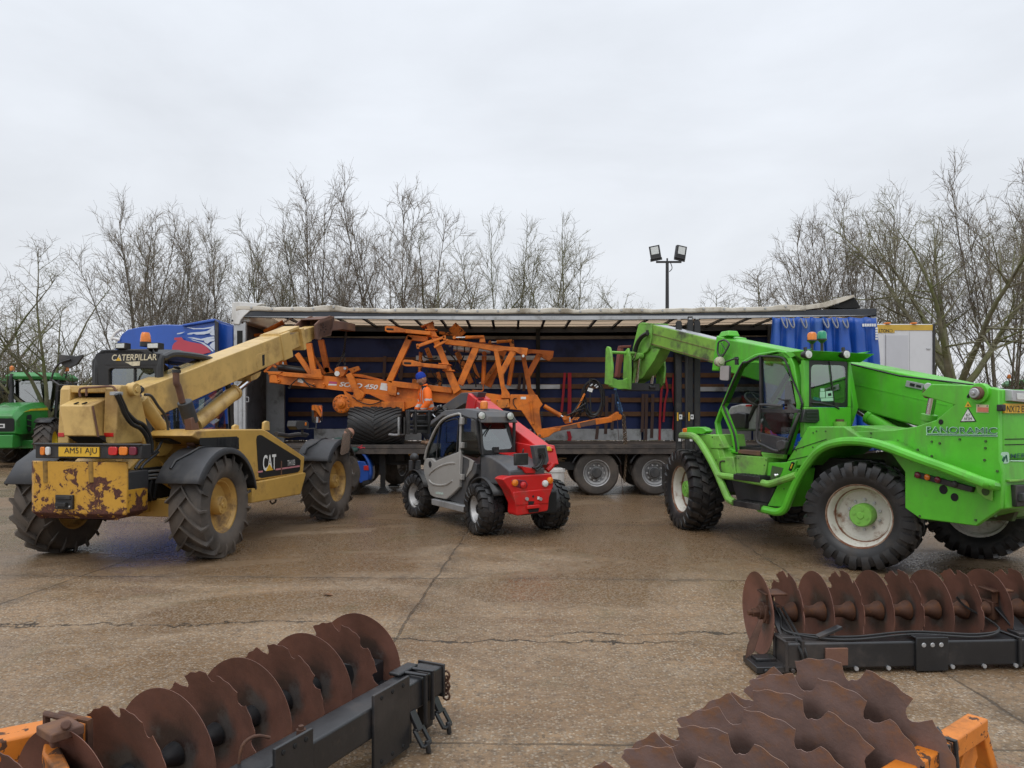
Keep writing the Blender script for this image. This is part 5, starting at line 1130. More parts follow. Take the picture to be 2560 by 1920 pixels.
mb = MB(); mb.tube(smooth_path(gr.SP([(2120, 908), (2230, 935), (2261, 941)], yb+.0)+gr.SP([(2360, 953), (2480, 968)], yb+.0), 3), .010, 5); mb.build('boom_edge_hose', m_hose, r)
mb = MB(); mb.prism(gr.SP([(2268, 951), (2312, 960), (2307, 975), (2264, 966)], yb+.006), (0, .012, 0)); mb.mat(1).prism(gr.SP([(2276, 957), (2288, 960), (2286, 967), (2274, 964)], yb+.019), (0, .006, 0)); mb.prism(gr.SP([(2292, 961), (2304, 964), (2302, 970), (2290, 967)], yb+.019), (0, .006, 0)); mb.build('boom_angle_gauge', [m_alu, m_letter], r, bevel=.003)
# inner boom and goose neck
I0, I1 = S(1800, 853, yb-.05), S(1628, 811, yb-.05); J0, J1 = S(1782, 902, yb-.05), S(1627, 863, yb-.05)
iax = (I1-I0).normalized(); inn = V((-iax.z, 0, iax.x)); ih = (I1-J1).dot(inn); iw = .34; IL = (I1-I0).length
def isx(t, drop, h, dy=0., w=iw): c = I0+iax*t; return [c-inn*drop+V((0, dy, 0)), c-inn*drop+V((0, dy-w, 0)), c-inn*(drop+h)+V((0, dy-w, 0)), c-inn*(drop+h)+V((0, dy, 0))]
mb = MB(); mb.loft([isx(-.4, 0, ih), isx(IL+.05, 0, ih)]); mb.build('inner_boom', m_greenboom, r, bevel=.015)
mb = MB(); mb.loft([isx(-.05, -.006, .012, -.03, iw-.06), isx(IL, -.006, .012, -.03, iw-.06)]); mb.build('boom_wear_strip', m_alu, r)
mb = MB(); mb.beam(I0-inn*.17+V((0, .004, 0)), I1-inn*.17+V((0, .004, 0)), .010, .008, up=inn); mb.beam(I0-inn*(ih-.03)+V((0, .004, 0)), I1-inn*(ih-.03)+V((0, .004, 0)), .012, .012, up=inn); mb.build('boom_guide', m_rustplate, r)
mb = MB(); p = S(1822, 842, yb-.1); mb.loft([[p+V((a*.14, b*.12, 0)) for a, b in ((-1, -1), (1, -1), (1, 1), (-1, 1))], [p+V((a*.10-.01, b*.09, .09)) for a, b in ((-1, -1), (1, -1), (1, 1), (-1, 1))]]); mb.build('boom_lug', m_green, r, bevel=.02)
nk = gr.SP([(1596, 810), (1604, 806), (1628, 808), (1628, 840), (1625, 863), (1618, 878), (1602, 888), (1592, 900), (1580, 905), (1577, 897), (1582, 868)], yb-.02)
mb = MB(); mb.prism(nk, (0, -.04, 0)); mb.prism([p+V((0, -.36, 0)) for p in nk], (0, -.04, 0)); mb.prism([nk[0], nk[2], nk[2]+V((0, -.4, 0)), nk[0]+V((0, -.4, 0))], -inn*.03)
nl_ = gr.SP([(1602, 868), (1650, 872), (1636, 900), (1606, 945), (1580, 960), (1576, 935)], yb-.08); mb.prism(nl_, (0, -.26, 0)); mb.prism([nk[1]+V((0, -.02, 0)), nk[4]+V((0, -.02, 0)), nl_[5], nl_[4], nk[8]+V((0, -.02, 0))], (0, -.02, 0))
mb.build('goose_neck', m_greend, r, bevel=.012)
mb = MB(); p = S(1619, 831, yb-.015); mb.tube([p+V((0, 0, .04)), p+V((0, 0, -.05))], .035, 10); mb.build('neck_slot', m_dark, r)
mb = MB(); mb.tube(smooth_path(gr.SP([(1619, 833), (1605, 842), (1594, 858), (1588, 878)], yb+.06), 4), .045, 8); mb.build('neck_hose', m_hose, r)
for pts in ([(1588, 878), (1580, 895), (1578, 915), (1560, 935), (1545, 948)], [(1590, 880), (1586, 895), (1581, 903)]): mb = MB(); mb.tube(smooth_path(gr.SP(pts, yb+.08), 4), .010, 6); mb.build('thin_hose', m_hose, r)
for pts in ([(1576, 893), (1580, 880)], [(1586, 893), (1590, 880)]): mb = MB(); mb.tube(gr.SP(pts, yb+.09), .016, 8); mb.build('hose_fitting', m_steel, r)
xc = S(1600, 940, yb).x+.02
# fork carriage across the boom nose
def cpl(pts, x0, th, nm='carriage_plate', mm=m_greend):
    m = MB(); pp = gr.QP(pts, x0); m.prism([p for p in pp], (th, 0, 0)); return m
def vpl(pts, px_ref, nm):                      # upright plate standing fore and aft, drawn on its own side plane
    y = Q(px_ref, 930, xc).y; m = MB(); m.prism(gr.SP(pts, y), (0, -.045, 0)); return m.build(nm, m_greend, r, bevel=.008)
vpl([(1514, 872), (1517, 866), (1523, 868), (1526, 880), (1530, 920), (1528, 945), (1528, 964), (1511, 960), (1512, 935)], 1520, 'carriage_plate')
vpl([(1560, 880), (1569, 870), (1574, 895), (1575, 935), (1574, 974), (1566, 973), (1557, 945), (1558, 915)], 1567, 'carriage_plate')
vpl([(1640, 905), (1652, 876), (1658, 895), (1661, 920), (1658, 958), (1648, 970), (1632, 972), (1640, 955)], 1652, 'carriage_plate')
yA, yB, yC = Q(1520, 930, xc).y, Q(1567, 930, xc).y, Q(1652, 930, xc).y
z1 = Q(1545, 881, xc).z; zb0, zb1 = Q(1545, 972, xc).z, Q(1545, 950, xc).z
mb = MB(); mb.tube([(xc+.05, yA, z1), (xc+.05, yC, z1)], .03, 10); mb.build('carriage_bar', m_greend, r)
mb = MB(); pl = gr.QP([(1524, 941), (1545, 950), (1558, 950), (1572, 943), (1574, 972), (1548, 973), (1524, 966)], xc-.02); mb.prism(pl, (.05, 0, 0)); mb.build('carriage_base', m_greend, r, bevel=.008)
mb = MB(); mb.bx(xc, xc+.25, yC+.02, yB-.02, zb0-.03, zb0+.12); mb.build('carriage_cross_beam', m_black, r, bevel=.01)
for (x0, y0, x1, y1, yy) in ((1600, 898, 1590, 962, yb+.02), (1638, 900, 1628, 962, yb-.30)):
    o = ram(S(x1, y1+4, yy), S(x0, y0-6, yy), .05, .032, .10, m_black, 'tilt_cylinder'); o.parent = r
    e = S(x1, y1+6, yy); mb = MB(); mb.cyl(e+V((0, -.07, 0)), e+V((0, .07, 0)), .065, 14); mb.build('cylinder_eye', m_black, r, bevel=.006)
    e = S(x0, y0-8, yy); mb = MB(); mb.cyl(e+V((0, -.06, 0)), e+V((0, .06, 0)), .06, 14); mb.build('cylinder_eye', m_greend, r, bevel=.006)
mb = MB(); o = gr.QP([(1551, 868), (1558, 866), (1560, 882), (1550, 945), (1543, 942), (1547, 900)], xc+.25); mb.prism(o, (.12, 0, 0)); mb.prism(gr.QP([(1551, 864), (1578, 863), (1578, 869), (1551, 870)], xc+.24), (.1, 0, 0)); mb.build('red_fork_frame', M('worn_red_paint', (.22, .06, .05), .6, dirt=(.12, .05, .04), damt=.4, ds=5), r, bevel=.008)
CARR = gr.m @ V((xc-.0, Q(1537, 970, xc).y, Q(1537, 972, xc).z))
# lift cylinders behind the cab
for dy in (.0, -.26):
    o = ram(S(2275, 1105, yb-.05)+V((0, dy, 0)), S(2095, 995, yb-.05)+V((0, dy, 0)), .085, .05, .55, m_green, 'lift_cylinder'); o.parent = r
o = ram(S(2316, 1078, yl-.18), S(2333, 985, yl-.18), .07, .04, .45, m_green, 'compensating_cylinder'); o.parent = r
e = S(2333, 984, yl-.16); mb = MB(); mb.cyl(e+V((0, -.06, 0)), e+V((0, .10, 0)), .05, 14); mb.mat(1).cyl(e+V((.02, .05, .07)), e+V((-.02, .10, .07)), .04, 8); mb.build('cylinder_eye', [m_rustplate, m_alu], r, bevel=.006)
# cab
yc = .98; yi = .02; xr = S(2004, 1017, yc).x-.02
outer = [(1785, 1057), (1798, 1021), (1804, 1008), (1843, 916), (1858, 901), (1888, 885), (1943, 876), (1962, 878), (1976, 891), (1985, 912), (1991, 948), (2002, 1017), (1992, 1050), (1966, 1136), (1842, 1134), (1821, 1131), (1804, 1117), (1790, 1092)]
inner = [(1790, 1057), (1802, 1023), (1812, 1008), (1850, 920), (1864, 907), (1890, 893), (1941, 884), (1955, 887), (1966, 898), (1974, 915), (1979, 950), (1990, 1015), (1980, 1050), (1960, 1129), (1846, 1127), (1826, 1123), (1811, 1112), (1796, 1090)]
def cabframe(y, dy, nm):
    m = MB(); ring_prism(m, [p+V((0, dy-0, 0)) for p in gr.SP(outer, y)], [p+V((0, dy, 0)) for p in gr.SP(inner, y)], (0, -.09, 0)); return m.build(nm, m_green, r, bevel=.022, seg=3)
cabframe(yc, 0, 'cab_side_frame'); cabframe(yc, -(yc-yi)+.09, 'cab_side_frame')
OS = gr.SP(outer, yc); IS = gr.SP(inner, yc)
mb = MB(); pil = gr.SP([(1804, 1010), (1810, 1019), (1834, 1080), (1842, 1130), (1834, 1130), (1826, 1082), (1800, 1022)], yc-.01); mb.prism(pil, (0, -.06, 0)); mb.build('cab_front_pillar', m_green, r, bevel=.01)
mb = MB(); seal = gr.SP([(1897, 890), (1950, 893), (1966, 908), (1982, 950), (2003, 1000), (2002, 1025), (1966, 1135)], yc+.012); mb.tube(smooth_path(seal, 4), .014, 6); mb.tube(smooth_path(gr.SP([(1897, 891), (1868, 905), (1852, 915), (1812, 1004), (1810, 1020), (1834, 1080), (1842, 1130)], yc+.006), 4), .016, 6); mb.build('door_seal', m_black, r)
top = [OS[3], OS[4], OS[5], OS[6], OS[7], OS[8]]
mb = MB(); ry = .16; mb.loft([[p+V((0, 0, 0)) for p in top[1:]]+[V((xr+.02, yc, top[3].z-.05))], [p+V((0, -(yc-yi), 0)) for p in top[1:]]+[V((xr+.02, yi, top[3].z-.05))]]); mb.build('cab_roof', m_green, r, bevel=.03, seg=3)
zv0, zv1 = Q(2050, 902, xr).z, Q(2050, 877, xr-.18).z
mb = MB(); mb.loft([[(xr, yc-.02, zv0), (xr, yi, zv0), (xr-.18, yi-.04, zv1-.01), (xr-.18, yc+.06, zv1)], [(xr+.03, yc-.02, zv0), (xr+.03, yi, zv0), (xr+.1, yi-.04, zv1), (xr+.14, yc+.06, zv1+.01)]]); mb.build('roof_visor', m_green, r, bevel=.008)
for px, py in ((2022, 886), (2117, 886)):
    p = Q(px, py, xr-.22); mb = MB(); mb.lathe([(.0, .11), (.035, .10), (.055, .03), (.055, 0)], o=p, d=(1, 0, 0), n=18); mb.mat(1).lathe([(.050, .004), (.045, -.008), (0, -.012)], o=p, d=(1, 0, 0), n=18); mb.mat(0).beam(p+V((.05, 0, .03)), p+V((.06, 0, .09)), .03, .03, up=(1, 0, 0)); mb.build('work_lamp', [m_black, m_lens], r)
for px, pyb, pyt, mm in ((2030, 870, 830, m_amber), (2055, 868, 827, m_greenlens)):
    x = xr+.15; p = Q(px, pyb, x); zt_ = Q(px, pyt, x).z; h = zt_-p.z
    mb = MB(); mb.lathe([(.018, -.1), (.018, h*.25), (.05, h*.40), (.062, h*.42), (.062, h*.5), (0, h*.5)], o=(x, p.y, p.z), d=(0, 0, 1), n=18); bo = mb.build('beacon', m_black, r)
    mb = MB(); mb.lathe([(.056, h*.5), (.058, h*.8), (.046, h*.95), (.02, h), (0, h)], o=(x, p.y, p.z), d=(0, 0, 1), n=18); mb.build('beacon_lens', mm, bo)
# rear wall of the cab
zw0, zw1, zsill, zbot = Q(2060, 1014, xr).z, Q(2060, 902, xr).z, Q(2060, 1018, xr).z, Q(2060, 1070, xr).z
yr0, yr1 = yc-.05, Q(2119, 960, xr).y
mb = MB(); mb.bx(xr-.03, xr+.05, yr1-.03, yc-.0, zbot-.12, zsill); mb.bx(xr-.025, xr+.04, yr1-.035, yr1+.01, zsill, zv0); mb.bx(xr-.02, xr+.04, yc-.085, yc-.005, zsill, zv0); mb.build('cab_rear_wall', m_green, r, bevel=.012)
mb = MB(); o = [(xr-.012, yc-.085, zsill+.004), (xr-.012, yr1+.012, zsill+.004), (xr-.012, yr1+.012, zv0), (xr-.012, yc-.085, zv0)]; i_ = [(xr-.012, yc-.12, zsill+.09), (xr-.012, yr1+.05, zsill+.05), (xr-.012, yr1+.05, zv0-.05), (xr-.012, yc-.12, zv0-.05)]
ro_, ri_ = round_poly(o, .03, 3), round_poly(i_, .07, 3); ring_prism(mb, ro_, ri_, (.02, 0, 0)); mb.build('rear_window_seal', m_black, r)
mb = MB(); mb.prism(ri_, (.005, 0, 0)); gw = mb.build('rear_window', m_glass, r)
mb = MB()
for q in ([(2051, 971), (2061, 971), (2061, 978), (2051, 978)], [(2050, 979), (2063, 979), (2063, 994), (2050, 994)], [(2065, 978), (2082, 977), (2083, 993), (2065, 994)], [(2052, 996), (2083, 994), (2084, 1002), (2053, 1003)]): mb.mat(0).prism(gr.QP(q, xr-.02), (.004, 0, 0))
mb.mat(1).prism(gr.QP([(2070, 984), (2078, 982), (2079, 989), (2071, 990)], xr-.024), (.003, 0, 0)); mb.build('window_sticker', [m_plight, m_letter], gw)
mb = MB(); mb.tube(gr.QP([(2098, 1022), (2086, 1015), (2050, 1008)], xr-.035), .010, 5); mb.tube(gr.QP([(2056, 1008), (2030, 1007)], xr-.035), .012, 5); mb.build('wiper', m_black, r)
mb = MB(); mb.tube(gr.QP([(2074, 903), (2078, 940), (2086, 1014)], xr-.02), .008, 5); mb.build('window_divider', m_black, r)
mb = MB(); o = gr.QP([(2012, 1023), (2048, 1023), (2050, 1052), (2042, 1058), (2004, 1056)], xr-.06); mb.prism(o, (.05, 0, 0)); mb.build('air_vent', m_black, r, bevel=.015)
for py in (1032, 1040, 1048): mb = MB(); mb.beam(Q(2016, py, xr-.066), Q(2044, py, xr-.066), .012, .010); mb.build('vent_slat', m_plastic, r)
mb = MB(); p = S(2100, 1058, .45); mb.cyl(p+V((0, 0, -.12)), p+V((0, 0, .02)), .08, 16); mb.mat(1).cyl(p+V((0, 0, .02)), p+V((0, 0, .05)), .05, 8); mb.build('filler_cap', [m_greend, m_rustplate], r)
# inside the cab
mb = MB(); mb.bx(xr+.06, OS[0].x-.1, yi, yc-.1, OS[13].z-.02, OS[13].z+.06); mb.build('cab_floor', m_black, r)
mb = MB(); dl = gr.SP([(1812, 1040), (1826, 1016), (1850, 1010), (1890, 1010), (1890, 1075), (1838, 1078)], .55); mb.prism(dl, (0, -.5, 0)); mb.build('dashboard', m_intgrey, r, bevel=.05, seg=3)
mb = MB(); mb.prism(gr.SP([(1816, 1036), (1845, 1030), (1864, 1034), (1862, 1072), (1830, 1072)], .62), (0, -.25, 0)); mb.build('instrument_pod', m_black, r, bevel=.03)
mb = MB(); c = S(1895, 1000, .55); d = V((-.55, 0, .83)).normalized(); u = V((0, 1, 0)); w_ = d.cross(u); mb.tube([c+(u*math.cos(t)+w_*math.sin(t))*.19 for t in [6.2832*k/28 for k in range(28)]], .015, 7, closed=True); mb.tube([c, c-d*.35], .03, 8)
for t in (.5, 2.6, 4.7): mb.tube([c, c+(u*math.cos(t)+w_*math.sin(t))*.19], .010, 5)
mb.build('steering_wheel', m_black, r)
mb = MB(); q = S(1872, 1014, .6); mb.bx(q.x-.05, q.x+.05, q.y-.02, q.y+.02, q.z-.015, q.z+.015); mb.build('red_lever', m_redlens, r, bevel=.006)
mb = MB(); mb.prism(gr.SP([(1906, 1036), (1935, 1024), (1968, 1038), (1972, 1080), (1930, 1086), (1918, 1062)], .62), (0, -.45, 0)); mb.prism(gr.SP([(1958, 1040), (1972, 1030), (1982, 960), (1970, 950), (1960, 965)], .60), (0, -.40, 0)); mb.build('seat', M('dark_red_seat', (.13, .025, .03), .8, dirt=(.04, .03, .03), damt=.4), r, bevel=.05, seg=3)
mb = MB(); mb.tube(gr.SP([(1925, 1010), (1970, 935)], .3), .03, 8); mb.build('seat_belt_post', m_plastic, r)
# open lower door with its frame and handle
yd = yc+.16; mb = MB(); gl = gr.SP([(1903, 1030), (1996, 1034), (1960, 1130), (1902, 1080)], yd)
lw = gr.SP([(1901, 1082), (1964, 1095), (1955, 1136), (1902, 1130)], yd); mb.prism(lw, (0, -.05, 0)); dr = mb.build('cab_door', m_plastic, r, bevel=.012)
mb = MB(); mb.prism(gr.SP([(1901, 1030), (1996, 1034), (1966, 1094), (1901, 1081)], yd-.02), (0, -.006, 0)); mb.build('door_pane', m_glassc, dr)
mb = MB(); mb.prism(gr.SP([(1901, 1021), (1968, 1024), (1968, 1010), (1974, 1010), (1985, 1022), (1996, 1024), (1994, 1033), (1901, 1032)], yd), (0, -.05, 0)); mb.tube(gr.SP([(1998, 1032), (1972, 1095), (1960, 1134)], yd-.02), .018, 8); mb.build('door_frame', m_plastic, dr, bevel=.006)
mb = MB(); mb.tube(smooth_path(gr.SP([(1955, 1015), (1905, 1012), (1899, 1016), (1897, 1035), (1892, 1090), (1896, 1107), (1910, 1114), (1935, 1126), (1948, 1127)], yd+.03), 4), .018, 8); mb.build('grab_rail', m_plastic, dr)
mb = MB(); mb.prism(gr.SP([(1940, 1104), (1954, 1099), (1964, 1104), (1960, 1122), (1948, 1128), (1941, 1120)], yd+.05), (0, -.06, 0)); mb.build('door_lock', m_plastic, dr, bevel=.015)
mb = MB(); mb.tube(gr.SP([(1946, 996), (1956, 1000), (1974, 1000)], yd+.02), .010, 6); mb.prism(gr.SP([(1960, 1000), (1972, 998), (1974, 1010), (1962, 1010)], yd), (0, -.03, 0)); mb.build('window_catch', m_black, dr)
mb = MB(); mb.prism(gr.SP([(1902, 1132), (1960, 1137), (1958, 1147), (1908, 1144)], yc+.05), (0, -.06, 0)); mb.build('door_sill', m_greend, r, bevel=.006)
mb = MB(); mb.prism(gr.SP([(1845, 1124), (1900, 1128), (1901, 1140), (1844, 1133)], yc+.02), (0, -.2, 0)); mb.build('sill_plate', m_rustplate, r, bevel=.006)
mb = MB(); mb.prism(gr.SP([(1897, 892), (1902, 891), (1904, 1020), (1899, 1020)], yc+.02), (0, -.05, 0)); mb.build('door_post', m_black, r)
mb = MB(); mb.prism(gr.SP([(1903, 892), (1950, 896), (1975, 945), (1990, 1018), (1904, 1018)], yc+.0), (0, -.006, 0)); mb.build('upper_door_pane', m_glassc, r)
mb = MB(); fw = gr.SP([(1816, 1002), (1868, 908), (1896, 893)], .5)
mb.prism([IS[2], IS[3], IS[4]]+[p+V((0, -(yc-yi)+.1, 0)) for p in (IS[4], IS[3], IS[2])], (.006, 0, .004)); mb.build('windscreen', m_glassc, r)
# mirror, reversing lamp, work lamp on the boom
mb = MB(); o = gr.SP([(1801, 916), (1803, 914), (1822, 914), (1824, 917), (1823, 949), (1821, 952), (1804, 951), (1800, 949)], yc+.20); mb.prism(o, (0, -.03, 0)); mo = mb.build('mirror', m_plastic, r, bevel=.006); mb = MB(); mb.prism([p+V((0, .004, 0)) for p in inset(o, .006)], (0, .003, 0)); mb.build('mirror_glass', M('pale_mirror_back', (.42, .40, .38), .3, .3), mo)
mb = MB(); mb.tube(gr.SP([(1812, 914), (1814, 905), (1838, 896), (1846, 898)], yc+.15), .012, 6); mb.prism(gr.SP([(1836, 892), (1842, 892), (1843, 912), (1837, 912)], yc+.15), (0, -.03, 0)); mb.build('mirror_arm', m_black, mo)
p = S(1800, 904, yb+.12); mb = MB(); mb.lathe([(.0, .12), (.07, .10), (.085, .03), (.08, -.02), (.045, -.03), (.045, -.06), (0, -.065)], o=p, d=(1, -.3, 0), n=20); mb.build('boom_work_lamp', M('cream_lamp', (.55, .52, .40), .35, .3), r)
mb = MB(); mb.tube(smooth_path(gr.SP([(1796, 856), (1794, 880), (1802, 893), (1810, 885), (1820, 868), (1822, 858), (1810, 850), (1797, 855)], yb+.08), 4), .016, 6); mb.tube(smooth_path(gr.SP([(1803, 858), (1815, 880), (1800, 888)], yb+.08), 3), .008, 5); mb.build('hose_loop', m_plastic, r)
# forklift mast waiting between this machine and the trailer
fk = Fr('forklift_mast', at(1716, HZ, 13.9).x, 13.9, 8, 'tall black forklift mast with yellow stripes standing behind the green front wheel', 'forklift')
zt_ = at(1716, 792, 13.9).z
for px, w in ((1697, .085), (1725, .085), (1742, .09)):
    y = fk.W(at(px, HZ, 13.9)).y; mb = MB(); mb.bx(-.06, .06, y-w/2, y+w/2, .12, zt_-.08 if px != 1725 else zt_); mb.bx(-.02, .02, y-w/2-.015, y+w/2+.015, .12, zt_-.1); mb.mat(1).bx(-.062, -.058, y-.03, y+.03, zt_-.06, zt_-.03); mb.build('mast_rail', [m_black, m_alu], fk.root, bevel=.006)
ya, yb_ = fk.W(at(1690, HZ, 13.9)).y, fk.W(at(1748, HZ, 13.9)).y
for z in (.35, 1.0, 1.62, 2.75): mb = MB(); mb.bx(.02, .10, yb_, ya, z, z+.09); mb.build('mast_crossbar', m_black, fk.root, bevel=.006)
for px in (1698, 1726):
    y = fk.W(at(px, HZ, 13.9)).y; z0, z1 = at(px, 1052, 13.9).z, at(px, 1031, 13.9).z; mb = MB(); mb.bx(-.075, -.06, y+.02, y+.045, z0, z1); mb.mat(1).bx(-.075, -.06, y-.05, y+.005, z0+.03, z1-.04); mb.mat(2).cyl((-.08, y-.02, (z0+z1)/2), (-.074, y-.02, (z0+z1)/2), .015, 10); mb.build('mast_marker', [m_plate, m_whitelens, m_dark], fk.root)
    mb = MB(); z = at(px, 1099, 13.9).z; mb.bx(-.07, -.06, y-.03, y+.02, z-.03, z+.02); mb.build('mast_label', m_whitelens, fk.root)
mb = MB(); mb.tube([(-.03, (ya+yb_)/2+.02, .15), (-.03, (ya+yb_)/2+.02, zt_-.5)], .035, 10); mb.build('mast_cylinder', m_black, fk.root)
mb = MB(); mb.bx(-.15, .5, yb_-.15, ya+.15, .10, .40); mb.bx(.1, 1.0, yb_-.2, ya+.2, .25, .75)
for yy in (yb_-.1, ya+.1): mb.cyl((.1, yy-.08, .22), (.1, yy+.08, .22), .22, 20)
mb.build('mast_base', m_black, fk.root, bevel=.02)
# ---------------------------------------------------------------- small red and grey telehandler
rd = Fr('red_telehandler', .08, 11.02, -31, 'compact red and grey telehandler with a closed light grey door, seen from its rear corner', 'telehandler')
r = rd.root; WB = 2.2; S, Q = rd.S, rd.Q
def px5(pts): return [(960+a/4.148, 960+b/4.148) for a, b in pts]
kit = wheel_kit('red', .375, .34, .205, 'block', m_rubberw, m_silver, m_black, .03, .075, .07, nl=17, bolts=8, boltm=m_plastic, lugh=.02)
put_wheel(rd, kit, 0, .57, .37, -6, .3); put_wheel(rd, kit, 0, -.57, .37, -6, .9); put_wheel(rd, kit, WB, .57, .37, 8, .2); put_wheel(rd, kit, WB, -.57, .37, 8, 1.1)
mb = MB(); mb.bx(-.6, WB+.35, -.30, .30, .32, .62); mb.bx(-.1, .1, -.5, .5, .3, .45); mb.bx(WB-.1, WB+.1, -.5, .5, .3, .45); mb.build('chassis', m_dark, r, bevel=.01)
yd = .62
# door: frame, panes, handle hole
dout = px5([(800, 305), (720, 318), (645, 345), (600, 372), (560, 420), (520, 490), (478, 590), (440, 690), (420, 780), (409, 830), (412, 900), (425, 980), (450, 1070), (480, 1150), (520, 1175), (640, 1196), (700, 1150), (775, 1072), (782, 900), (790, 700), (800, 500)])
P = rd.SP(dout, yd)
win = px5([(770, 345), (690, 355), (640, 375), (600, 410), (565, 500), (520, 600), (480, 690), (450, 770), (490, 768), (545, 800), (560, 780), (740, 712), (752, 640), (768, 500)])
W_ = rd.SP(win, yd)
lowp = px5([(450, 770), (490, 768), (528, 800), (560, 785), (660, 745), (745, 712), (790, 690), (782, 900), (775, 1072), (700, 1150), (640, 1196), (520, 1175), (480, 1150), (450, 1070), (425, 980), (412, 900), (409, 830), (425, 775)])
mb = MB(); mb.prism(rd.SP(lowp, yd+.02), (0, -.06, 0)); do = mb.build('cab_door', m_lightgrey, r, bevel=.02, seg=3)
mb = MB(); mb.tube(smooth_path(rd.SP(px5([(788, 715), (792, 600), (797, 450), (800, 318), (720, 322), (648, 348), (603, 378), (562, 428), (522, 495), (480, 592), (442, 692), (424, 780)]), yd), 3), .022, 8); mb.build('door_frame', m_lightgrey, do)
mb = MB(); mb.prism(rd.SP(px5([(788, 720), (797, 330), (720, 330), (648, 356), (606, 384), (565, 432), (525, 500), (483, 596), (446, 696), (428, 778), (490, 772), (545, 800), (740, 715)]), yd-.02), (0, -.006, 0)); mb.build('door_pane', m_glassd, do)
mb = MB(); mb.tube(smooth_path(rd.SP(px5([(583, 395), (560, 560), (545, 760), (550, 782), (620, 760), (740, 712), (755, 650), (765, 500), (772, 370), (690, 372), (640, 392)]), yd-.005), 3), .010, 6); mb.build('window_seal', m_plastic, do)
p = S(960+474/4.148, 960+832/4.148, yd+.03); mb = MB(); mb.cyl(p+V((0, -.02, 0)), p, .052, 20); mb.build('door_lock', m_black, do, bevel=.006)
for pts in ([(470, 940), (520, 890), (600, 845), (680, 822), (740, 820)], [(470, 1000), (510, 1035), (580, 1050), (650, 1040), (710, 1000)]):
    mb = MB(); mb.tube(smooth_path(rd.SP(px5(pts), yd+.018), 4), [.012]+[.024]*15+[.010]*2 if False else .018, 7); mb.build('door_rib', m_lightgrey, do)
mb = MB(); mb.prism(rd.SP(px5([(535, 1118), (612, 1126), (612, 1148), (535, 1140)]), yd+.024), (0, -.006, 0)); mb.build('door_sticker', M('pale_sticker', (.45, .56, .52), .5, var=.2, vs=40), do)
for a, b in ((345, 420), (605, 665), (935, 995)): mb = MB(); mb.prism(rd.SP(px5([(782, a), (808, a), (806, b), (778, b)]), yd+.035), (0, -.05, 0)); mb.build('door_hinge', m_lightgrey, do, bevel=.006)
# cab shell
xr = -.02; zt = S(960+800/4.148, 960+305/4.148, yd).z
roof_px = [(640, 338), (720, 300), (800, 280)]
yi = Q(1287, 1100, xr).y
mb = MB(); z0 = zt
mb.loft([[(1.75, yd, z0-.20), (1.75, yi+.05, z0-.20), (1.72, yi+.05, z0-.12), (1.72, yd, z0-.12)], [(1.25, yd+.01, z0-.04), (1.25, yi, z0-.04), (1.25, yi+.02, z0+.05), (1.25, yd-.02, z0+.05)], [(.55, yd+.02, z0-.03), (.55, yi-.02, z0-.03), (.55, yi+.03, z0+.075), (.55, yd-.04, z0+.075)], [(-.02, yd+.0, z0-.14), (-.02, yi-.02, z0-.14), (-.02, yi+.04, z0+.02), (-.02, yd-.06, z0+.02)], [(-.12, yd-.02, z0-.14), (-.12, yi, z0-.14), (-.10, yi+.06, z0-.05), (-.10, yd-.06, z0-.05)]])
mb.build('cab_roof', m_greyp, r, bevel=.02, seg=3)
rw = [Q(960+a/4.148, 960+b/4.148, xr) for a, b in ((1012, 372), (1300, 372), (1352, 690), (1022, 712))]
rw[0].x += .11; rw[1].x += .11
mb = MB(); o = [rw[0]+V((0, .03, .04)), rw[1]+V((0, -.03, .04)), rw[2]+V((0, -.03, -.03)), rw[3]+V((0, .03, -.03))]; i_ = [rw[0]+V((0, -.03, -.03)), rw[1]+V((0, .03, -.03)), rw[2]+V((0, .03, .03)), rw[3]+V((0, -.03, .03))]
ring_prism(mb, round_poly(o, .05, 3), round_poly(i_, .06, 3), (.04, 0, 0)); mb.build('rear_window_frame', m_black, r)
mb = MB(); mb.prism(round_poly(i_, .06, 3), (.006, 0, 0)); gw = mb.build('rear_window', m_glassr, r)
mb = MB(); mb.tube([rw[3].lerp(rw[2], .05)+V((-.02, 0, .5*(rw[0].z-rw[3].z))), rw[0].lerp(rw[1], .45)+V((-.02, 0, -.06))], .010, 5); mb.bx(-.05, .0, rw[2].y+.28, rw[2].y+.36, rw[2].z-.02, rw[2].z+.06); mb.build('wiper', m_black, gw)
q = rd.SP(px5([(812, 345), (900, 355), (985, 385), (1000, 420), (1022, 735), (960, 770), (800, 722)]), yd-.01); mb = MB(); mb.prism(q, (0, -.006, 0)); mb.build('quarter_window', m_glassd, r)
mb = MB(); mb.tube(smooth_path(rd.SP(px5([(812, 338), (905, 348), (990, 378), (1004, 425), (1024, 740)]), yd-.01), 4), .016, 7); mb.build('rear_pillar', m_black, r)
mb = MB(); mb.tube([(1.78, yi+.03, z0-.22), (1.95, yi+.02, .9)], .02, 8); mb.tube([(0, yi, z0-.1), (0, yi, .8)], .025, 8); mb.build('cab_post', m_black, r)
mb = MB(); mb.prism([(1.76, yi+.03, z0-.22), (1.76, yd-.03, z0-.22), (1.98, yd-.03, .9), (1.98, yi+.03, .9)], (.006, 0, .002)); mb.build('windscreen', m_glass, r)
mb = MB(); mb.bx(.05, 2.0, yi, yd-.06, .40, .70); mb.build('cab_floor', m_dark, r)
mb = MB(); mb.bx(.15, .62, .12, .52, .70, .92); mb.bx(.10, .22, .12, .52, .85, 1.30); mb.build('seat', m_plastic, r, bevel=.05)
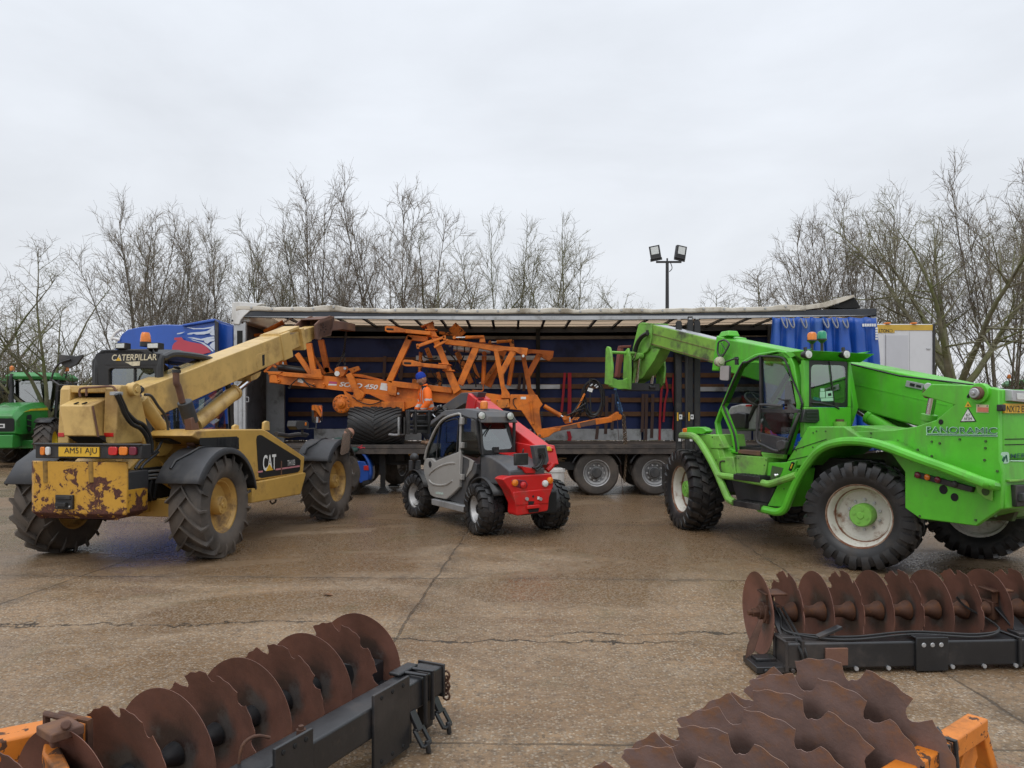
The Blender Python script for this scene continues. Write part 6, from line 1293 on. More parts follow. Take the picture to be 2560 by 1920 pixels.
mb = MB(); c = V((1.35, .34, 1.06)); d = V((-.5, 0, .85)).normalized(); u = V((0, 1, 0)); w_ = d.cross(u); mb.tube([c+(u*math.cos(t)+w_*math.sin(t))*.16 for t in [6.2832*k/24 for k in range(24)]], .014, 6, closed=True); mb.tube([c, c-d*.3], .03, 8)
for t in (.5, 2.6, 4.7): mb.tube([c, c+(u*math.cos(t)+w_*math.sin(t))*.16], .010, 5)
mb.build('steering_wheel', m_black, r)
mb = MB(); mb.bx(1.5, 1.95, .12, .54, .7, 1.0); mb.build('dashboard', m_intgrey, r, bevel=.05)
for px, py, dx in ((1015, 328, -.16), (1312, 333, -.16)):
    p = Q(960+px/4.148, 960+py/4.148, dx); mb = MB(); mb.lathe([(0, .09), (.035, .085), (.062, .02), (.062, 0)], o=p, d=(1, 0, 0), n=20); mb.mat(1).lathe([(.057, .006), (.05, -.010), (0, -.016)], o=p, d=(1, 0, 0), n=20); mb.mat(0).beam(p+V((.05, 0, .02)), p+V((.12, 0, .03)), .03, .03); mb.build('work_lamp', [m_black, m_lens], r)
p = Q(1210, 1021, .35); zb = Q(1210, 1027, .35).z; mb = MB(); mb.lathe([(.09, -.04), (.085, .015), (.062, .03), (0, .03)], o=(.35, p.y, zb), d=(0, 0, 1), n=18); bo = mb.build('beacon', m_black, r)
mb = MB(); mb.lathe([(.058, .03), (.060, .10), (.052, .135), (.03, .15), (0, .15)], o=(.35, p.y, zb), d=(0, 0, 1), n=18); mb.build('beacon_lens', m_amber, bo)
# lower side, step, rear wing and bonnet
mb = MB(); mb.prism(rd.SP(px5([(490, 1190), (828, 1268), (818, 1332), (494, 1252)]), yd+.06), (0, -.28, 0)); mb.build('step', m_alu, r, bevel=.008)
mb = MB(); mb.prism(rd.SP(px5([(640, 1190), (782, 1070), (800, 740), (880, 770), (960, 830), (950, 930), (880, 1010), (850, 1100), (835, 1260)]), yd-.04), (0, -.4, 0)); mb.build('side_panel', m_greyp, r, bevel=.01)
mb = MB(); q = rd.SP(px5([(805, 735), (880, 770), (930, 800), (905, 890), (850, 965), (845, 962), (880, 860), (885, 790), (860, 775), (805, 750)]), yd-.025); mb.prism(q, (0, -.02, 0)); mb.build('side_trim', m_lightgrey, r, bevel=.006)
bn = [(1030, 730), (1180, 738), (1300, 790), (1480, 882), (1470, 935), (1330, 945), (1225, 990), (1130, 950), (1040, 935), (950, 935), (960, 850), (1010, 770)]
Pb = rd.SP(px5([(1022, 740), (1160, 850), (1225, 960), (1228, 990), (1130, 945), (1040, 930), (960, 938), (905, 985), (940, 830)]), yd-.02)
xe = -.74
mb = MB(); zb1 = Q(1208, 1137, xr).z; ze = Q(1310, 1174, xe+.05).z
rr = [[(xr+.10, yd-.04, zb1), (xr+.10, yi+.02, zb1), (xr+.10, yi+.02, .55), (xr+.10, yd-.04, .55)]]
for t, dz in ((.3, -.02), (.65, -.09), (1.0, -.19)):
    x = xr+(xe-xr)*t*.96; zz = zb1+dz; rr.append([(x, yd-.03-.03*t, zz), (x, -.02, zz+.02), (x, -.02, .72), (x, yd-.03-.03*t, .74+.02*t)])
mb.loft(rr); mb.build('bonnet', m_greyp, r, bevel=.04, seg=3)
mb = MB(); q = [(xr-.02, yd-.28, zb1+.012), (xr-.02, yi, zb1+.012), (xe+.10, .0, zb1-.16), (xe+.10, .12, zb1-.17), (xr-.25, .22, zb1-.02)]; mb.prism(q, (0, 0, .012)); mb.build('bonnet_stripe', m_red, r)
mb = MB(); pr = []
for i in range(13):
    a = R_(15+i*11.3); pr.append((.46*math.cos(a)-.0, .37+.46*math.sin(a)))
mb.loft([[(a, yd+.01, b) for a, b in pr], [(a, .22, b) for a, b in pr]], caps=False, closed=False); fo = mb.build('rear_wing', m_black, r); q = fo.modifiers.new('thick', 'SOLIDIFY'); q.thickness = .02
mb = MB(); pr = []
for i in range(10):
    a = R_(30+i*14); pr.append((WB+.47*math.cos(a), .37+.44*math.sin(a)))
mb.loft([[(a, .72, b) for a, b in pr], [(a, .40, b) for a, b in pr]], caps=False, closed=False); fo = mb.build('front_wing', m_black, r); q = fo.modifiers.new('thick', 'SOLIDIFY'); q.thickness = .015
p = S(1035, 1150, .62); mb = MB(); mb.ball(S(1036, 1143, .74), .09, 14, 10, 1.1, .8, .8); mb.tube([S(1036, 1150, .7), S(1034, 1175, .66)], .03, 8); mb.bx(WB+.18, WB+.3, .5, .68, .72, .95); mb.build('front_lamp', m_plastic, r, bevel=.01)
# red rear bumper
tail = px5([(1230, 990), (1262, 968), (1330, 950), (1560, 938), (1738, 930), (1754, 980), (1756, 1060), (1742, 1105), (1715, 1180), (1704, 1305), (1690, 1318), (1385, 1368), (1372, 1350), (1375, 1245), (1310, 1105)])
T_ = rd.QP(tail, xe); mb = MB(); mb.prism(T_, (.24, 0, 0)); bo = mb.build('rear_bumper', m_red, r, bevel=.025, seg=3)
mb = MB(); mb.prism(rd.QP(px5([(1340, 1120), (1740, 1085), (1712, 1180), (1708, 1240), (1372, 1260)]), xe-.012), (.02, 0, 0)); mb.build('bumper_face', m_red, r, bevel=.02)
for o, lamps in ((px5([(1322, 1000), (1350, 985), (1470, 1000), (1495, 1040), (1480, 1080), (1420, 1082), (1340, 1060)]), ((1358, 1025, m_amber), (1445, 1048, m_redlens))), (px5([(1640, 1030), (1670, 1000), (1735, 980), (1738, 1020), (1700, 1060), (1650, 1068)]), ((1672, 1032, m_whitelens), (1722, 1000, m_amber)))):
    mb = MB(); mb.prism(rd.QP(o, xe-.006), (.02, 0, 0)); lo = mb.build('lamp_recess', m_darkred, r, bevel=.01)
    for px, py, mm in lamps:
        p = Q(960+px/4.148, 960+py/4.148, xe-.01); mb = MB(); mb.lathe([(.048, .01), (.046, -.012), (.03, -.022), (0, -.025)], o=p, d=(1, 0, 0), n=20); mb.build('tail_lamp', mm, lo)
for px in (1480, 1620): p = Q(960+px/4.148, 960+1192/4.148, xe-.02); mb = MB(); mb.cyl(p+V((-.02, 0, 0)), p+V((.03, 0, 0)), .024, 14); mb.build('hitch_eye', m_alu, r)
mb = MB(); mb.prism(rd.QP(px5([(1495, 1215), (1560, 1215), (1548, 1262), (1498, 1262)]), xe-.014), (.01, 0, 0)); mb.prism(rd.QP(px5([(1500, 1300), (1610, 1288), (1600, 1325), (1505, 1335)]), xe-.02), (.01, 0, 0)); mb.cyl(Q(1333, 1241, xe-.02), Q(1333, 1241, xe+.02), .015, 8); mb.build('hitch_pocket', m_dark, r)
mb = MB(); a = rd.QP(px5([(1490, 1262), (1620, 1250), (1622, 1285), (1492, 1300)]), xe-.05); mb.prism(a, (.06, 0, 0)); mb.build('hitch_lip', m_red, r, bevel=.01)
p = Q(1346, 1245, xe-.02); mb = MB(); mb.bx(p.x-.004, p.x, p.y-.015, p.y+.02, p.z-.02, p.z+.02); mb.build('hitch_sticker', m_whitelens, r)
# boom
yb = -.05; bw = .26
bt = [(1365+0, 1112), (1336, 1114), (1276, 1049), (1242, 1026), (1194, 985), (1165, 986), (1158, 1024), (1220, 1060), (1288, 1131), (1300, 1150), (1340, 1165)]
A1, A0 = S(1172, 985, yb), S(1338, 1113, yb); ax = (A1-A0).normalized(); n_ = V((-ax.z, 0, ax.x)); Lb = (A1-A0).length; hg = .29
mb = MB()
def rs(t, h, dr=0., w=bw, dy=0.): c = A0+ax*t-n_*dr; return [c+V((0, dy, 0)), c+V((0, dy-w, 0)), c+V((0, dy-w, 0))-n_*h, c+V((0, dy, 0))-n_*h]
mb.loft([rs(-.12, .36), rs(.5, .34), rs(Lb-.25, .28), rs(Lb, .27)]); mb.build('boom', m_red, r, bevel=.03, seg=3)
mb = MB(); mb.loft([rs(Lb-.30, .30, -.015, bw+.03, .015), rs(Lb+.01, .32, -.015, bw+.03, .015)]); mb.build('boom_cap', m_red, r, bevel=.02)
for t in (.16, .23, .30): mb = MB(); c = A0+ax*(Lb-t)+V((0, -.08, .02)); mb.box(c, (.03, .10, .02)); mb.build('boom_slot', m_darkred, r)
mb = MB(); wd = rd.SP(px5([(960, 245), (975, 238), (985, 262), (960, 262)]), yb+.02); mb.prism(wd, (0, .003, 0)); mb.build('boom_sticker', m_whitelens, r)
mb = MB(); mb.prism(rd.SP(px5([(1330, 600), (1555, 640), (1600, 840), (1560, 860), (1440, 840), (1360, 780)]), yb+.05), (0, -.36, 0)); mb.build('boom_tower', m_red, r, bevel=.02)
bl = rd.QP(px5([(1550, 642), (1685, 632), (1712, 790), (1690, 838), (1590, 842)]), xe+.02); mb = MB(); mb.prism(bl, (.10, 0, 0)); mb.mat(1).prism(rd.QP(px5([(1590, 665), (1670, 660), (1685, 760), (1605, 770)]), xe+.012), (.01, 0, 0)); mb.build('boom_end_cover', [m_greyp, m_black], r, bevel=.02)
for pts in ([(1640, 720), (1660, 770), (1640, 830), (1590, 860), (1540, 870)], [(1632, 730), (1640, 780), (1610, 840), (1560, 880)], [(1650, 800), (1625, 860), (1580, 900)]):
    mb = MB(); mb.tube(smooth_path(rd.QP(px5(pts), xe-.03), 4), .018, 7); mb.build('hydraulic_hose', m_hose, r)
mb = MB(); mb.prism(rd.QP(px5([(1360, 722), (1500, 716), (1498, 838), (1362, 846)]), xe-.02), (.05, 0, 0)); mb.beam(Q(960+1440/4.148, 960+716/4.148, xe), Q(960+1445/4.148, 960+672/4.148, xe), .02, .02, up=(1, 0, 0)); mb.build('plate_holder', m_black, r, bevel=.008)
p = Q(960+1715/4.148, 960+672/4.148, xe+.1); mb = MB(); mb.loft([[p+V((0, .03, -.03)), p+V((0, -.05, -.03)), p+V((.06, -.05, -.03)), p+V((.06, .03, -.03))], [p+V((0, .01, .03)), p+V((0, -.02, .03)), p+V((.06, -.02, .03)), p+V((.06, .01, .03))]]); mb.build('yellow_cap', m_plate, r, bevel=.006)
mb = MB(); mb.prism(rd.QP(px5([(1420, 850), (1570, 880), (1575, 928), (1470, 928)]), xe+.0), (.12, 0, 0)); mb.tube(rd.QP(px5([(1690, 900), (1740, 850), (1750, 820)]), xe+.1), .04, 8); mb.build('tail_tower', m_red, r, bevel=.012)
# black goose neck and fork carriage at the boom end
gn = rd.SP([(1196, 980), (1175, 981), (1153, 982), (1110, 1012), (1096, 1022), (1112, 1030), (1130, 1028), (1160, 1010), (1190, 1000)], yb-.05)
mb = MB(); mb.prism(gn, (0, -.16, 0)); mb.build('goose_neck', m_greyp, r, bevel=.012)
xc = S(1100, 1045, yb).x
ca = [Q(x, y, xc) for x, y in ((1022, 1030), (1100, 1028), (1104, 1085), (1024, 1082))]
yA, yB = Q(1020, 1050, xc).y, Q(1108, 1050, xc).y; zt_, zb_ = Q(1060, 1029, xc).z, Q(1060, 1082, xc).z
mb = MB(); mb.tube([(xc, yA, zt_), (xc, yB, zt_)], .03, 10); mb.tube([(xc, yA, zb_+.12), (xc, yB, zb_+.12)], .022, 10); mb.bx(xc-.02, xc+.03, yB, yA, zb_, zb_+.05); mb.build('carriage_bar', m_black, r)
for y in (yA, yA-.13, (yA+yB)/2-.05, yB): mb = MB(); mb.bx(xc-.06, xc+.06, y-.02, y+.02, zb_-.02, zt_+.03); mb.build('carriage_plate', m_black, r, bevel=.008)
mb = MB(); mb.prism(rd.SP([(1078, 1048), (1092, 1030), (1118, 1040), (1122, 1065), (1100, 1082), (1066, 1068)], yb+.02), (0, -.3, 0)); mb.bx(xc+.07, xc+.14, yB+.05, yA-.20, zb_+.02, zt_-.06); mb.bx(xc+.02, xc+.12, yB, yA, zb_+.16, zb_+.22); mb.build('carriage_block', m_black, r, bevel=.015)
mb = MB(); q = rd.SP([(1060, 1050), (1064, 1046), (1071, 1056), (1067, 1062)], yb+.03); mb.prism(q, (0, .004, 0)); mb.build('carriage_label', m_whitelens, r)
for i, pts in enumerate(([(1118, 1025), (1098, 1017), (1084, 1022), (1082, 1035), (1094, 1046)], [(1120, 1030), (1104, 1022), (1090, 1026), (1086, 1040), (1096, 1050)], [(1106, 1018), (1092, 1026), (1080, 1030)], [(1112, 1040), (1102, 1032), (1092, 1034)])):
    mb = MB(); mb.tube(smooth_path(rd.SP(pts, yb+.06+.03*i), 4), .018, 7); mb.build('carriage_hose', m_hose, r)
for pts in ([(1084, 1022), (1096, 1016)], [(1083, 1030), (1094, 1024)], [(1084, 1037), (1090, 1043)], [(1090, 1020), (1102, 1014)]): mb = MB(); mb.tube(rd.SP(pts, yb+.10), .02, 8); mb.build('hose_fitting', m_steel, r)
for px in (1000, 1015):
    y = Q(px, 1050, xc).y; mb = MB(); z0 = Q(px, 1085, xc).z; mb.tube(smooth_path([(xc+.06, y, z0+.3), (xc+.06, y, z0+.02), (xc+.12, y, z0-.02), (xc+.5, y, z0-.02)], 3), .02, 6); mb.build('carriage_hook', m_alu if px == 1000 else m_black, r)
# ---------------------------------------------------------------- blue lorry tractor coupled at the trailer's front
lo = Fr('lorry_tractor', at(392, HZ, TY).x, TY, -90, 'blue lorry tractor unit with white and red side graphics, coupled under the trailer', 'lorry')
r = lo.root; S, Q = lo.S, lo.Q        # it faces left: local x runs to the left, local y towards the viewer
W2 = 2.45
sidep = [(537, 798), (455, 811), (401, 810), (346, 816), (314, 823), (300, 834), (291, 858), (283, 885), (268, 960), (262, 1040), (262, 1150), (300, 1165), (330, 1140), (372, 1118), (412, 1140), (430, 1165), (540, 1165), (538, 876)]
P = lo.SP(sidep, 0); mb = MB()
rings = [[p for p in P], [p+V((0, -W2, 0)) for p in P]]; mb.loft([[p+V((0, -.08, 0)) if i in (0, 1, 2, 3, 4, 5) else p for i, p in enumerate(P)], [p+V((0, -W2+(.08 if i < 6 else 0), 0)) for i, p in enumerate(P)]]); mb.build('cab_body', m_blue, r, bevel=.03, seg=3)
mb = MB(); mb.prism(lo.SP([(455, 811), (530, 797), (537, 797), (537, 803), (455, 816)], .0), (0, -W2, 0)); mb.build('roof_deflector', m_blue, r, bevel=.02)
mb = MB(); mb.prism([p+V((0, .004, 0)) for p in lo.SP([(537, 800), (545, 806), (546, 1100), (538, 1100)], 0)], (0, -.05, 0)); mb.build('deflector_edge', m_plastic, r)
mb = MB(); q = lo.SP([(545, 806), (582, 816), (582, 1060), (546, 1060)], -.25); mb.prism(q, (0, -.03, 0)); mb.build('side_deflector', m_blue, r, bevel=.01)
mb = MB(); mb.tube(smooth_path(lo.SP([(300, 850), (284, 846), (279, 848), (290, 832), (305, 822)], -.05), 4), .035, 8); mb.build('sun_visor_rail', m_white, r)
mb = MB(); mb.prism(lo.SP([(316, 920), (316, 1000), (405, 1002), (405, 905), (345, 900)], .012), (0, -.02, 0)); mb.build('side_window', m_glassd, r)
mb = MB(); ring = [(308, 895), (410, 895), (412, 1120), (308, 1120)]; q = lo.SP(ring, .008)
for i in range(4): mb.beam(q[i], q[(i+1) % 4], .012, .008, up=(0, 1, 0))
mb.build('door_gap', m_dark, r)
mb = MB(); mb.prism([V((P[6].x+.012, -.2, P[6].z)), V((P[6].x+.012, -W2+.2, P[6].z)), V((P[8].x+.012, -W2+.2, P[8].z-.3)), V((P[8].x+.012, -.2, P[8].z-.3))], (.01, 0, .004)); mb.build('windscreen', m_glassd, r)
m_gred = M('graphic_red', (.48, .045, .075), .35, var=.05, coat=.3); m_gwht = M('graphic_white', (.55, .61, .70), .35, var=.05, coat=.3)
def gfx(pts, d=.010): m = MB(); m.prism(lo.SP([(220+a/5.53, 780+b/5.53) for a, b in pts], d), (0, -.006, 0)); return m
for pts in ([(1160, 540), (1165, 470), (1190, 430), (1240, 395), (1190, 385), (1195, 355), (1290, 348), (1320, 385), (1400, 410), (1560, 440), (1640, 480), (1700, 555), (1560, 590), (1500, 580), (1400, 560), (1280, 545)],):
    gfx(pts).build('side_graphic', m_gred, r)
for pts in ([(1372, 300), (1420, 285), (1560, 275), (1640, 265), (1700, 230), (1740, 185), (1745, 235), (1690, 290), (1600, 310), (1500, 312), (1460, 300), (1430, 310), (1375, 310)], [(1360, 210), (1480, 225), (1600, 222), (1700, 205), (1735, 190), (1700, 225), (1600, 238), (1460, 238)],
            [(1370, 352), (1460, 352), (1560, 372), (1650, 350), (1745, 335), (1748, 360), (1660, 372), (1590, 395), (1500, 382), (1420, 362)], [(1600, 390), (1660, 372), (1748, 365), (1748, 400), (1690, 410), (1650, 440), (1612, 420)], [(1680, 460), (1720, 420), (1752, 405), (1752, 530), (1700, 490)],
            [(1420, 375), (1510, 400), (1600, 425), (1680, 480), (1740, 540), (1720, 548), (1640, 480), (1560, 425), (1450, 392)], [(1680, 290), (1745, 240), (1750, 325), (1700, 320)], [(1230, 295), (1340, 272), (1290, 300), (1230, 308)]):
    gfx(pts, .011).build('side_graphic', m_gwht, r)
for pts, mm in (([(495, 1030), (540, 992), (541, 1012), (505, 1040), (502, 1052), (496, 1052)], m_gwht), ([(541, 985), (541, 975), (520, 990), (532, 1000)], m_gred), ([(498, 1000), (512, 994), (508, 1025), (496, 1040)], m_gwht)):
    mb = MB(); mb.prism(lo.SP(pts, .011), (0, -.006, 0)); mb.build('side_graphic', mm, r)
mb = MB(); mb.bx(S(960, HZ, 0).x, S(300, HZ, 0).x, -1.75, -.70, .62, .95); mb.build('chassis', m_chassis, r)
mb = MB(); q = lo.SP([(440, 1120), (540, 1120), (560, 1125), (560, 1190), (440, 1190)], .0); mb.prism(q, (0, -.4, 0)); mb.build('fuel_tank', m_alu, r, bevel=.03)
for px in (362, 852):
    x = S(px, HZ, -.15).x
    for y in ((-.17, -W2+.17) if px == 362 else (-.17, -W2+.17)):
        wz = empty('wheel', (x, y, .487), math.pi if y > -1 else 0, r); wz.scale = (1.06, 1.2, 1.06) if False else (1, 1, 1); inst('tyre', me_tt, wz); inst('rim', me_tr, wz); inst('hub', me_th, wz)
x = S(858, HZ, -.1).x; mb = MB(); pr = []
for i in range(8):
    a = R_(180+45-i*13-30); pr.append((x+.62*math.cos(a), .5+.62*math.sin(a)))
mb.loft([[(a, -.0, b) for a, b in pr], [(a, -.48, b) for a, b in pr]], caps=False, closed=False); mb.mat(1)
fo = mb.build('rear_wing', m_blue, r); q = fo.modifiers.new('thick', 'SOLIDIFY'); q.thickness = .04
mb = MB(); q = lo.SP([(893, 1152), (912, 1154), (922, 1170), (922, 1200), (900, 1208), (896, 1195), (898, 1170)], -.02); mb.prism(q, (0, -.45, 0)); mb.build('wing_rear_panel', m_blue, r, bevel=.012)
p0 = lo.SP([(909, 1164), (922, 1164), (922, 1176), (909, 1176)], -.0); mb = MB(); mb.prism(p0, (0, -.06, 0)); mb.build('tail_lamp', m_redlens, r, bevel=.008)
mb = MB(); mb.prism(lo.SP([(906, 1203), (924, 1198), (924, 1208), (908, 1213)], -.0), (0, -.4, 0)); mb.build('bumper_bar', m_black, r)
# ---------------------------------------------------------------- white box body parked behind
bxr = Fr('box_body', at(2215, HZ, 19.6).x, 19.6, 0, 'white box body with a yellow top stripe standing behind the blue curtain', 'trailer')
q = lambda px, py: bxr.S(0, 0, 0) if False else bxr.i @ at(px, py, 19.6)
yl_, yr_ = q(2098, HZ).y, q(2332, HZ).y; zt_ = q(2300, 810).z; r = bxr.root
mb = MB(); mb.bx(0, 8, yr_, yl_, .95, zt_); mb.build('body', M('white_grp_panel', (.60, .61, .63), .45, dirt=(.45, .45, .44), damt=.2, ds=.8, var=.03), r, bevel=.03)
mb = MB(); mb.bx(-.012, .0, yr_+.01, yl_-.01, zt_-.17, zt_-.02); mb.bx(-.012, 0, q(2236, 0).y, yl_-.01, q(0, 832).z, zt_-.17); mb.mat(1).text('LTON', bxr.i @ at(2197, 831, 19.6)+V((-.014, 0, 0)), (0, -1, 0), (0, 0, 1), .085, .26, bold=.02)
for i in range(24): a = 6.2832*i/24; b = 6.2832*(i+1)/24; c = q(2226, 827); mb.mat(1).beam(c+V((-.015, .05*math.cos(a), .035*math.sin(a))), c+V((-.015, .05*math.cos(b), .035*math.sin(b))), .006, .004, up=(1, 0, 0))
mb.build('top_stripe', [M('mustard_stripe', (.55, .36, .05), .5), m_letter], r)
mb = MB(); mb.bx(-.006, 0, q(2270, 0).y, q(2210, 0).y, .97, zt_-.3); mb.build('front_panel', M('grey_white_panel', (.50, .51, .54), .45, var=.03), r)
for z in (1.4, 2.1, 2.8, 3.5):
    for y in (yr_+.12, yl_-.9): mb = MB(); mb.bx(-.02, .0, y-.05, y+.05, z-.02, z+.02); mb.build('panel_hinge', m_alu, r, bevel=.004)
for y in (yr_+.62, yr_+1.25): mb = MB(); mb.bx(-.006, .0, y-.006, y+.006, .97, zt_-.2); mb.build('panel_seam', m_alu, r)
for y in (yr_+.5, yr_+1.2): mb = MB(); mb.bx(-.05, .10, y-.06, y+.06, zt_, zt_+.04); mb.build('marker_lamp', m_amber, r, bevel=.01)
mb = MB(); mb.bx(-.03, .12, yr_-.05, yr_, .95, zt_); mb.build('corner_post', m_black, r, bevel=.01)
for y in (yr_+.4, yl_-.4):
    for x in (1.0, 6.2): mb = MB(); mb.bx(x-.08, x+.08, y-.08, y+.08, 0, .95); mb.bx(x-.16, x+.16, y-.16, y+.16, 0, .03); mb.build('support_leg', m_chassis, r)
# ---------------------------------------------------------------- orange folding cultivator chassis being lifted off the trailer
OY = 16.15
oc = Fr('cultivator_chassis', at(1050, HZ, OY).x, OY, 90, 'big orange folding cultivator chassis with lattice wings, lifted over the trailer deck', 'cultivator')
r = oc.root; S = oc.S
def bar(pts, w, d=0., dep=.12, name='beam', mm=m_orange, bev=.008):
    """flat bar or box section following photo points, w photo pixels wide, dep metres deep, d metres behind the near side"""
    P = oc.SP(pts, d); k = (OY+d)/F; m = MB()
    for i in range(len(P)-1): m.beam(P[i]+V((0, dep/2, 0)), P[i+1]+V((0, dep/2, 0)), dep, w*1.2*k, up=(P[i+1]-P[i]).cross(V((0, 1, 0))))
    return m.build(name, mm, r, bevel=bev)
def pl(pts, d=0., dep=.04, name='plate', mm=m_orange, bev=.006):
    m = MB(); m.prism(oc.SP(pts, d), (0, dep, 0)); return m.build(name, mm, r, bevel=bev)
# main beam with its flanges
mainb = [(672, 934), (806, 939), (960, 952), (1048, 962), (1150, 974), (1276, 990), (1276, 1021), (1150, 1012), (1041, 1000), (960, 990), (871, 979), (780, 968), (674, 957)]
mb = MB(); mb.prism(oc.SP(mainb, .10), (0, .55, 0))
mb.mat(1).text('SOLO 450', oc.S(848, 966, .096), (1, 0, -.085), (.085, 0, 1), .105, .85, shear=.25, bold=.03)
mb.mat(2).prism(oc.SP([(824, 953), (843, 955), (842, 960), (822, 959)], .095), (0, .004, 0)); mb.mat(1).prism(oc.SP([(822, 959.5), (842, 960.5), (841, 964), (820, 963)], .095), (0, .004, 0)); mb.prism(oc.SP([(953, 957), (969, 959), (968, 977), (949, 974)], .095), (0, .004, 0)); mb.prism(oc.SP([(745, 946), (760, 948), (758, 958), (744, 955)], .095), (0, .004, 0))
mb.build('main_beam', [m_orange, m_wletter, M('magenta_patch', (.45, .06, .16), .5)], r, bevel=.01)
bar([(670, 934), (806, 941)], 5, .06, .62, 'top_flange'); bar([(706, 935), (806, 943)], 9, .02, .1, 'side_rail')
pl([(661, 928), (705, 929), (698, 936), (676, 936)], .05, .6, 'end_flange'); pl([(676, 934), (690, 934), (696, 958), (674, 956)], .06, .1, 'end_post')
for px in (698, 786, 811): m = MB(); p = oc.S(px, 953 if px < 700 else 964, .09); m.cyl(p, p+V((0, -.06, 0)), .03, 10); m.ball(p+V((0, -.06, .03)), .025, 8, 6); m.build('lashing_eye', m_orange, r)
# left folded wing
bar([(771, 858), (784, 934)], 12, .02, .10, 'wing_post'); bar([(741, 884), (776, 934)], 10, .03, .10, 'wing_brace'); pl([(778, 925), (800, 922), (806, 945), (764, 942), (762, 937), (776, 936)], .01, .05, 'gusset')
bar([(801, 850), (818, 932)], 12, 1.0, .1, 'wing_post'); pl([(812, 918), (822, 918), (836, 932), (806, 934)], 1.0, .05, 'gusset'); bar([(782, 890), (812, 936)], 6, .9, .06, 'wing_brace')
bar([(692, 912), (699, 888)], 7, .05, .1, 'wing_brace'); bar([(660, 930), (680, 912), (690, 918)], 5, .05, .05, 'wing_strap')
bar([(700, 880), (705, 920)], 18, .7, .1, 'inner_post', m_orangef)
m = MB(); m.tube(oc.SP([(697, 918), (766, 927)], .35), .075, 14); m.build('dark_roller', m_black, r)
def cyl(a, b, w, split, d, nm='hydraulic_cylinder', rw=None, mm=m_orange):
    k = (OY+d)/F/2; o = ram(oc.S(*a, d), oc.S(*b, d), w*k, (rw or w*.5)*k, split, mm, nm); o.parent = r
    e = oc.S(*b, d); m = MB(); m.cyl(e+V((0, -.05, 0)), e+V((0, .05, 0)), w*k*1.05, 12); m.build('cylinder_eye', mm, r, bevel=.004); return o
cyl((661, 830), (740, 789), 11, .60, .7); cyl((706, 860), (708, 916), 9, .8, .5); bar([(634, 838), (662, 836)], 6, .7, .1, 'wing_stub')
for pts in ([(748, 945), (735, 955), (724, 966)], [(752, 944), (762, 955), (776, 968)], [(756, 945), (768, 958), (788, 966)], [(720, 968), (724, 972), (727, 964)]):
    m = MB(); m.tube(smooth_path(oc.SP(pts, .03), 4), .012, 6); m.build('hydraulic_hose', m_hose, r)
# pivot with white reflector, ram, axle arm and hub
pl([(837, 921), (845, 917), (866, 916), (868, 924), (858, 940), (850, 943), (836, 938)], -.02, .14, 'pivot_bracket')
p = oc.S(843, 934, -.03); m = MB(); m.cyl(p, p+V((0, -.02, 0)), .055, 20); m.build('white_reflector', m_wletter, r); p = oc.S(863, 921, -.03); m = MB(); m.cyl(p, p+V((0, -.04, 0)), .03, 10); m.build('pivot_pin', m_alu, r)
pl([(870, 922), (895, 915), (900, 924), (880, 934)], .5, .12, 'pivot_bracket', m_orangef); pl([(876, 934), (905, 936), (960, 950), (950, 952), (882, 940)], .4, .06, 'web_plate')
bar([(871, 934), (899, 998)], 13, -.06, .12, 'lift_arm'); pl([(886, 985), (900, 975), (912, 984), (904, 1000), (888, 1002)], -.05, .1, 'arm_lug')
pl([(858, 976), (880, 990), (886, 982), (912, 985), (906, 996), (954, 1003), (955, 1026), (886, 1028), (872, 1016)], -.02, .14, 'axle_arm')
pl([(920, 984), (1010, 992), (1060, 1000), (1040, 1015), (1012, 1024), (975, 1010)], .06, .4, 'axle_beam'); pl([(953, 1004), (1011, 1004), (1011, 1028), (990, 1029), (953, 1026)], -.05, .16, 'axle_block')
p = oc.S(985, 1015, -.06); m = MB(); m.cyl(p, p+V((0, -.04, 0)), .05, 14); m.build('axle_pin', m_orange, r, bevel=.006)
m = MB(); m.tube(smooth_path(oc.SP([(880, 992), (905, 1007), (930, 1011), (955, 1002)], -.05), 4), .011, 6); m.build('brake_hose', m_hose, r)
hc = oc.S(854, 1009.6, -.05); m = MB(); m.lathe([(0, .12), (.20, .12), (.205, .10), (.205, .02), (.185, .0), (.10, -.01), (.095, -.06), (.05, -.075), (.05, -.12), (0, -.125)], o=hc, n=32)
for k in range(10):
    a = 6.2832*k/10; m.cyl(hc+V((.155*math.cos(a), -.03, .155*math.sin(a))), hc+V((.155*math.cos(a), .02, .155*math.sin(a))), .018, 6)
m.build('wheel_hub', m_orange, r, bevel=.006)
for k in range(10):
    a = 6.2832*(k+.5)/10; m = MB(); m.cyl(hc+V((.165*math.cos(a), -.008, .165*math.sin(a))), hc+V((.165*math.cos(a), .01, .165*math.sin(a))), .013, 8); m.build('hub_bolt', m_black, r)
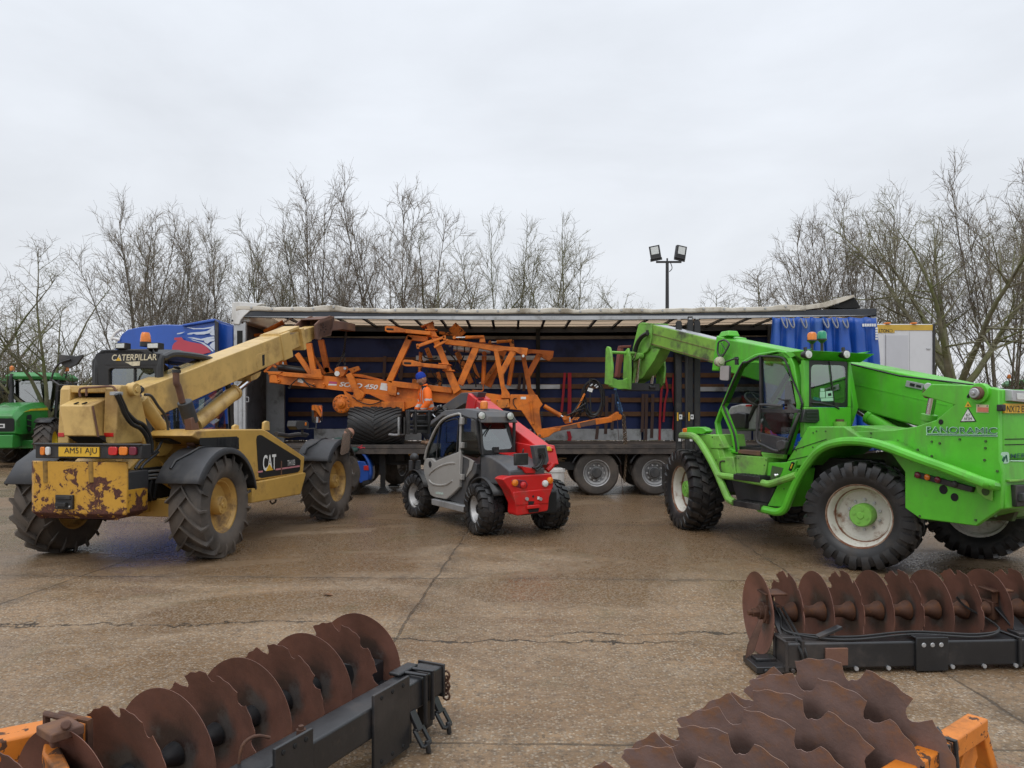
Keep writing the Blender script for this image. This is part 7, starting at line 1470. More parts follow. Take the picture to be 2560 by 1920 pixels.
# trapezoid frame, sloping plate beam, arms
bar([(972, 955), (1025, 841)], 13, .0, .12, 'frame_leg'); bar([(1018, 843), (1070, 848)], 11, .0, .12, 'frame_top'); bar([(968, 958), (1048, 967), (1130, 976)], 12, .0, .12, 'frame_foot'); pl([(970, 965), (992, 968), (990, 990), (970, 986)], .0, .12, 'bracket')
m = MB(); p = oc.S(996, 984, -.01); m.cyl(p, p+V((0, -.04, 0)), .025, 8); m.build('bolt_head', m_alu, r)
sb = [(1064, 811), (1082, 806), (1088, 828), (1094, 842), (1118, 900), (1152, 974), (1134, 986), (1120, 950), (1098, 890), (1080, 848), (1072, 832)]
pl(sb, -.08, .16, 'sloping_beam', bev=.012)
pl([(1050, 815), (1082, 803), (1083, 805), (1054, 818)], -.12, .26, 'end_flange'); pl([(1062, 822), (1092, 822), (1092, 825), (1062, 825)], -.12, .24, 'flange'); pl([(1066, 838), (1098, 841), (1098, 843), (1066, 840)], -.12, .24, 'flange')
pl([(1096, 907), (1128, 911), (1128, 913), (1096, 910)], -.12, .24, 'flange'); pl([(1106, 924), (1136, 925), (1136, 928), (1106, 927)], -.12, .24, 'flange')
for y0, x0, x1, dx in ((822, 962, 1076, 0), (907, 1006, 1118, 0)):
    a = [(x0, y0-6), (x0+6, y0-8), (x0+24, y0-7), (x0+48, y0), (x0+52, y0+1), (x0+52, y0+9), (x0+40, y0+9), (x0+8, y0+9), (x0, y0+5)]
    o = pl(a, -.22, .10, 'depth_arm', bev=.01); bar([(x0+46, y0+5), (x1, y0+11)], 8, -.21, .08, 'arm_bar'); m = MB(); m.prism(oc.SP([(x0+4, y0-2), (x0+22, y0-1), (x0+22, y0+4), (x0+4, y0+3)], -.224), (0, .006, 0)); m.build('arm_slot', m_dark, r)
bar([(1042, 867), (1112, 842)], 5, -.24, .05, 'scraper_rail'); bar([(1046, 863), (1080, 850)], 4, -.14, .05, 'scraper_rail'); bar([(1085, 868), (1120, 849)], 5, -.22, .05, 'scraper_rail'); pl([(1040, 860), (1046, 859), (1048, 872), (1042, 872)], -.24, .06, 'rail_end'); pl([(1106, 840), (1114, 838), (1115, 850), (1108, 850)], -.24, .06, 'rail_end')
# lattice wing: near and far copies
def lattice(dx, dy, d, s):
    f = lambda q: [(1280+(x-1280)*s+dx, 850+(y-850)*s+dy) for x, y in q]
    m = MB(); m.prism(oc.SP(f([(1112, 848), (1160, 852), (1200, 859), (1238, 864), (1320, 870), (1317, 889), (1302, 886), (1285, 878), (1262, 876), (1245, 880), (1200, 871), (1112, 860)]), d), (0, .10, 0)); m.build('lattice_chord', m_orange, r, bevel=.008)
    bar(f([(1191, 866), (1150, 962)]), 14, d+.01, .09, 'lattice_brace'); 
    m = MB(); m.prism(oc.SP(f([(1232, 866), (1246, 880), (1251, 906), (1258, 930), (1262, 965), (1274, 984), (1276, 996), (1252, 995), (1254, 980), (1244, 930)]), d+.005), (0, .09, 0)); m.build('lattice_post', m_orange, r, bevel=.006)
    bar(f([(1283, 878), (1254, 932)]), 12, d+.01, .085, 'lattice_brace')
lattice(0, 0, .0, 1); lattice(66, 8, 1.15, .97)
p = oc.S(1308, 890, -.02); m = MB(); m.cyl(p, p+V((0, -.02, 0)), .028, 14); m.build('round_reflector', m_wletter, r)
pl([(1367, 886), (1380, 886), (1381, 895), (1372, 903), (1362, 898), (1350, 890)], 1.1, .08, 'chord_hook')
cyl((1208, 961), (1211, 884), 11, .92, .45); m = MB(); m.tube(smooth_path(oc.SP([(1208, 962), (1208, 974), (1202, 978), (1180, 976)], .3), 4), .016, 6); m.build('steel_pipe', m_orange, r)
cyl((1272, 964), (1284, 885), 11, .9, .7); cyl((1052, 880), (1048, 965), 9, .9, .6, mm=m_orangef); cyl((1208, 842), (1136, 844), 8, .62, -.02)
pl([(1200, 839), (1210, 838), (1214, 856), (1198, 856)], -.02, .1, 'cylinder_bracket'); cyl((1280, 852), (1225, 856), 8, .7, .9, mm=m_orangef); pl([(1272, 848), (1284, 850), (1286, 868), (1276, 868)], .9, .08, 'cylinder_bracket', m_orangef)
m = MB(); m.tube(oc.SP([(1134, 871), (1174, 875)], .35), .06, 14); m.tube(oc.SP([(1192, 876), (1226, 880)], .5), .05, 12)
m.build('air_cylinder', m_alu, r)
m = MB(); m.tube(oc.SP([(1142, 871), (1144, 871)], .35), .068, 14); m.tube(oc.SP([(1160, 873), (1163, 873)], .35), .068, 14); m.build('cylinder_band', m_dark, r)
for a, b, w in (((1142, 880), (1178, 958), 11), ((1180, 905), (1195, 945), 8), ((1255, 890), (1210, 955), 9), ((1066, 870), (1078, 900), 9), ((1130, 815), (1155, 840), 22), ((1098, 832), (1134, 836), 6), ((1095, 930), (1100, 965), 8), ((1030, 955), (1060, 960), 14)):
    bar([a, b], w, .95, .1, 'inner_brace', m_orangef)
for pts in ([(1060, 900), (1075, 925), (1090, 945), (1104, 955)], [(1066, 925), (1069, 950), (1085, 962), (1100, 950)], [(1110, 865), (1125, 885), (1140, 905), (1130, 930)], [(1150, 900), (1170, 905), (1185, 930), (1190, 968)], [(1115, 975), (1105, 990), (1090, 1000)], [(1058, 880), (1062, 893), (1084, 897), (1092, 893)], [(1195, 890), (1180, 920), (1200, 950)], [(1070, 905), (1090, 915), (1106, 945), (1102, 968)], [(1116, 870), (1112, 890), (1128, 915), (1150, 930)], [(1160, 890), (1150, 915), (1165, 940)]):
    m = MB(); m.tube(smooth_path(oc.SP(pts, .55), 4), .016, 6); m.build('hydraulic_hose', m_hose, r)
for px, py in ((1058, 902), (1122, 866), (1108, 880), (1198, 958), (1150, 962)): m = MB(); p = oc.S(px, py, .5); m.tube([p, p+V((.06, 0, .01))], .022, 8); m.build('hose_fitting', m_alu, r)
# neck and drawbar
nk = [(1276, 986), (1343, 987), (1345, 992), (1357, 1011), (1350, 1020), (1349, 1030), (1354, 1072), (1383, 1071), (1401, 1070), (1401, 1076), (1384, 1082), (1372, 1092), (1357, 1096), (1346, 1092), (1340, 1082), (1303, 1026), (1274, 1023)]
pl(nk, -.03, .10, 'drawbar_neck', bev=.012); pl(nk, .55, .10, 'drawbar_neck', bev=.012)
pl([(1276, 990), (1340, 990), (1350, 1014), (1300, 1024), (1276, 1022)], .08, .45, 'neck_box'); pl([(1240, 1000), (1272, 998), (1275, 1018), (1246, 1022)], .0, .1, 'neck_pocket', m_orangef)
m = MB(); m.prism(oc.SP([(1302, 992), (1315, 992), (1315, 998), (1302, 998)], -.035), (0, .006, 0)); m.build('neck_plate', m_wletter, r)
p = oc.S(1349, 1089, -.03); m = MB(); m.cyl(p, p+V((0, -.03, 0)), .055, 20); m.mat(1).cyl(p+V((0, -.02, 0)), p+V((0, -.05, 0)), .03, 12); m.build('drawbar_pin', [m_orange, m_rustplate], r, bevel=.004)
m = MB(); m.tube(oc.SP([(1327, 1002), (1333, 1060)], -.04), .03, 8); p = oc.S(1326, 1003, -.05); m.cyl(p, p+V((0, .04, 0)), .055, 16); m.bx(0, 0, 0, 0, 0, 0) if False else None; m.build('neck_spanner', m_orange, r)
for i in range(6): py = 1030+i*5; m = MB(); m.beam(oc.S(1349, py, .0), oc.S(1357, py-1, .0), .02, .02); m.build('adjuster_tooth', m_black, r)
m = MB(); m.tube(smooth_path(oc.SP([(1292, 995), (1284, 998), (1284, 1010), (1292, 1022)], -.05), 4), .010, 6); m.build('thin_hose', m_hose, r)
db = [(1356, 1072), (1410, 1064), (1493, 1046), (1524, 1042), (1545, 1029), (1553, 1033), (1556, 1040), (1553, 1049), (1491, 1061), (1400, 1077), (1383, 1080)]
pl(db, .10, .34, 'drawbar', bev=.012); pl([(1491, 1049), (1530, 1043), (1531, 1055), (1490, 1062)], .085, .02, 'drawbar_plate')
m = MB(); m.prism(oc.SP([(1404, 1067), (1488, 1049), (1490, 1061), (1401, 1077)], .09), (0, .012, 0)); m.mat(1).prism(oc.SP([(1442, 1059), (1449, 1058), (1452, 1069), (1445, 1070)], .08), (0, .012, 0)); m.build('drawbar_web', [m_rustplate, m_orange], r)
cyl((1360, 1015), (1412, 1045), 11, .80, .12); pl([(1408, 1040), (1424, 1040), (1432, 1056), (1414, 1060), (1408, 1052)], .15, .12, 'cylinder_lug')
for i in range(4): m = MB(); m.beam(oc.S(1430+i*4, 1050, .1), oc.S(1436+i*4, 1043, .1), .03, .015); m.build('hose_clip', m_orangef, r)
m = MB(); m.tube(oc.SP([(1424, 1043), (1424, 1055)], .05), .02, 8); m.build('chrome_pin', m_steel, r)
bar([(1438, 1031), (1462, 984)], 4, .2, .04, 'hose_stand')
rr2 = random.Random(3)
for i in range(7):
    c = (1483+rr2.uniform(-4, 4), 1000+rr2.uniform(-8, 8)); rx, ry = rr2.uniform(20, 29), rr2.uniform(36, 46)
    pts = [(c[0]+rx*math.cos(R_(a)), c[1]-ry*math.sin(R_(a))) for a in range(-150-10*i % 40, 100+i*25, 20)]
    m = MB(); m.tube(smooth_path(oc.SP([(1415+i*6, 1040)]+pts+([(1478, 1045)] if i % 2 else []), .15+.03*i), 3), .017, 6); m.build('hose_coil', m_hose, r)
m = MB(); m.prism(oc.SP([(1471, 969), (1483, 972), (1480, 981), (1468, 977)], .1), (0, .01, 0)); m.build('hose_tag', m_wletter, r)
for px, py in ((1486, 966), (1490, 970), (1476, 965)): m = MB(); p = oc.S(px, py, .12); m.tube([p, p+V((.05, 0, .04))], .018, 8); m.build('hose_coupling', m_alu, r)
# ---------------------------------------------------------------- wide tyre rolled in under it
ty = empty('wide_tyre', (at(943, HZ, 16.25).x, 16.25, 0)); tag(ty, 'wide black tyre with slanting tread lying across the deck under the orange chassis', 'tyre')
m = MB(); Rt, Wt = .41, 1.16; zc = ZD+Rt+.0
prof = [(.22, -Wt/2+.05), (.30, -Wt/2), (.37, -Wt/2+.01), (Rt-.02, -Wt/2+.05), (Rt, -Wt/2+.12), (Rt+.005, 0), (Rt, Wt/2-.12), (Rt-.02, Wt/2-.05), (.37, Wt/2-.01), (.30, Wt/2), (.22, Wt/2-.05)]
m.lathe(prof, o=(0, 0, zc), d=(1, 0, 0), n=48); m.build('casing', m_rubberw, ty)
m = MB()
for k in range(26):
    for s in (-1, 1):
        rings = []
        for i in range(7):
            t = i/6; a = 6.2832*(k+(.5 if s > 0 else 0))/26+t*.75; x = s*(Wt/2*.98*(1-t)+.0*t); a2 = .068
            P = lambda rad, ang: (x, rad*math.cos(ang), zc+rad*math.sin(ang))
            R0 = Rt-.03 if i == 0 else Rt-.012
            rings.append([P(R0, a-a2), P(R0, a+a2), P(R0+.035, a+a2*.8), P(R0+.035, a-a2*.8)])
        m.loft(rings)
m.build('tread', m_rubber, ty)
m = MB(); m.lathe([(.225, -.40), (.20, -.38), (.20, .38), (.225, .40)], o=(0, 0, zc), d=(1, 0, 0), n=24); m.lathe([(.2, -.1), (.0, -.1)], o=(0, 0, zc), d=(1, 0, 0), n=24); m.build('rim', m_orange, ty)
# ---------------------------------------------------------------- chains and slings
def chain(pts, name, label, mm, ln=.075, wr=.009, wid=.022, cat='chain'):
    pts = [V(p) for p in pts]; o = pts[0].copy(); m = MB(); seg = []
    tot = 0; i = 0
    for a, b in zip(pts, pts[1:]):
        d = b-a; n = max(1, int(d.length/(ln*.72)))
        for k in range(n):
            c = a+d*((k+.5)/n)-o; t = d.normalized(); u = t.orthogonal().normalized(); w = t.cross(u)
            if i % 2: u, w = w, u
            i += 1
            m.tube([c+t*(math.cos(q)*ln/2)+u*(math.sin(q)*wid) for q in [6.2832*j/8 for j in range(8)]], wr, 4, closed=True)
    tag(m.build(name, mm, loc=o, ang=60), label, cat)
tipd = oc.m @ oc.S(1551, 1036, .2)
c0 = CARR.copy(); drop = V((tipd.x, tipd.y-.25, tipd.z-.02))
chain([tipd+V((.02, -.22, -.02)), V((tipd.x+.06, tipd.y-.28, at(1560, 1120, tipd.y).z))], 'hanging_chain', 'brown chain hanging in a doubled bunch from the orange drawbar tip', m_chain, .07, .011, .026)
chain([tipd+V((.05, -.22, .0)), V((tipd.x+.10, tipd.y-.28, at(1560, 1118, tipd.y).z)), V((tipd.x+.04, tipd.y-.30, .28))], 'hanging_chain', 'long thin brown chain dropping from the drawbar tip past the deck towards the wheels', m_chain, .07, .009, .022)
m = MB(); o = CARR; q = tipd-o+V((0, -.2, .0)); m.tube(smooth_path([V((0, 0, 0)), q*.5+V((.02, 0, 0)), q], 5), .022, 6); m.tube(smooth_path([V((.02, 0, 0)), q*.55+V((-.05, .02, 0)), q+V((-.04, 0, .02))], 5), .018, 6)
for t in (.55, .65, .75, .85): m.ball(q*t, .05, 8, 6, 1, 1, .8)
tag(m.build('rope_sling', m_bluestrap, loc=o), 'faded blue rope sling tied between green fork carriage and orange drawbar', 'sling')
m = MB(); m.tube([V((0, 0, 0)), V((.10, 0, -1.4+.0)), V((.14, 0, -1.75))], .007, 5); tag(m.build('tag_line', m_brownstrap, loc=tipd+V((-.10, -.22, -.1))), 'thin pale line hanging beside the brown chain at the drawbar tip', 'rope')
pv = oc.m @ oc.S(862, 922, .25); pw = oc.m @ oc.S(843, 918, .1)
j2 = JIB.lerp(V((at(862, 845, 16.4).x, 16.4, at(862, 845, 16.4).z)), 1.0)
chain([JIB, V((at(860, 880, 16.4).x, 16.4, at(860, 880, 16.4).z)), pw], 'lifting_chain', 'dark chain from the yellow boom jib down to the left of the pivot', m_black, .07, .009, .022)
chain([V((at(860, 880, 16.4).x, 16.4, at(860, 880, 16.4).z)), pv], 'lifting_chain', 'short dark chain leg down to the right of the white reflector pivot', m_black, .07, .009, .022)
# ---------------------------------------------------------------- disc gangs lying in the foreground
def disc_mesh(R, notched, depth, nn=11, nd=.055, mm=None, flat=False, seed=0):
    """dished disc, axle along local x, hollow side at -x"""
    m = MB(); N = 132 if notched else 72; rn = random.Random(seed)
    if notched: N = nn*24
    def rad(k):
        if not notched: return R*(1+.004*math.sin(k*.4+seed))
        a = (k/N*nn) % 1.0; d = abs(a-.5)
        w_ = .15 if not flat else .155
        if d < w_: return R-nd*max(0, 1-(d/w_)**(2.3 if not flat else 3.0))**.5*(1+.1*math.sin(k//12*2.3+seed))
        return R*(1-.010*(d-.5)**2)+.003*math.sin(k*.9+seed)
    fr = [0.0, .13, .30, .50, .68, .82, .92, 1.0]; th = .007
    def X(f): return depth*(f**2)-.0
    rings = []
    for side in (0, 1):
        for f in (fr if side == 0 else fr[::-1]):
            row = []
            for k in range(N):
                rr = rad(k); q = f*R if f < .85 else (.85*R+(rr-.85*R)*(f-.85)/.15); q = min(q, rr*f if f > .7 else q)
                a = 6.28319*k/N; row.append((-X(q/R)+(th if side else 0)*(1 if f < 1 else .4), q*math.cos(a) if f else 0, q*math.sin(a) if f else 0))
            rings.append(row)
    m.loft(rings, caps=False); return m.mesh('disc', mm, ang=40)
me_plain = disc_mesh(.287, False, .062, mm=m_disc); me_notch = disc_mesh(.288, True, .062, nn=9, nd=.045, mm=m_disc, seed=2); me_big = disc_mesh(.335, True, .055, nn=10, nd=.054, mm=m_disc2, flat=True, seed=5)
def spool_mesh(sp, mm, k=1.0):
    m = MB(); m.lathe([(r_*k, t_) for r_, t_ in ((0, .01), (.072, .012), (.068, .03), (.045, .07), (.040, sp*.5), (.045, sp-.07), (.068, sp-.03), (.072, sp-.01), (0, sp-.008))], d=(1, 0, 0), n=20); return m.mesh('spool', mm)
me_spool = spool_mesh(.2135, m_axle); me_spoold = spool_mesh(.2135, m_beamblk, .72); me_spool2 = spool_mesh(.24, m_axle)
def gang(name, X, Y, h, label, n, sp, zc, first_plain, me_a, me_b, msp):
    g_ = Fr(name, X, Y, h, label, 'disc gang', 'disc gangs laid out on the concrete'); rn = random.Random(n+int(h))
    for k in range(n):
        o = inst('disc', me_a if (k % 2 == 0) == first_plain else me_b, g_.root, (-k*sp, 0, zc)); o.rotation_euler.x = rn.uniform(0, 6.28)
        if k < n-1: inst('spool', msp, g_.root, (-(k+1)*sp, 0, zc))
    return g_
def nut(g_, x, zc, s=-1):
    m = MB(); m.cyl((x, 0, zc), (x+s*.03, 0, zc), .075, 20); m.cyl((x+s*.025, 0, zc), (x+s*.055, 0, zc), .048, 16); m.cyl((x+s*.05, 0, zc), (x+s*.10, 0, zc), .034, 6); m.cyl((x+s*.09, 0, zc), (x+s*.13, 0, zc), .020, 10); m.build('axle_nut', m_axle, g_.root, bevel=.003)
# left gang: runs away from the lower left corner
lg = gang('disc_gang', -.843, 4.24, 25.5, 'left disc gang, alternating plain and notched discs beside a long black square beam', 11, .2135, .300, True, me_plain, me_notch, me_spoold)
S = lg.S; r = lg.root
bt = [lg.T(1082, 1658, .335), lg.T(593, 1918, .335)]
yb_ = -.43; xb1 = lg.T(1085, 1662, .33).x-.02
m = MB(); m.bx(xb1-2.6, xb1, yb_-.075, yb_+.075, .19, .34); m.build('square_beam', m_beamblk, r, bevel=.014, seg=3)
m = MB(); m.bx(xb1-.002, xb1+.012, yb_-.085, yb_+.085, .17, .35); m.build('end_plate', m_beamblk, r, bevel=.004)
def bracket(x, w, z0, z1, y=-1):
    m = MB(); yy = yb_+y*.077; m.bx(x-w/2, x+w/2, min(yy, yy+y*.016), max(yy, yy+y*.016), z0, z1)
    for dx in (-.3, .3, 0):
        for zz in (z0+.03, z1-.03): m.mat(1).cyl((x+dx*w, yy+y*.014, zz), (x+dx*w, yy+y*.020, zz), .011, 10); m.mat(0)
    m.build('mounting_plate', [m_rustplate if False else m_beamblk, m_dark], r, bevel=.004)
bracket(xb1-.50, .30, .04, .40); bracket(xb1-1.18, .22, .19, .41)
for x in (xb1-.13, xb1-.20):
    m = MB(); m.tube([(x, yb_-.09, .10), (x, yb_-.09, .352), (x, yb_+.09, .352), (x, yb_+.09, .10)], .013, 8); m.build('u_bolt', m_beamblk, r)
m = MB(); m.bx(xb1-.26, xb1-.08, yb_+.03, yb_+.10, .342, .362); m.bx(xb1-.24, xb1-.10, yb_+.08, yb_+.28, .20, .25); m.bx(xb1-.24, xb1-.10, yb_+.24, yb_+.42, .22, .36); m.build('bearing_arm', m_beamblk, r, bevel=.008)
for x, y0 in ((xb1-.06, yb_+.00), (xb1-.30, yb_-.02)):       # scraper clamps hanging from the far end
    m = MB(); m.bx(x-.035, x+.035, y0-.03, y0+.03, .02, .20); m.build('hanger', m_beamblk, r, bevel=.004)
    m = MB(); m.beam((x+.0, y0-.05, .20), (x+.0, y0-.10, .11), .05, .02); a = V((x+.0, y0-.09, .12))
    q = [a+V((-.035, 0, .0)), a+V((.035, 0, .0)), a+V((.035, -.05, -.075)), a+V((-.035, -.05, -.075))]
    for i in range(4): m.beam(q[i], q[(i+1) % 4], .022, .014)
    m.cyl(q[2]+V((-.03, 0, .02)), q[2]+V((-.03, -.01, -.04)), .014, 8); m.build('scraper_clamp', m_beamblk, r, bevel=.003)
m = MB(); c = V((xb1+.03, yb_-.07, .28))
for k in range(5): cc = c+V((.0, -.01, -.028*k)); m.tube([cc+V((.022*math.cos(t)*(k % 2), .022*math.cos(t)*(1-k % 2), .024*math.sin(t))) for t in [6.283*j/8 for j in range(8)]], .006, 5, closed=True)
m.build('lynch_pin_chain', m_axle, r)
m = MB(); p = lg.T(752, 1834, .345); m.cyl((p.x, yb_+.02, .34), (p.x, yb_+.02, .365), .022, 6); m.cyl((p.x, yb_+.02, .36), (p.x, yb_+.02, .38), .012, 8); m.build('bolt_head', m_axle, r)
m = MB(); m.tube(smooth_path([(xb1-1.33, yb_+.06, .30), (xb1-1.31, yb_+.06, .40), (xb1-1.25, yb_+.05, .42), (xb1-1.20, yb_+.02, .40)], 4), .007, 8); m.build('hook_rod', m_axle, r)
# orange arm with clamp block at its near end
zc_ = .52
m = MB(); A = [lg.T(x, y, .50) for x, y in ((0, 1862), (112, 1845), (150, 1860), (178, 1925), (60, 1990), (-60, 1960))]
P_ = lambda px, py, z: lg.T(px, py, z)
m.beam(P_(-80, 1905, .42), P_(125, 1862, .42), .14, .16); m.build('mounting_arm', m_orangef, r, bevel=.012)
m = MB(); m.prism([P_(112, 1845, .50), P_(150, 1862, .50), P_(182, 1930, .50), P_(150, 1945, .50), P_(105, 1880, .50)], (0, 0, -.22)); m.build('arm_gusset', m_orangef, r, bevel=.01)
m = MB(); m.beam(P_(138, 1838, .50), P_(218, 1832, .50), .11, .09); m.build('arm_tube', m_orangef, r, bevel=.01)
m = MB(); m.beam(P_(108, 1838, .575), P_(192, 1812, .575), .13, .035); m.cyl(P_(165, 1812, .575), P_(165, 1812, .63), .018, 8); m.beam(P_(118, 1855, .50), P_(196, 1835, .50), .15, .06); m.build('clamp_block', m_rustplate, r, bevel=.006)
for px in (150, 188): m = MB(); c = P_(px, 1840, .5); m.tube([c+V((0, -.08, -.10)), c+V((0, -.08, .07)), c+V((0, .08, .07)), c+V((0, .08, -.10))], .014, 8); m.build('u_bolt', m_axle, r)
# right rear gang: runs across
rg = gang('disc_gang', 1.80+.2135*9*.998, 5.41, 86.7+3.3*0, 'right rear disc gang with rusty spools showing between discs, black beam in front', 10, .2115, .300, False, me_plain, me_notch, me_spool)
r = rg.root; x0 = -9*.2115
nut(rg, x0-.0, .300, -1)
yb_ = -.34; xl_ = rg.T(1945, 1600, .19).x; zt_ = .205
m = MB(); m.bx(xl_, .8, yb_-.085, yb_+.085, .035, zt_); m.build('square_beam', m_beamblk, r, bevel=.016, seg=3)
m = MB(); m.bx(xl_-.20, xl_+.02, yb_-.09, yb_+.16, .012, .055); m.bx(xl_-.16, xl_-.02, yb_+.02, yb_+.12, .055, .075)
for dx in (-.14, .04): m.cyl((xl_+dx, yb_-.08, .03), (xl_+dx, yb_-.105, .03), .016, 8)
m.build('skid_plate', m_beamblk, r, bevel=.005)
m = MB(); m.prism([(xl_-.20, yb_+.10, .05), (xl_-.15, yb_+.08, .10), (xl_-.06, yb_+.14, .30), (xl_-.09, yb_+.14, .30), (xl_-.18, yb_+.11, .14)], (0, .02, 0)); m.build('scraper_blade', m_axle, r, bevel=.003)
def plate2(px0, px1, z0, z1, holes=0, mm=m_beamblk):
    a, b = rg.S(px0, 1640, yb_-.09).x, rg.S(px1, 1640, yb_-.09).x; m = MB(); m.bx(a, b, yb_-.105, yb_-.086, z0, z1)
    if z1 > zt_: m.bx(a, b, yb_-.10, yb_+.02, z1-.012, z1)
    for i in range(holes): m.mat(1).cyl((b-.05-.06*i, yb_-.108, z1-.05), (b-.05-.06*i, yb_-.100, z1-.05), .016, 12); m.mat(0)
    m.build('mounting_plate', [mm, m_alu], r, bevel=.004)
plate2(2288, 2368, .012, .235, 3); plate2(2062, 2118, .06, .175, 0, m_rustplate)
for px in (1965, 2006, 2548):
    x = rg.S(px, 1640, yb_-.09).x; m = MB(); m.tube([(x, yb_-.098, .03), (x, yb_-.098, zt_+.012), (x, yb_+.09, zt_+.012), (x, yb_+.09, .03)], .012, 8); m.build('u_bolt', m_beamblk, r)
for px, w in ((1955, .13), (2360+190, .16)):                                # bearing stands
    x = rg.S(px, 1600, yb_).x+.06; m = MB(); m.bx(x-w/2, x+w/2, yb_-.02, yb_+.10, zt_, zt_+.022); m.prism([(x-.05, yb_+.06, zt_+.02), (x+.05, yb_+.06, zt_+.02), (x+.04, -.02, .36), (x-.04, -.02, .36)], (0, .03, 0)); m.build('bearing_stand', m_beamblk, r, bevel=.005)
    m = MB(); m.bx(x-.055, x+.055, -.07, .07, .235, .365); m.bx(x-.075, x+.085, -.10, .06, .44, .455); m.beam((x-.02, -.05, .36), (x-.03, -.06, .445), .04, .05)
    for dz in (.26, .34): m.cyl((x+.03, -.07, dz), (x+.03, -.10, dz), .014, 8)
    m.build('bearing_housing', m_axle, r, bevel=.006)
m = MB(); x = rg.S(2075, 1590, yb_).x; m.beam((x-.10, yb_-.02, zt_+.02), (x+.08, yb_+.02, zt_+.075), .05, .02); m.build('wedge_plate', m_beamblk, r, bevel=.003)
xs_ = rg.S(1962, 1590, yb_).x; xe_ = rg.S(2520, 1590, yb_).x
for dz, y0 in ((.0, .0), (.010, .03)):
    m = MB(); m.tube(smooth_path([(xs_+.02, -.08, .40), (xs_+.06, -.14, .30), (xs_+.03, yb_+.06, zt_+.04), (xs_+.25, yb_-.04+y0, zt_+.015+dz), ((xs_+xe_)/2-.3, yb_-.06+y0, zt_+.012+dz), ((xs_+xe_)/2+.1, yb_-.03+y0, zt_+.03+dz), (xe_-.25, yb_-.06+y0, zt_+.014+dz), (xe_-.05, yb_+.02, zt_+.05), (xe_-.12, -.08, .34), (xe_-.16, -.04, .40)], 5), .008, 6); m.build('grease_pipe', m_hose, r)
for dx in (0, .03):
    m = MB(); m.tube(smooth_path([(xs_+.05+dx, -.12, .36), (xs_+.07+dx, yb_+.04, .24), (xs_+.06+dx, yb_-.10, .17), (xs_+.10+dx, yb_-.102, .02)], 5), .009, 6); m.build('grease_pipe', m_hose, r)
for i in range(8): x = xl_+.25+i*.22; m = MB(); m.cyl((x, yb_-.085, .035), (x, yb_-.10, .035), .014, 8); m.build('bolt_head', m_alu, r)
# right front row: large scalloped discs close to the camera, standing parallel like tilted plates along a bar
fg = Fr('disc_row', 1.028, 2.33, 63.9, 'nearest row of large deeply scalloped rusty discs beside an orange frame beam', 'disc row', 'disc gangs laid out on the concrete')
r = fg.root; rn = random.Random(12)
st = fg.i.to_3x3() @ V((-.114, -.082, -.0185)); dyaw = R_(90-33.4)-R_(90-63.9)          # disc axis 33 degrees right of straight ahead
ph0 = (.25, .95, .45, .75, .30, 1.05, .6, .1, .5)
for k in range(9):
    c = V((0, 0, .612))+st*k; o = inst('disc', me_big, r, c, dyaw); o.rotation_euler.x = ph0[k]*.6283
m = MB(); c0, c8 = V((0, 0, .612)), V((0, 0, .612))+st*8; e_ = (c8-c0).normalized(); m.tube([c0-e_*.06, c8+e_*.1], .035, 12)
for q in (c0+e_*.10, c0+e_*.62): m.tube([q, V((q.x, q.y, .02))], .03, 8); m.box((q.x, q.y, .015), (.25, .25, .03))
m.build('carrier_bar', m_beamblk, r)
P_ = lambda px, py, z: fg.T(px, py, z)
ZB = .70
a, b = P_(2440, 1816, ZB), P_(2270, 1930, ZB); d = (a-b).normalized()
m = MB(); m.beam(b-d*.5, a+d*.015, .062, .062); m.build('frame_beam', m_orangef, r, bevel=.006)
m = MB(); q = P_(2440, 1822, ZB-.02); m.beam(q, P_(2486, 1990, .45), .062, .030, up=(1, 0, 0)); m.beam(P_(2486, 1990, .45), V((P_(2486, 1990, .45).x+.05, P_(2486, 1990, .45).y, .0)), .062, .03, up=(1, 0, 0)); m.build('frame_leg', m_orangef, r, bevel=.005)
m = MB(); m.prism([P_(2426, 1842, ZB-.05), P_(2400, 1872, ZB-.05), P_(2380, 1935, ZB-.14), P_(2415, 1945, ZB-.14), P_(2434, 1890, ZB-.10)], (0, -.015, 0)); m.build('frame_gusset', m_orangef, r, bevel=.004)
for (p0, p1, p2) in (((2188, 1871), (2318, 1861), (2344, 1838)), ((2102, 1896), (2240, 1909), (2274, 1886))):
    q0, q1, q2 = P_(*p0, ZB-.03), P_(*p1, ZB+.0), P_(*p2, ZB+.035); m = MB(); m.beam(q0, q1, .010, .034); m.beam(q1, q2, .010, .034)
    m.cyl(q2+V((0, -.008, .005)), q2+V((0, .008, .02)), .010, 6); m.build('scraper_arm', m_alu if False else m_beamblk, r, bevel=.002)
for px, py in ((2352, 1868), (2370, 1856), (2288, 1912)):
    c = P_(px, py, ZB+.03); c.z = ZB; t_ = (a-b).dot(c-b)/(a-b).dot(a-b); c = b+(a-b)*t_; sd = d.cross(V((0, 0, 1))).normalized(); u_ = V((0, 0, 1))
    m = MB(); m.tube([c+sd*.045-u_*.05, c+sd*.040+u_*.040, c-sd*.040+u_*.040, c-sd*.045-u_*.05], .008, 8); m.build('u_bolt', m_beamblk, r)
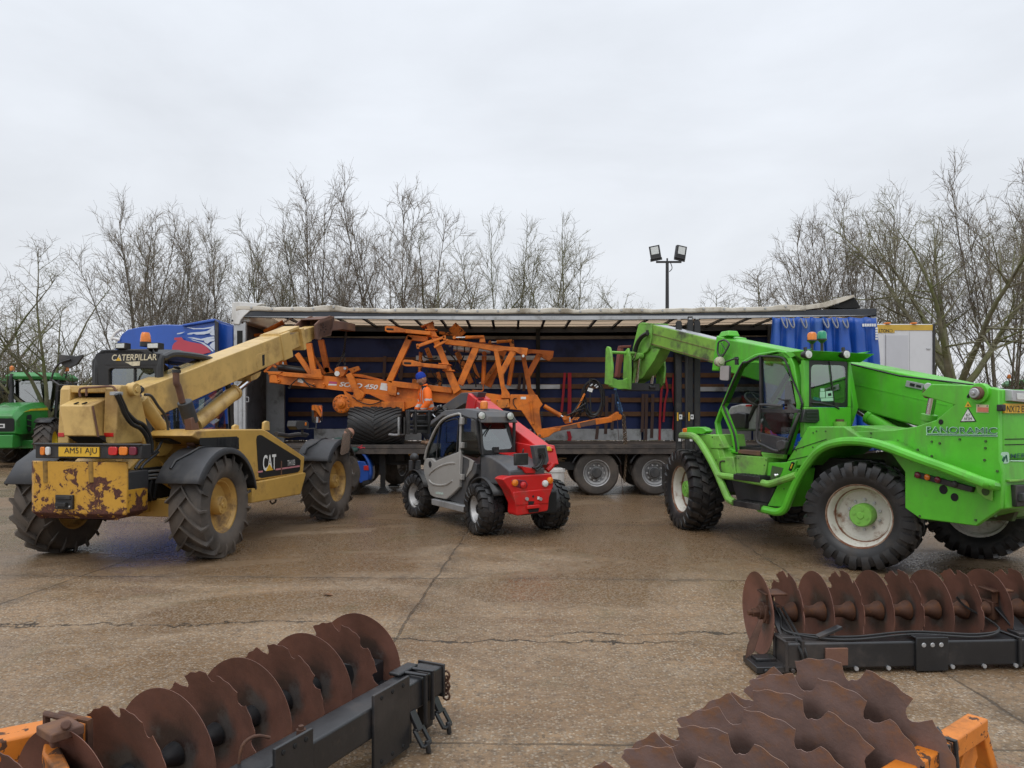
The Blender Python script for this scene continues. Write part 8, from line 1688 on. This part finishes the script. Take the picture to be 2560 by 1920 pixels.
# ---------------------------------------------------------------- green farm tractors at the edge of the yard
m_jgreen = M('tractor_green', (.028, .235, .036), .32, dirt=(.04, .10, .03), damt=.2, ds=2, var=.08, coat=.3)
m_jyel = M('tractor_yellow', (.66, .50, .02), .45, dirt=(.30, .22, .05), damt=.3, ds=4)
m_glasst = glassmat('pale_reflecting_glass', (.5, .56, .55), .36)
def tractor(X, Y, h, label):
    t = Fr('farm_tractor', X, Y, h, label, 'tractor', 'green farm tractors beyond the yard'); r = t.root
    kf = wheel_kit('tf', .70, .46, .36, 'bar', m_rubberd, m_jyel, m_jyel, .02, .12, .08, nl=18, bolts=8); kr = wheel_kit('tr', .95, .56, .52, 'bar', m_rubberd, m_jyel, m_jyel, .0, .14, .10, nl=20, bolts=8)
    for s in (1, -1): put_wheel(t, kf, 2.6, .95*s, .70, 4); put_wheel(t, kr, 0, .98*s, .95)
    m = MB(); sec = lambda x, w, z0, z1: [(x, w, z0), (x, w, z1-.16), (x, w*.72, z1), (x, -w*.72, z1), (x, -w, z1-.16), (x, -w, z0)]
    m.loft([sec(1.05, .47, 1.0, 1.98), sec(2.1, .46, 1.0, 1.93), sec(2.9, .43, .98, 1.80), sec(3.22, .40, .98, 1.64), sec(3.32, .36, 1.02, 1.52)]); m.build('bonnet', m_jgreen, r, bevel=.03)
    m = MB(); o = round_poly([(3.335, .33, 1.08), (3.335, .33, 1.46), (3.335, -.33, 1.46), (3.335, -.33, 1.08)], .06, 3); m.prism(o, (.012, 0, 0)); m.build('grille', m_dark, r)
    m = MB(); m.bx(3.345, 3.355, -.09, .09, 1.18, 1.30); m.mat(1).bx(3.354, 3.358, -.05, .05, 1.21, 1.27); m.build('nose_badge', [m_whitelens, m_black], r)
    for s in (1, -1):
        m = MB(); m.prism([(1.2, s*.475, 1.80), (2.5, s*.462, 1.74), (3.0, s*.44, 1.64), (2.5, s*.464, 1.69), (1.2, s*.477, 1.72)], (0, s*.006, 0)); m.build('side_stripe', m_jyel, r)
        m = MB()
        o = round_poly([(2.45, s*.452, 1.58), (2.78, s*.445, 1.55), (2.72, s*.45, 1.06), (2.5, s*.455, 1.06)], .08, 3); m.prism(o, (0, s*.012, 0)); vo = m.build('side_vent', m_dark, r)
        for z in (1.22, 1.40): m = MB(); m.beam((2.44, s*.47, z-.02), (2.8, s*.462, z+.02), .02, .025); m.build('vent_bar', m_jgreen, vo)
        m = MB(); m.lathe([(.76, -.24), (.775, -.24), (.775, .24), (.76, .24)], o=(2.6, s*.95, .70), d=(0, 1, 0), n=14, a0=0, a1=6.28318*.999) if False else None
        pr = [(2.6+.78*math.cos(R_(a)), .70+.78*math.sin(R_(a))) for a in range(55, 156, 12)]; m.loft([[(a, s*.72, b) for a, b in pr], [(a, s*1.18, b) for a, b in pr]], caps=False, closed=False); fo = m.build('front_mudguard', m_black, r); q = fo.modifiers.new('thick', 'SOLIDIFY'); q.thickness = .02
        pr = [(1.03*math.cos(R_(a)), .98+1.0*math.sin(R_(a))) for a in range(25, 150, 12)]; m = MB(); m.loft([[(a, s*.62, b) for a, b in pr], [(a, s*1.22, b) for a, b in pr]], caps=False, closed=False); fo = m.build('rear_mudguard', m_jgreen, r); q = fo.modifiers.new('thick', 'SOLIDIFY'); q.thickness = .03
        m = MB(); m.tube([(1.05, s*.62, 1.2), (1.02, s*.70, 2.7)], .05, 8); m.build('cab_pillar', m_black, r); m = MB(); m.tube([(-.55, s*.70, 1.6), (-.35, s*.72, 2.7)], .05, 8); m.build('cab_pillar', m_black, r)
        m = MB(); m.prism([(.98, s*.66, 1.2), (.98, s*.71, 2.68), (-.34, s*.73, 2.68), (-.5, s*.71, 1.7), (.2, s*.68, 1.2)], (0, .006, 0)); m.build('side_window', m_glassd, r)
        m = MB(); m.tube([(.95, s*.75, 2.62), (1.05, s*1.15, 2.60)], .018, 6); m.bx(1.0, 1.06, s*1.15-.11, s*1.15+.11, 2.15, 2.62); m.build('mirror', m_black, r, bevel=.02)
        m = MB(); m.tube([(.55, s*.78, 2.78), (.55, s*.80, 3.0)], .02, 6); m.build('beacon_stem', m_black, r); m = MB(); m.lathe([(.075, 0), (.078, .05), (.065, .13), (.03, .16), (0, .165)], o=(.55, s*.80, 3.0), d=(0, 0, 1), n=14); m.build('beacon_lens', m_amber, r)
        for y in (.34, .56): m = MB(); m.lathe([(0, .08), (.06, .07), (.075, 0)], o=(1.16, s*y, 2.72), d=(-1, 0, 0), n=14); m.mat(1).lathe([(.07, 0), (.05, -.015), (0, -.02)], o=(1.16, s*y, 2.72), d=(-1, 0, 0), n=14); m.build('roof_lamp', [m_black, m_lens], r)
    m = MB(); m.prism([(1.04, -.64, 1.75), (1.04, .64, 1.75), (1.02, .70, 2.66), (1.02, -.70, 2.66)], (.006, 0, 0)); m.mat(1).text('JOHN DEERE', (1.05, -.36, 2.54), (0, 1, 0), (0, 0, 1), .07, .72); m.build('windscreen', [m_glasst, m_whitelens], r)
    m = MB(); m.loft([[(1.2, -.72, 2.70), (1.2, .72, 2.70), (-.55, .78, 2.70), (-.55, -.78, 2.70)], [(1.26, -.74, 2.80), (1.26, .74, 2.80), (-.62, .80, 2.82), (-.62, -.80, 2.82)], [(1.05, -.62, 2.93), (1.05, .62, 2.93), (-.45, .68, 2.95), (-.45, -.68, 2.95)]]); m.build('cab_roof', M('pale_green_roof', (.07, .32, .09), .45, dirt=(.12, .25, .12), damt=.3), r, bevel=.04)
    m = MB(); m.bx(-.5, 1.0, -.62, .62, .9, 1.3); m.bx(-.35, .1, -.28, .28, 1.3, 1.75); m.bx(-.4, -.22, -.28, .28, 1.7, 2.3); m.build('cab_inside', m_black, r, bevel=.04)
    m = MB(); m.bx(.3, 3.1, -.30, .30, .62, 1.05); m.bx(2.5, 2.7, -.7, .7, .55, .8); m.bx(3.0, 3.5, -.35, .35, .60, .98); m.bx(-.3, .3, -.7, .7, .75, 1.1); m.build('chassis', m_jgreen, r, bevel=.03)
    m = MB(); m.tube([(1.25, -.52, 1.5), (1.25, -.56, 2.75), (1.20, -.56, 2.85)], .055, 10); m.build('exhaust', m_black, r)
    return t
T1 = tractor(-17.63, 28.0, 167, 'green farm tractor with yellow wheel centre, its bonnet showing left of the yellow machine')
T1.root.scale = (1.13,)*3
for X, Y, h, lab in ((at(-58, HZ, 30.0).x, 30.0, 167, 'second green tractor, only its cab edge showing at the left picture edge'), (at(2572, HZ, 33).x, 33, 200, 'green tractor whose roof and amber beacon show behind the big green telehandler')):
    c = copy_tree(T1.root); c.location = (X, Y, 0); c.rotation_euler.z = R_(90-h); c.scale = (1.13,)*3; c['label'] = lab
# ---------------------------------------------------------------- people
m_skin = M('skin', (.42, .22, .15), .55, var=.1, vs=10); m_hivis = M('hi_vis_orange', (.90, .16, .012), .75, var=.06, vs=6, bump=.004, bs=12); m_reflect = M('grey_reflective_band', (.50, .50, .50), .4); m_navy = M('dark_trousers', (.012, .014, .022), .8); m_beanie = M('blue_wool', (.010, .045, .36), .9, bump=.004, bs=60); m_boot = M('tan_boot', (.22, .13, .08), .8)
m_glove = M('grey_glove', (.30, .28, .25), .8); m_beard = M('beard', (.10, .07, .05), .9); m_jacket = M('dark_green_jacket', (.020, .055, .045), .75); m_rglove = M('red_glove', (.45, .02, .04), .7)
def skinned(name, chains, mats, parent, facemat=None, sub=2):
    """one continuous limb-and-trunk surface grown on a skeleton: chains of (point, radius), points shared by name"""
    vs = []; es = []; rad = []; idx = {}
    for ch in chains:
        prev = None
        for key, p, r in ch:
            if key in idx: i = idx[key]
            else: i = len(vs); idx[key] = i; vs.append(p); rad.append(r if isinstance(r, tuple) else (r, r))
            if prev is not None and prev != i: es.append((prev, i))
            prev = i
    me = bpy.data.meshes.new(name); me.from_pydata(vs, es, []); o = bpy.data.objects.new(name, me); COL.objects.link(o)
    md = o.modifiers.new('skin', 'SKIN'); md.use_smooth_shade = True; md.branch_smoothing = .6
    lay = me.skin_vertices[0].data
    for i, r_ in enumerate(rad): lay[i].radius = r_
    lay[0].use_root = True
    sb = o.modifiers.new('sub', 'SUBSURF'); sb.levels = sub; sb.render_levels = sub
    bpy.context.view_layer.update()
    m2 = bpy.data.meshes.new_from_object(o.evaluated_get(bpy.context.evaluated_depsgraph_get()))
    bpy.data.objects.remove(o); m2.materials.clear()
    for m in (mats if isinstance(mats, list) else [mats]): m2.materials.append(m)
    for p in m2.polygons:
        p.use_smooth = True
        if facemat: p.material_index = facemat(p.center)
    ob = bpy.data.objects.new(name, m2); COL.objects.link(ob); ob.parent = parent; return ob
def hand_chains(tag_, w, fdir, side, palm):
    """palm and five curled fingers growing from the wrist point"""
    w = V(w); f = V(fdir).normalized(); s = V(side).normalized(); n = f.cross(s); out = []
    k = w+f*.05; out.append([(tag_+'w', w, .024), (tag_+'p', k, (.036, .018))])
    for i, (dy, L) in enumerate(((.028, .072), (.009, .080), (-.010, .075), (-.028, .058))):
        a = k+s*dy+f*.025; out.append([(tag_+'p', k, .02), (tag_+'f%d0' % i, a, .0095), (tag_+'f%d1' % i, a+f*L*.5-n*.010, .0088), (tag_+'f%d2' % i, a+f*L*.75-n*.032, .0080)])
    out.append([(tag_+'p', k, .02), (tag_+'t0', w+f*.03+s*.036, .010), (tag_+'t1', w+f*.065+s*.052-n*.01, .009)])
    return out
def head(parent, c, yaw, pitch, hatm=None, hairm=None, bald=False, beard=True):
    h = empty('head_joint', c, 0) if False else None
    mx = Matrix.Translation(c) @ Matrix.Rotation(R_(yaw), 4, 'Z') @ Matrix.Rotation(R_(pitch), 4, 'Y')
    out = []
    m = MB()
    m.ball((0, 0, 0), .100, 20, 14, 1.02, .78, 1.16); m.ball((.018, 0, -.055), .072, 16, 10, 1.0, .82, .95)
    m.loft([[(.088, -.012, .01), (.088, .012, .01), (.094, .016, -.030), (.094, -.016, -.030)], [(.102, -.005, .005), (.102, .005, .005), (.122, .013, -.030), (.122, -.013, -.030)]])
    for s in (1, -1):
        m.ball((-.005, s*.080, -.012), .026, 10, 8, .9, .35, 1.3)
        m.mat(1).ball((.088, s*.030, .012), .012, 8, 6, .6, 1.1, .7); m.mat(2).ball((.094, s*.030, .012), .006, 6, 5); m.mat(0); m.beam((.088, s*.012, .030), (.084, s*.052, .028), .012, .010)
    m.mat(3).beam((.092, -.024, -.068), (.092, .024, -.068), .012, .010)
    m.v = [tuple(mx @ V(p)) for p in m.v]; ho = m.build('head', [m_skin, m_whitelens, m_dark, M('lips', (.35, .12, .10), .6)], parent)
    if beard:
        b = MB(); b.loft([[(.06+.03*math.cos(t), .062*math.sin(t), -.05) for t in [R_(a) for a in range(-120, 121, 20)]], [(.05+.035*math.cos(t), .058*math.sin(t), -.105) for t in [R_(a) for a in range(-120, 121, 20)]], [(.03+.02*math.cos(t), .03*math.sin(t), -.125) for t in [R_(a) for a in range(-120, 121, 20)]]], closed=False); b.v = [tuple(mx @ V(p)) for p in b.v]; b.build('beard', m_beard, parent)
    if hatm:
        b = MB(); b.lathe([(.098, .012), (.108, .02), (.108, .055), (.102, .058), (.100, .085), (.075, .125), (.035, .142), (0, .146)], d=(-.12, 0, 1), n=24); b.v = [tuple(mx @ V((p[0], p[1]*.84, p[2]))) for p in b.v]; b.build('beanie', hatm, parent)
    if hairm:
        b = MB(); b.lathe([(.105, -.03), (.108, .0), (.104, .03), (.098, .045), (.095, .03)], d=(0, 0, 1), n=24, a0=R_(70), a1=R_(290)); b.v = [tuple(mx @ V((p[0]-.006, p[1]*.82, p[2]))) for p in b.v]; b.build('hair', hairm, parent)
    return ho
# worker on the deck: stands with bowed head, both hands down at the black carriage
PY = 16.02; px_ = at(1074, HZ, PY).x
wk = empty('person', (px_, PY, ZD), R_(180+22)); tag(wk, 'worker in orange high-visibility jacket and blue beanie, looking down on the trailer deck', 'person')
DZ = .22
def up(x, y, z): return V((x, y, z-DZ if z > .6 else z))
sh = 1.38; lean = .10
hip = up(0, 0, .86); chest = up(lean*.7, 0, 1.20); neck = up(lean, 0, 1.43)
arms = {}
body = [[('pel', hip, (.15, .12)), ('ab', up(.04, 0, 1.02), (.14, .11)), ('ch', chest, (.165, .12)), ('nk0', up(lean, 0, 1.38), (.07, .065)), ('nk', up(lean+.03, 0, 1.47), .055)]]
for s, n in ((1, 'l'), (-1, 'r')):
    body.append([('pel', hip, .13), (n+'hp', up(0, s*.10, .80), .095), (n+'kn', up(.22, s*.13, .42), .062), (n+'an', up(-.01, s*.13, .09), .045), (n+'he', up(-.01, s*.13, .045), .043), (n+'to', up(.15, s*.14, .035), .040)])
    body.append([('ch', chest, .12), (n+'sh', up(lean, s*.19, 1.34), .075), (n+'el', up(.10, s*.27, 1.06), .050), (n+'wr', up(.26, s*.19, .87), .034)])
skinned('body', body, [m_navy, m_boot], wk, lambda c: 1 if c.z < .10 else 0)
jk = [[('pel', up(0, 0, .80), (.20, .16)), ('ab', up(.045, 0, 1.02), (.20, .155)), ('ch', up(lean*.7, 0, 1.21), (.215, .16)), ('nk0', up(lean, 0, 1.40), (.095, .09)), ('nk1', up(lean+.015, 0, 1.445), .075)]]
for s, n in ((1, 'l'), (-1, 'r')): jk.append([('ch', up(lean*.7, 0, 1.21), .13), (n+'sh', up(lean, s*.21, 1.33), .105), (n+'el', up(.10, s*.29, 1.06), .080), (n+'wr', up(.235, s*.205, .90), .060)])
def jm(c):
    c = V((c.x, c.y, c.z+.22))
    a = abs(c.y)
    if .975 < c.z < 1.04 and a < .23: return 1
    if a > .23 and (.93 < c.z < .955 or 1.10 < c.z < 1.14): return 1
    if .07 < a < .115 and c.z > 1.03 and c.z < 1.40: return 1
    if c.z < .80 and a < .17: return 2 if c.z < .76 else 1
    return 0
skinned('jacket', jk, [m_hivis, m_reflect, m_reflect], wk, jm, 3)
for s, n in ((1, 'l'), (-1, 'r')): skinned('glove', hand_chains(n, up(.255, s*.192, .875), (.75, -s*.25, -.6), (0, -s, 0), None), [m_glove], wk)
head(wk, up(lean+.07, 0, 1.545), 0, 26, m_beanie)
wk.scale = (1.07,)*3
DZ = 0
# second worker bent over behind the yellow machine's front wheel
gx, gy = at(842, HZ, 15.35).x, 15.35
w2 = empty('person', (gx, gy, 0), R_(20)); tag(w2, 'bent over worker in dark green jacket and red glove behind the yellow front wheel', 'person')
hip = up(-.32, 0, .98); chest = up(.0, 0, 1.19); nk = up(.17, 0, 1.28)
body = [[('pel', hip, (.15, .125)), ('ab', up(-.17, 0, 1.10), (.145, .12)), ('ch', chest, (.165, .13)), ('nk0', up(.14, 0, 1.25), .065), ('nk', up(.19, 0, 1.29), .055)]]
for s, n in ((1, 'l'), (-1, 'r')):
    body.append([('pel', hip, .13), (n+'hp', up(-.27, s*.10, .80), .095), (n+'kn', up(-.12+.1*s, s*.13, .46), .062), (n+'an', up(-.2+.16*s, s*.14, .09), .045), (n+'he', up(-.2+.16*s, s*.14, .045), .043), (n+'to', up(-.04+.16*s, s*.15, .035), .040)])
    body.append([('ch', chest, .12), (n+'sh', up(.08, s*.20, 1.20), .078), (n+'el', up(.22, s*.24, .98), .052), (n+'wr', up(.44, s*.18, 1.04), .034)])
skinned('body', body, [m_navy, m_boot], w2, lambda c: 1 if c.z < .10 else 0)
jk = [[('pel', up(-.33, 0, .96), (.17, .14)), ('ab', up(-.17, 0, 1.10), (.17, .14)), ('ch', chest, (.19, .15)), ('nk0', up(.13, 0, 1.24), .085), ('nk1', up(.165, 0, 1.272), .075)]]
for s, n in ((1, 'l'), (-1, 'r')): jk.append([('ch', chest, .13), (n+'sh', up(.08, s*.21, 1.195), .092), (n+'el', up(.22, s*.25, .98), .070), (n+'wr', up(.41, s*.19, 1.03), .052)])
skinned('jacket', jk, [m_jacket, m_reflect], w2, lambda c: 1 if abs(c.x+.10) < .022 and abs(c.y) < .19 else 0)
for s, n in ((1, 'l'), (-1, 'r')): skinned('glove', hand_chains(n, up(.43, s*.182, 1.04), (.9, -s*.2, .25), (0, -s, 0), None), [m_rglove], w2)
head(w2, up(.25, 0, 1.36), 0, 48, None, m_beard, beard=False)
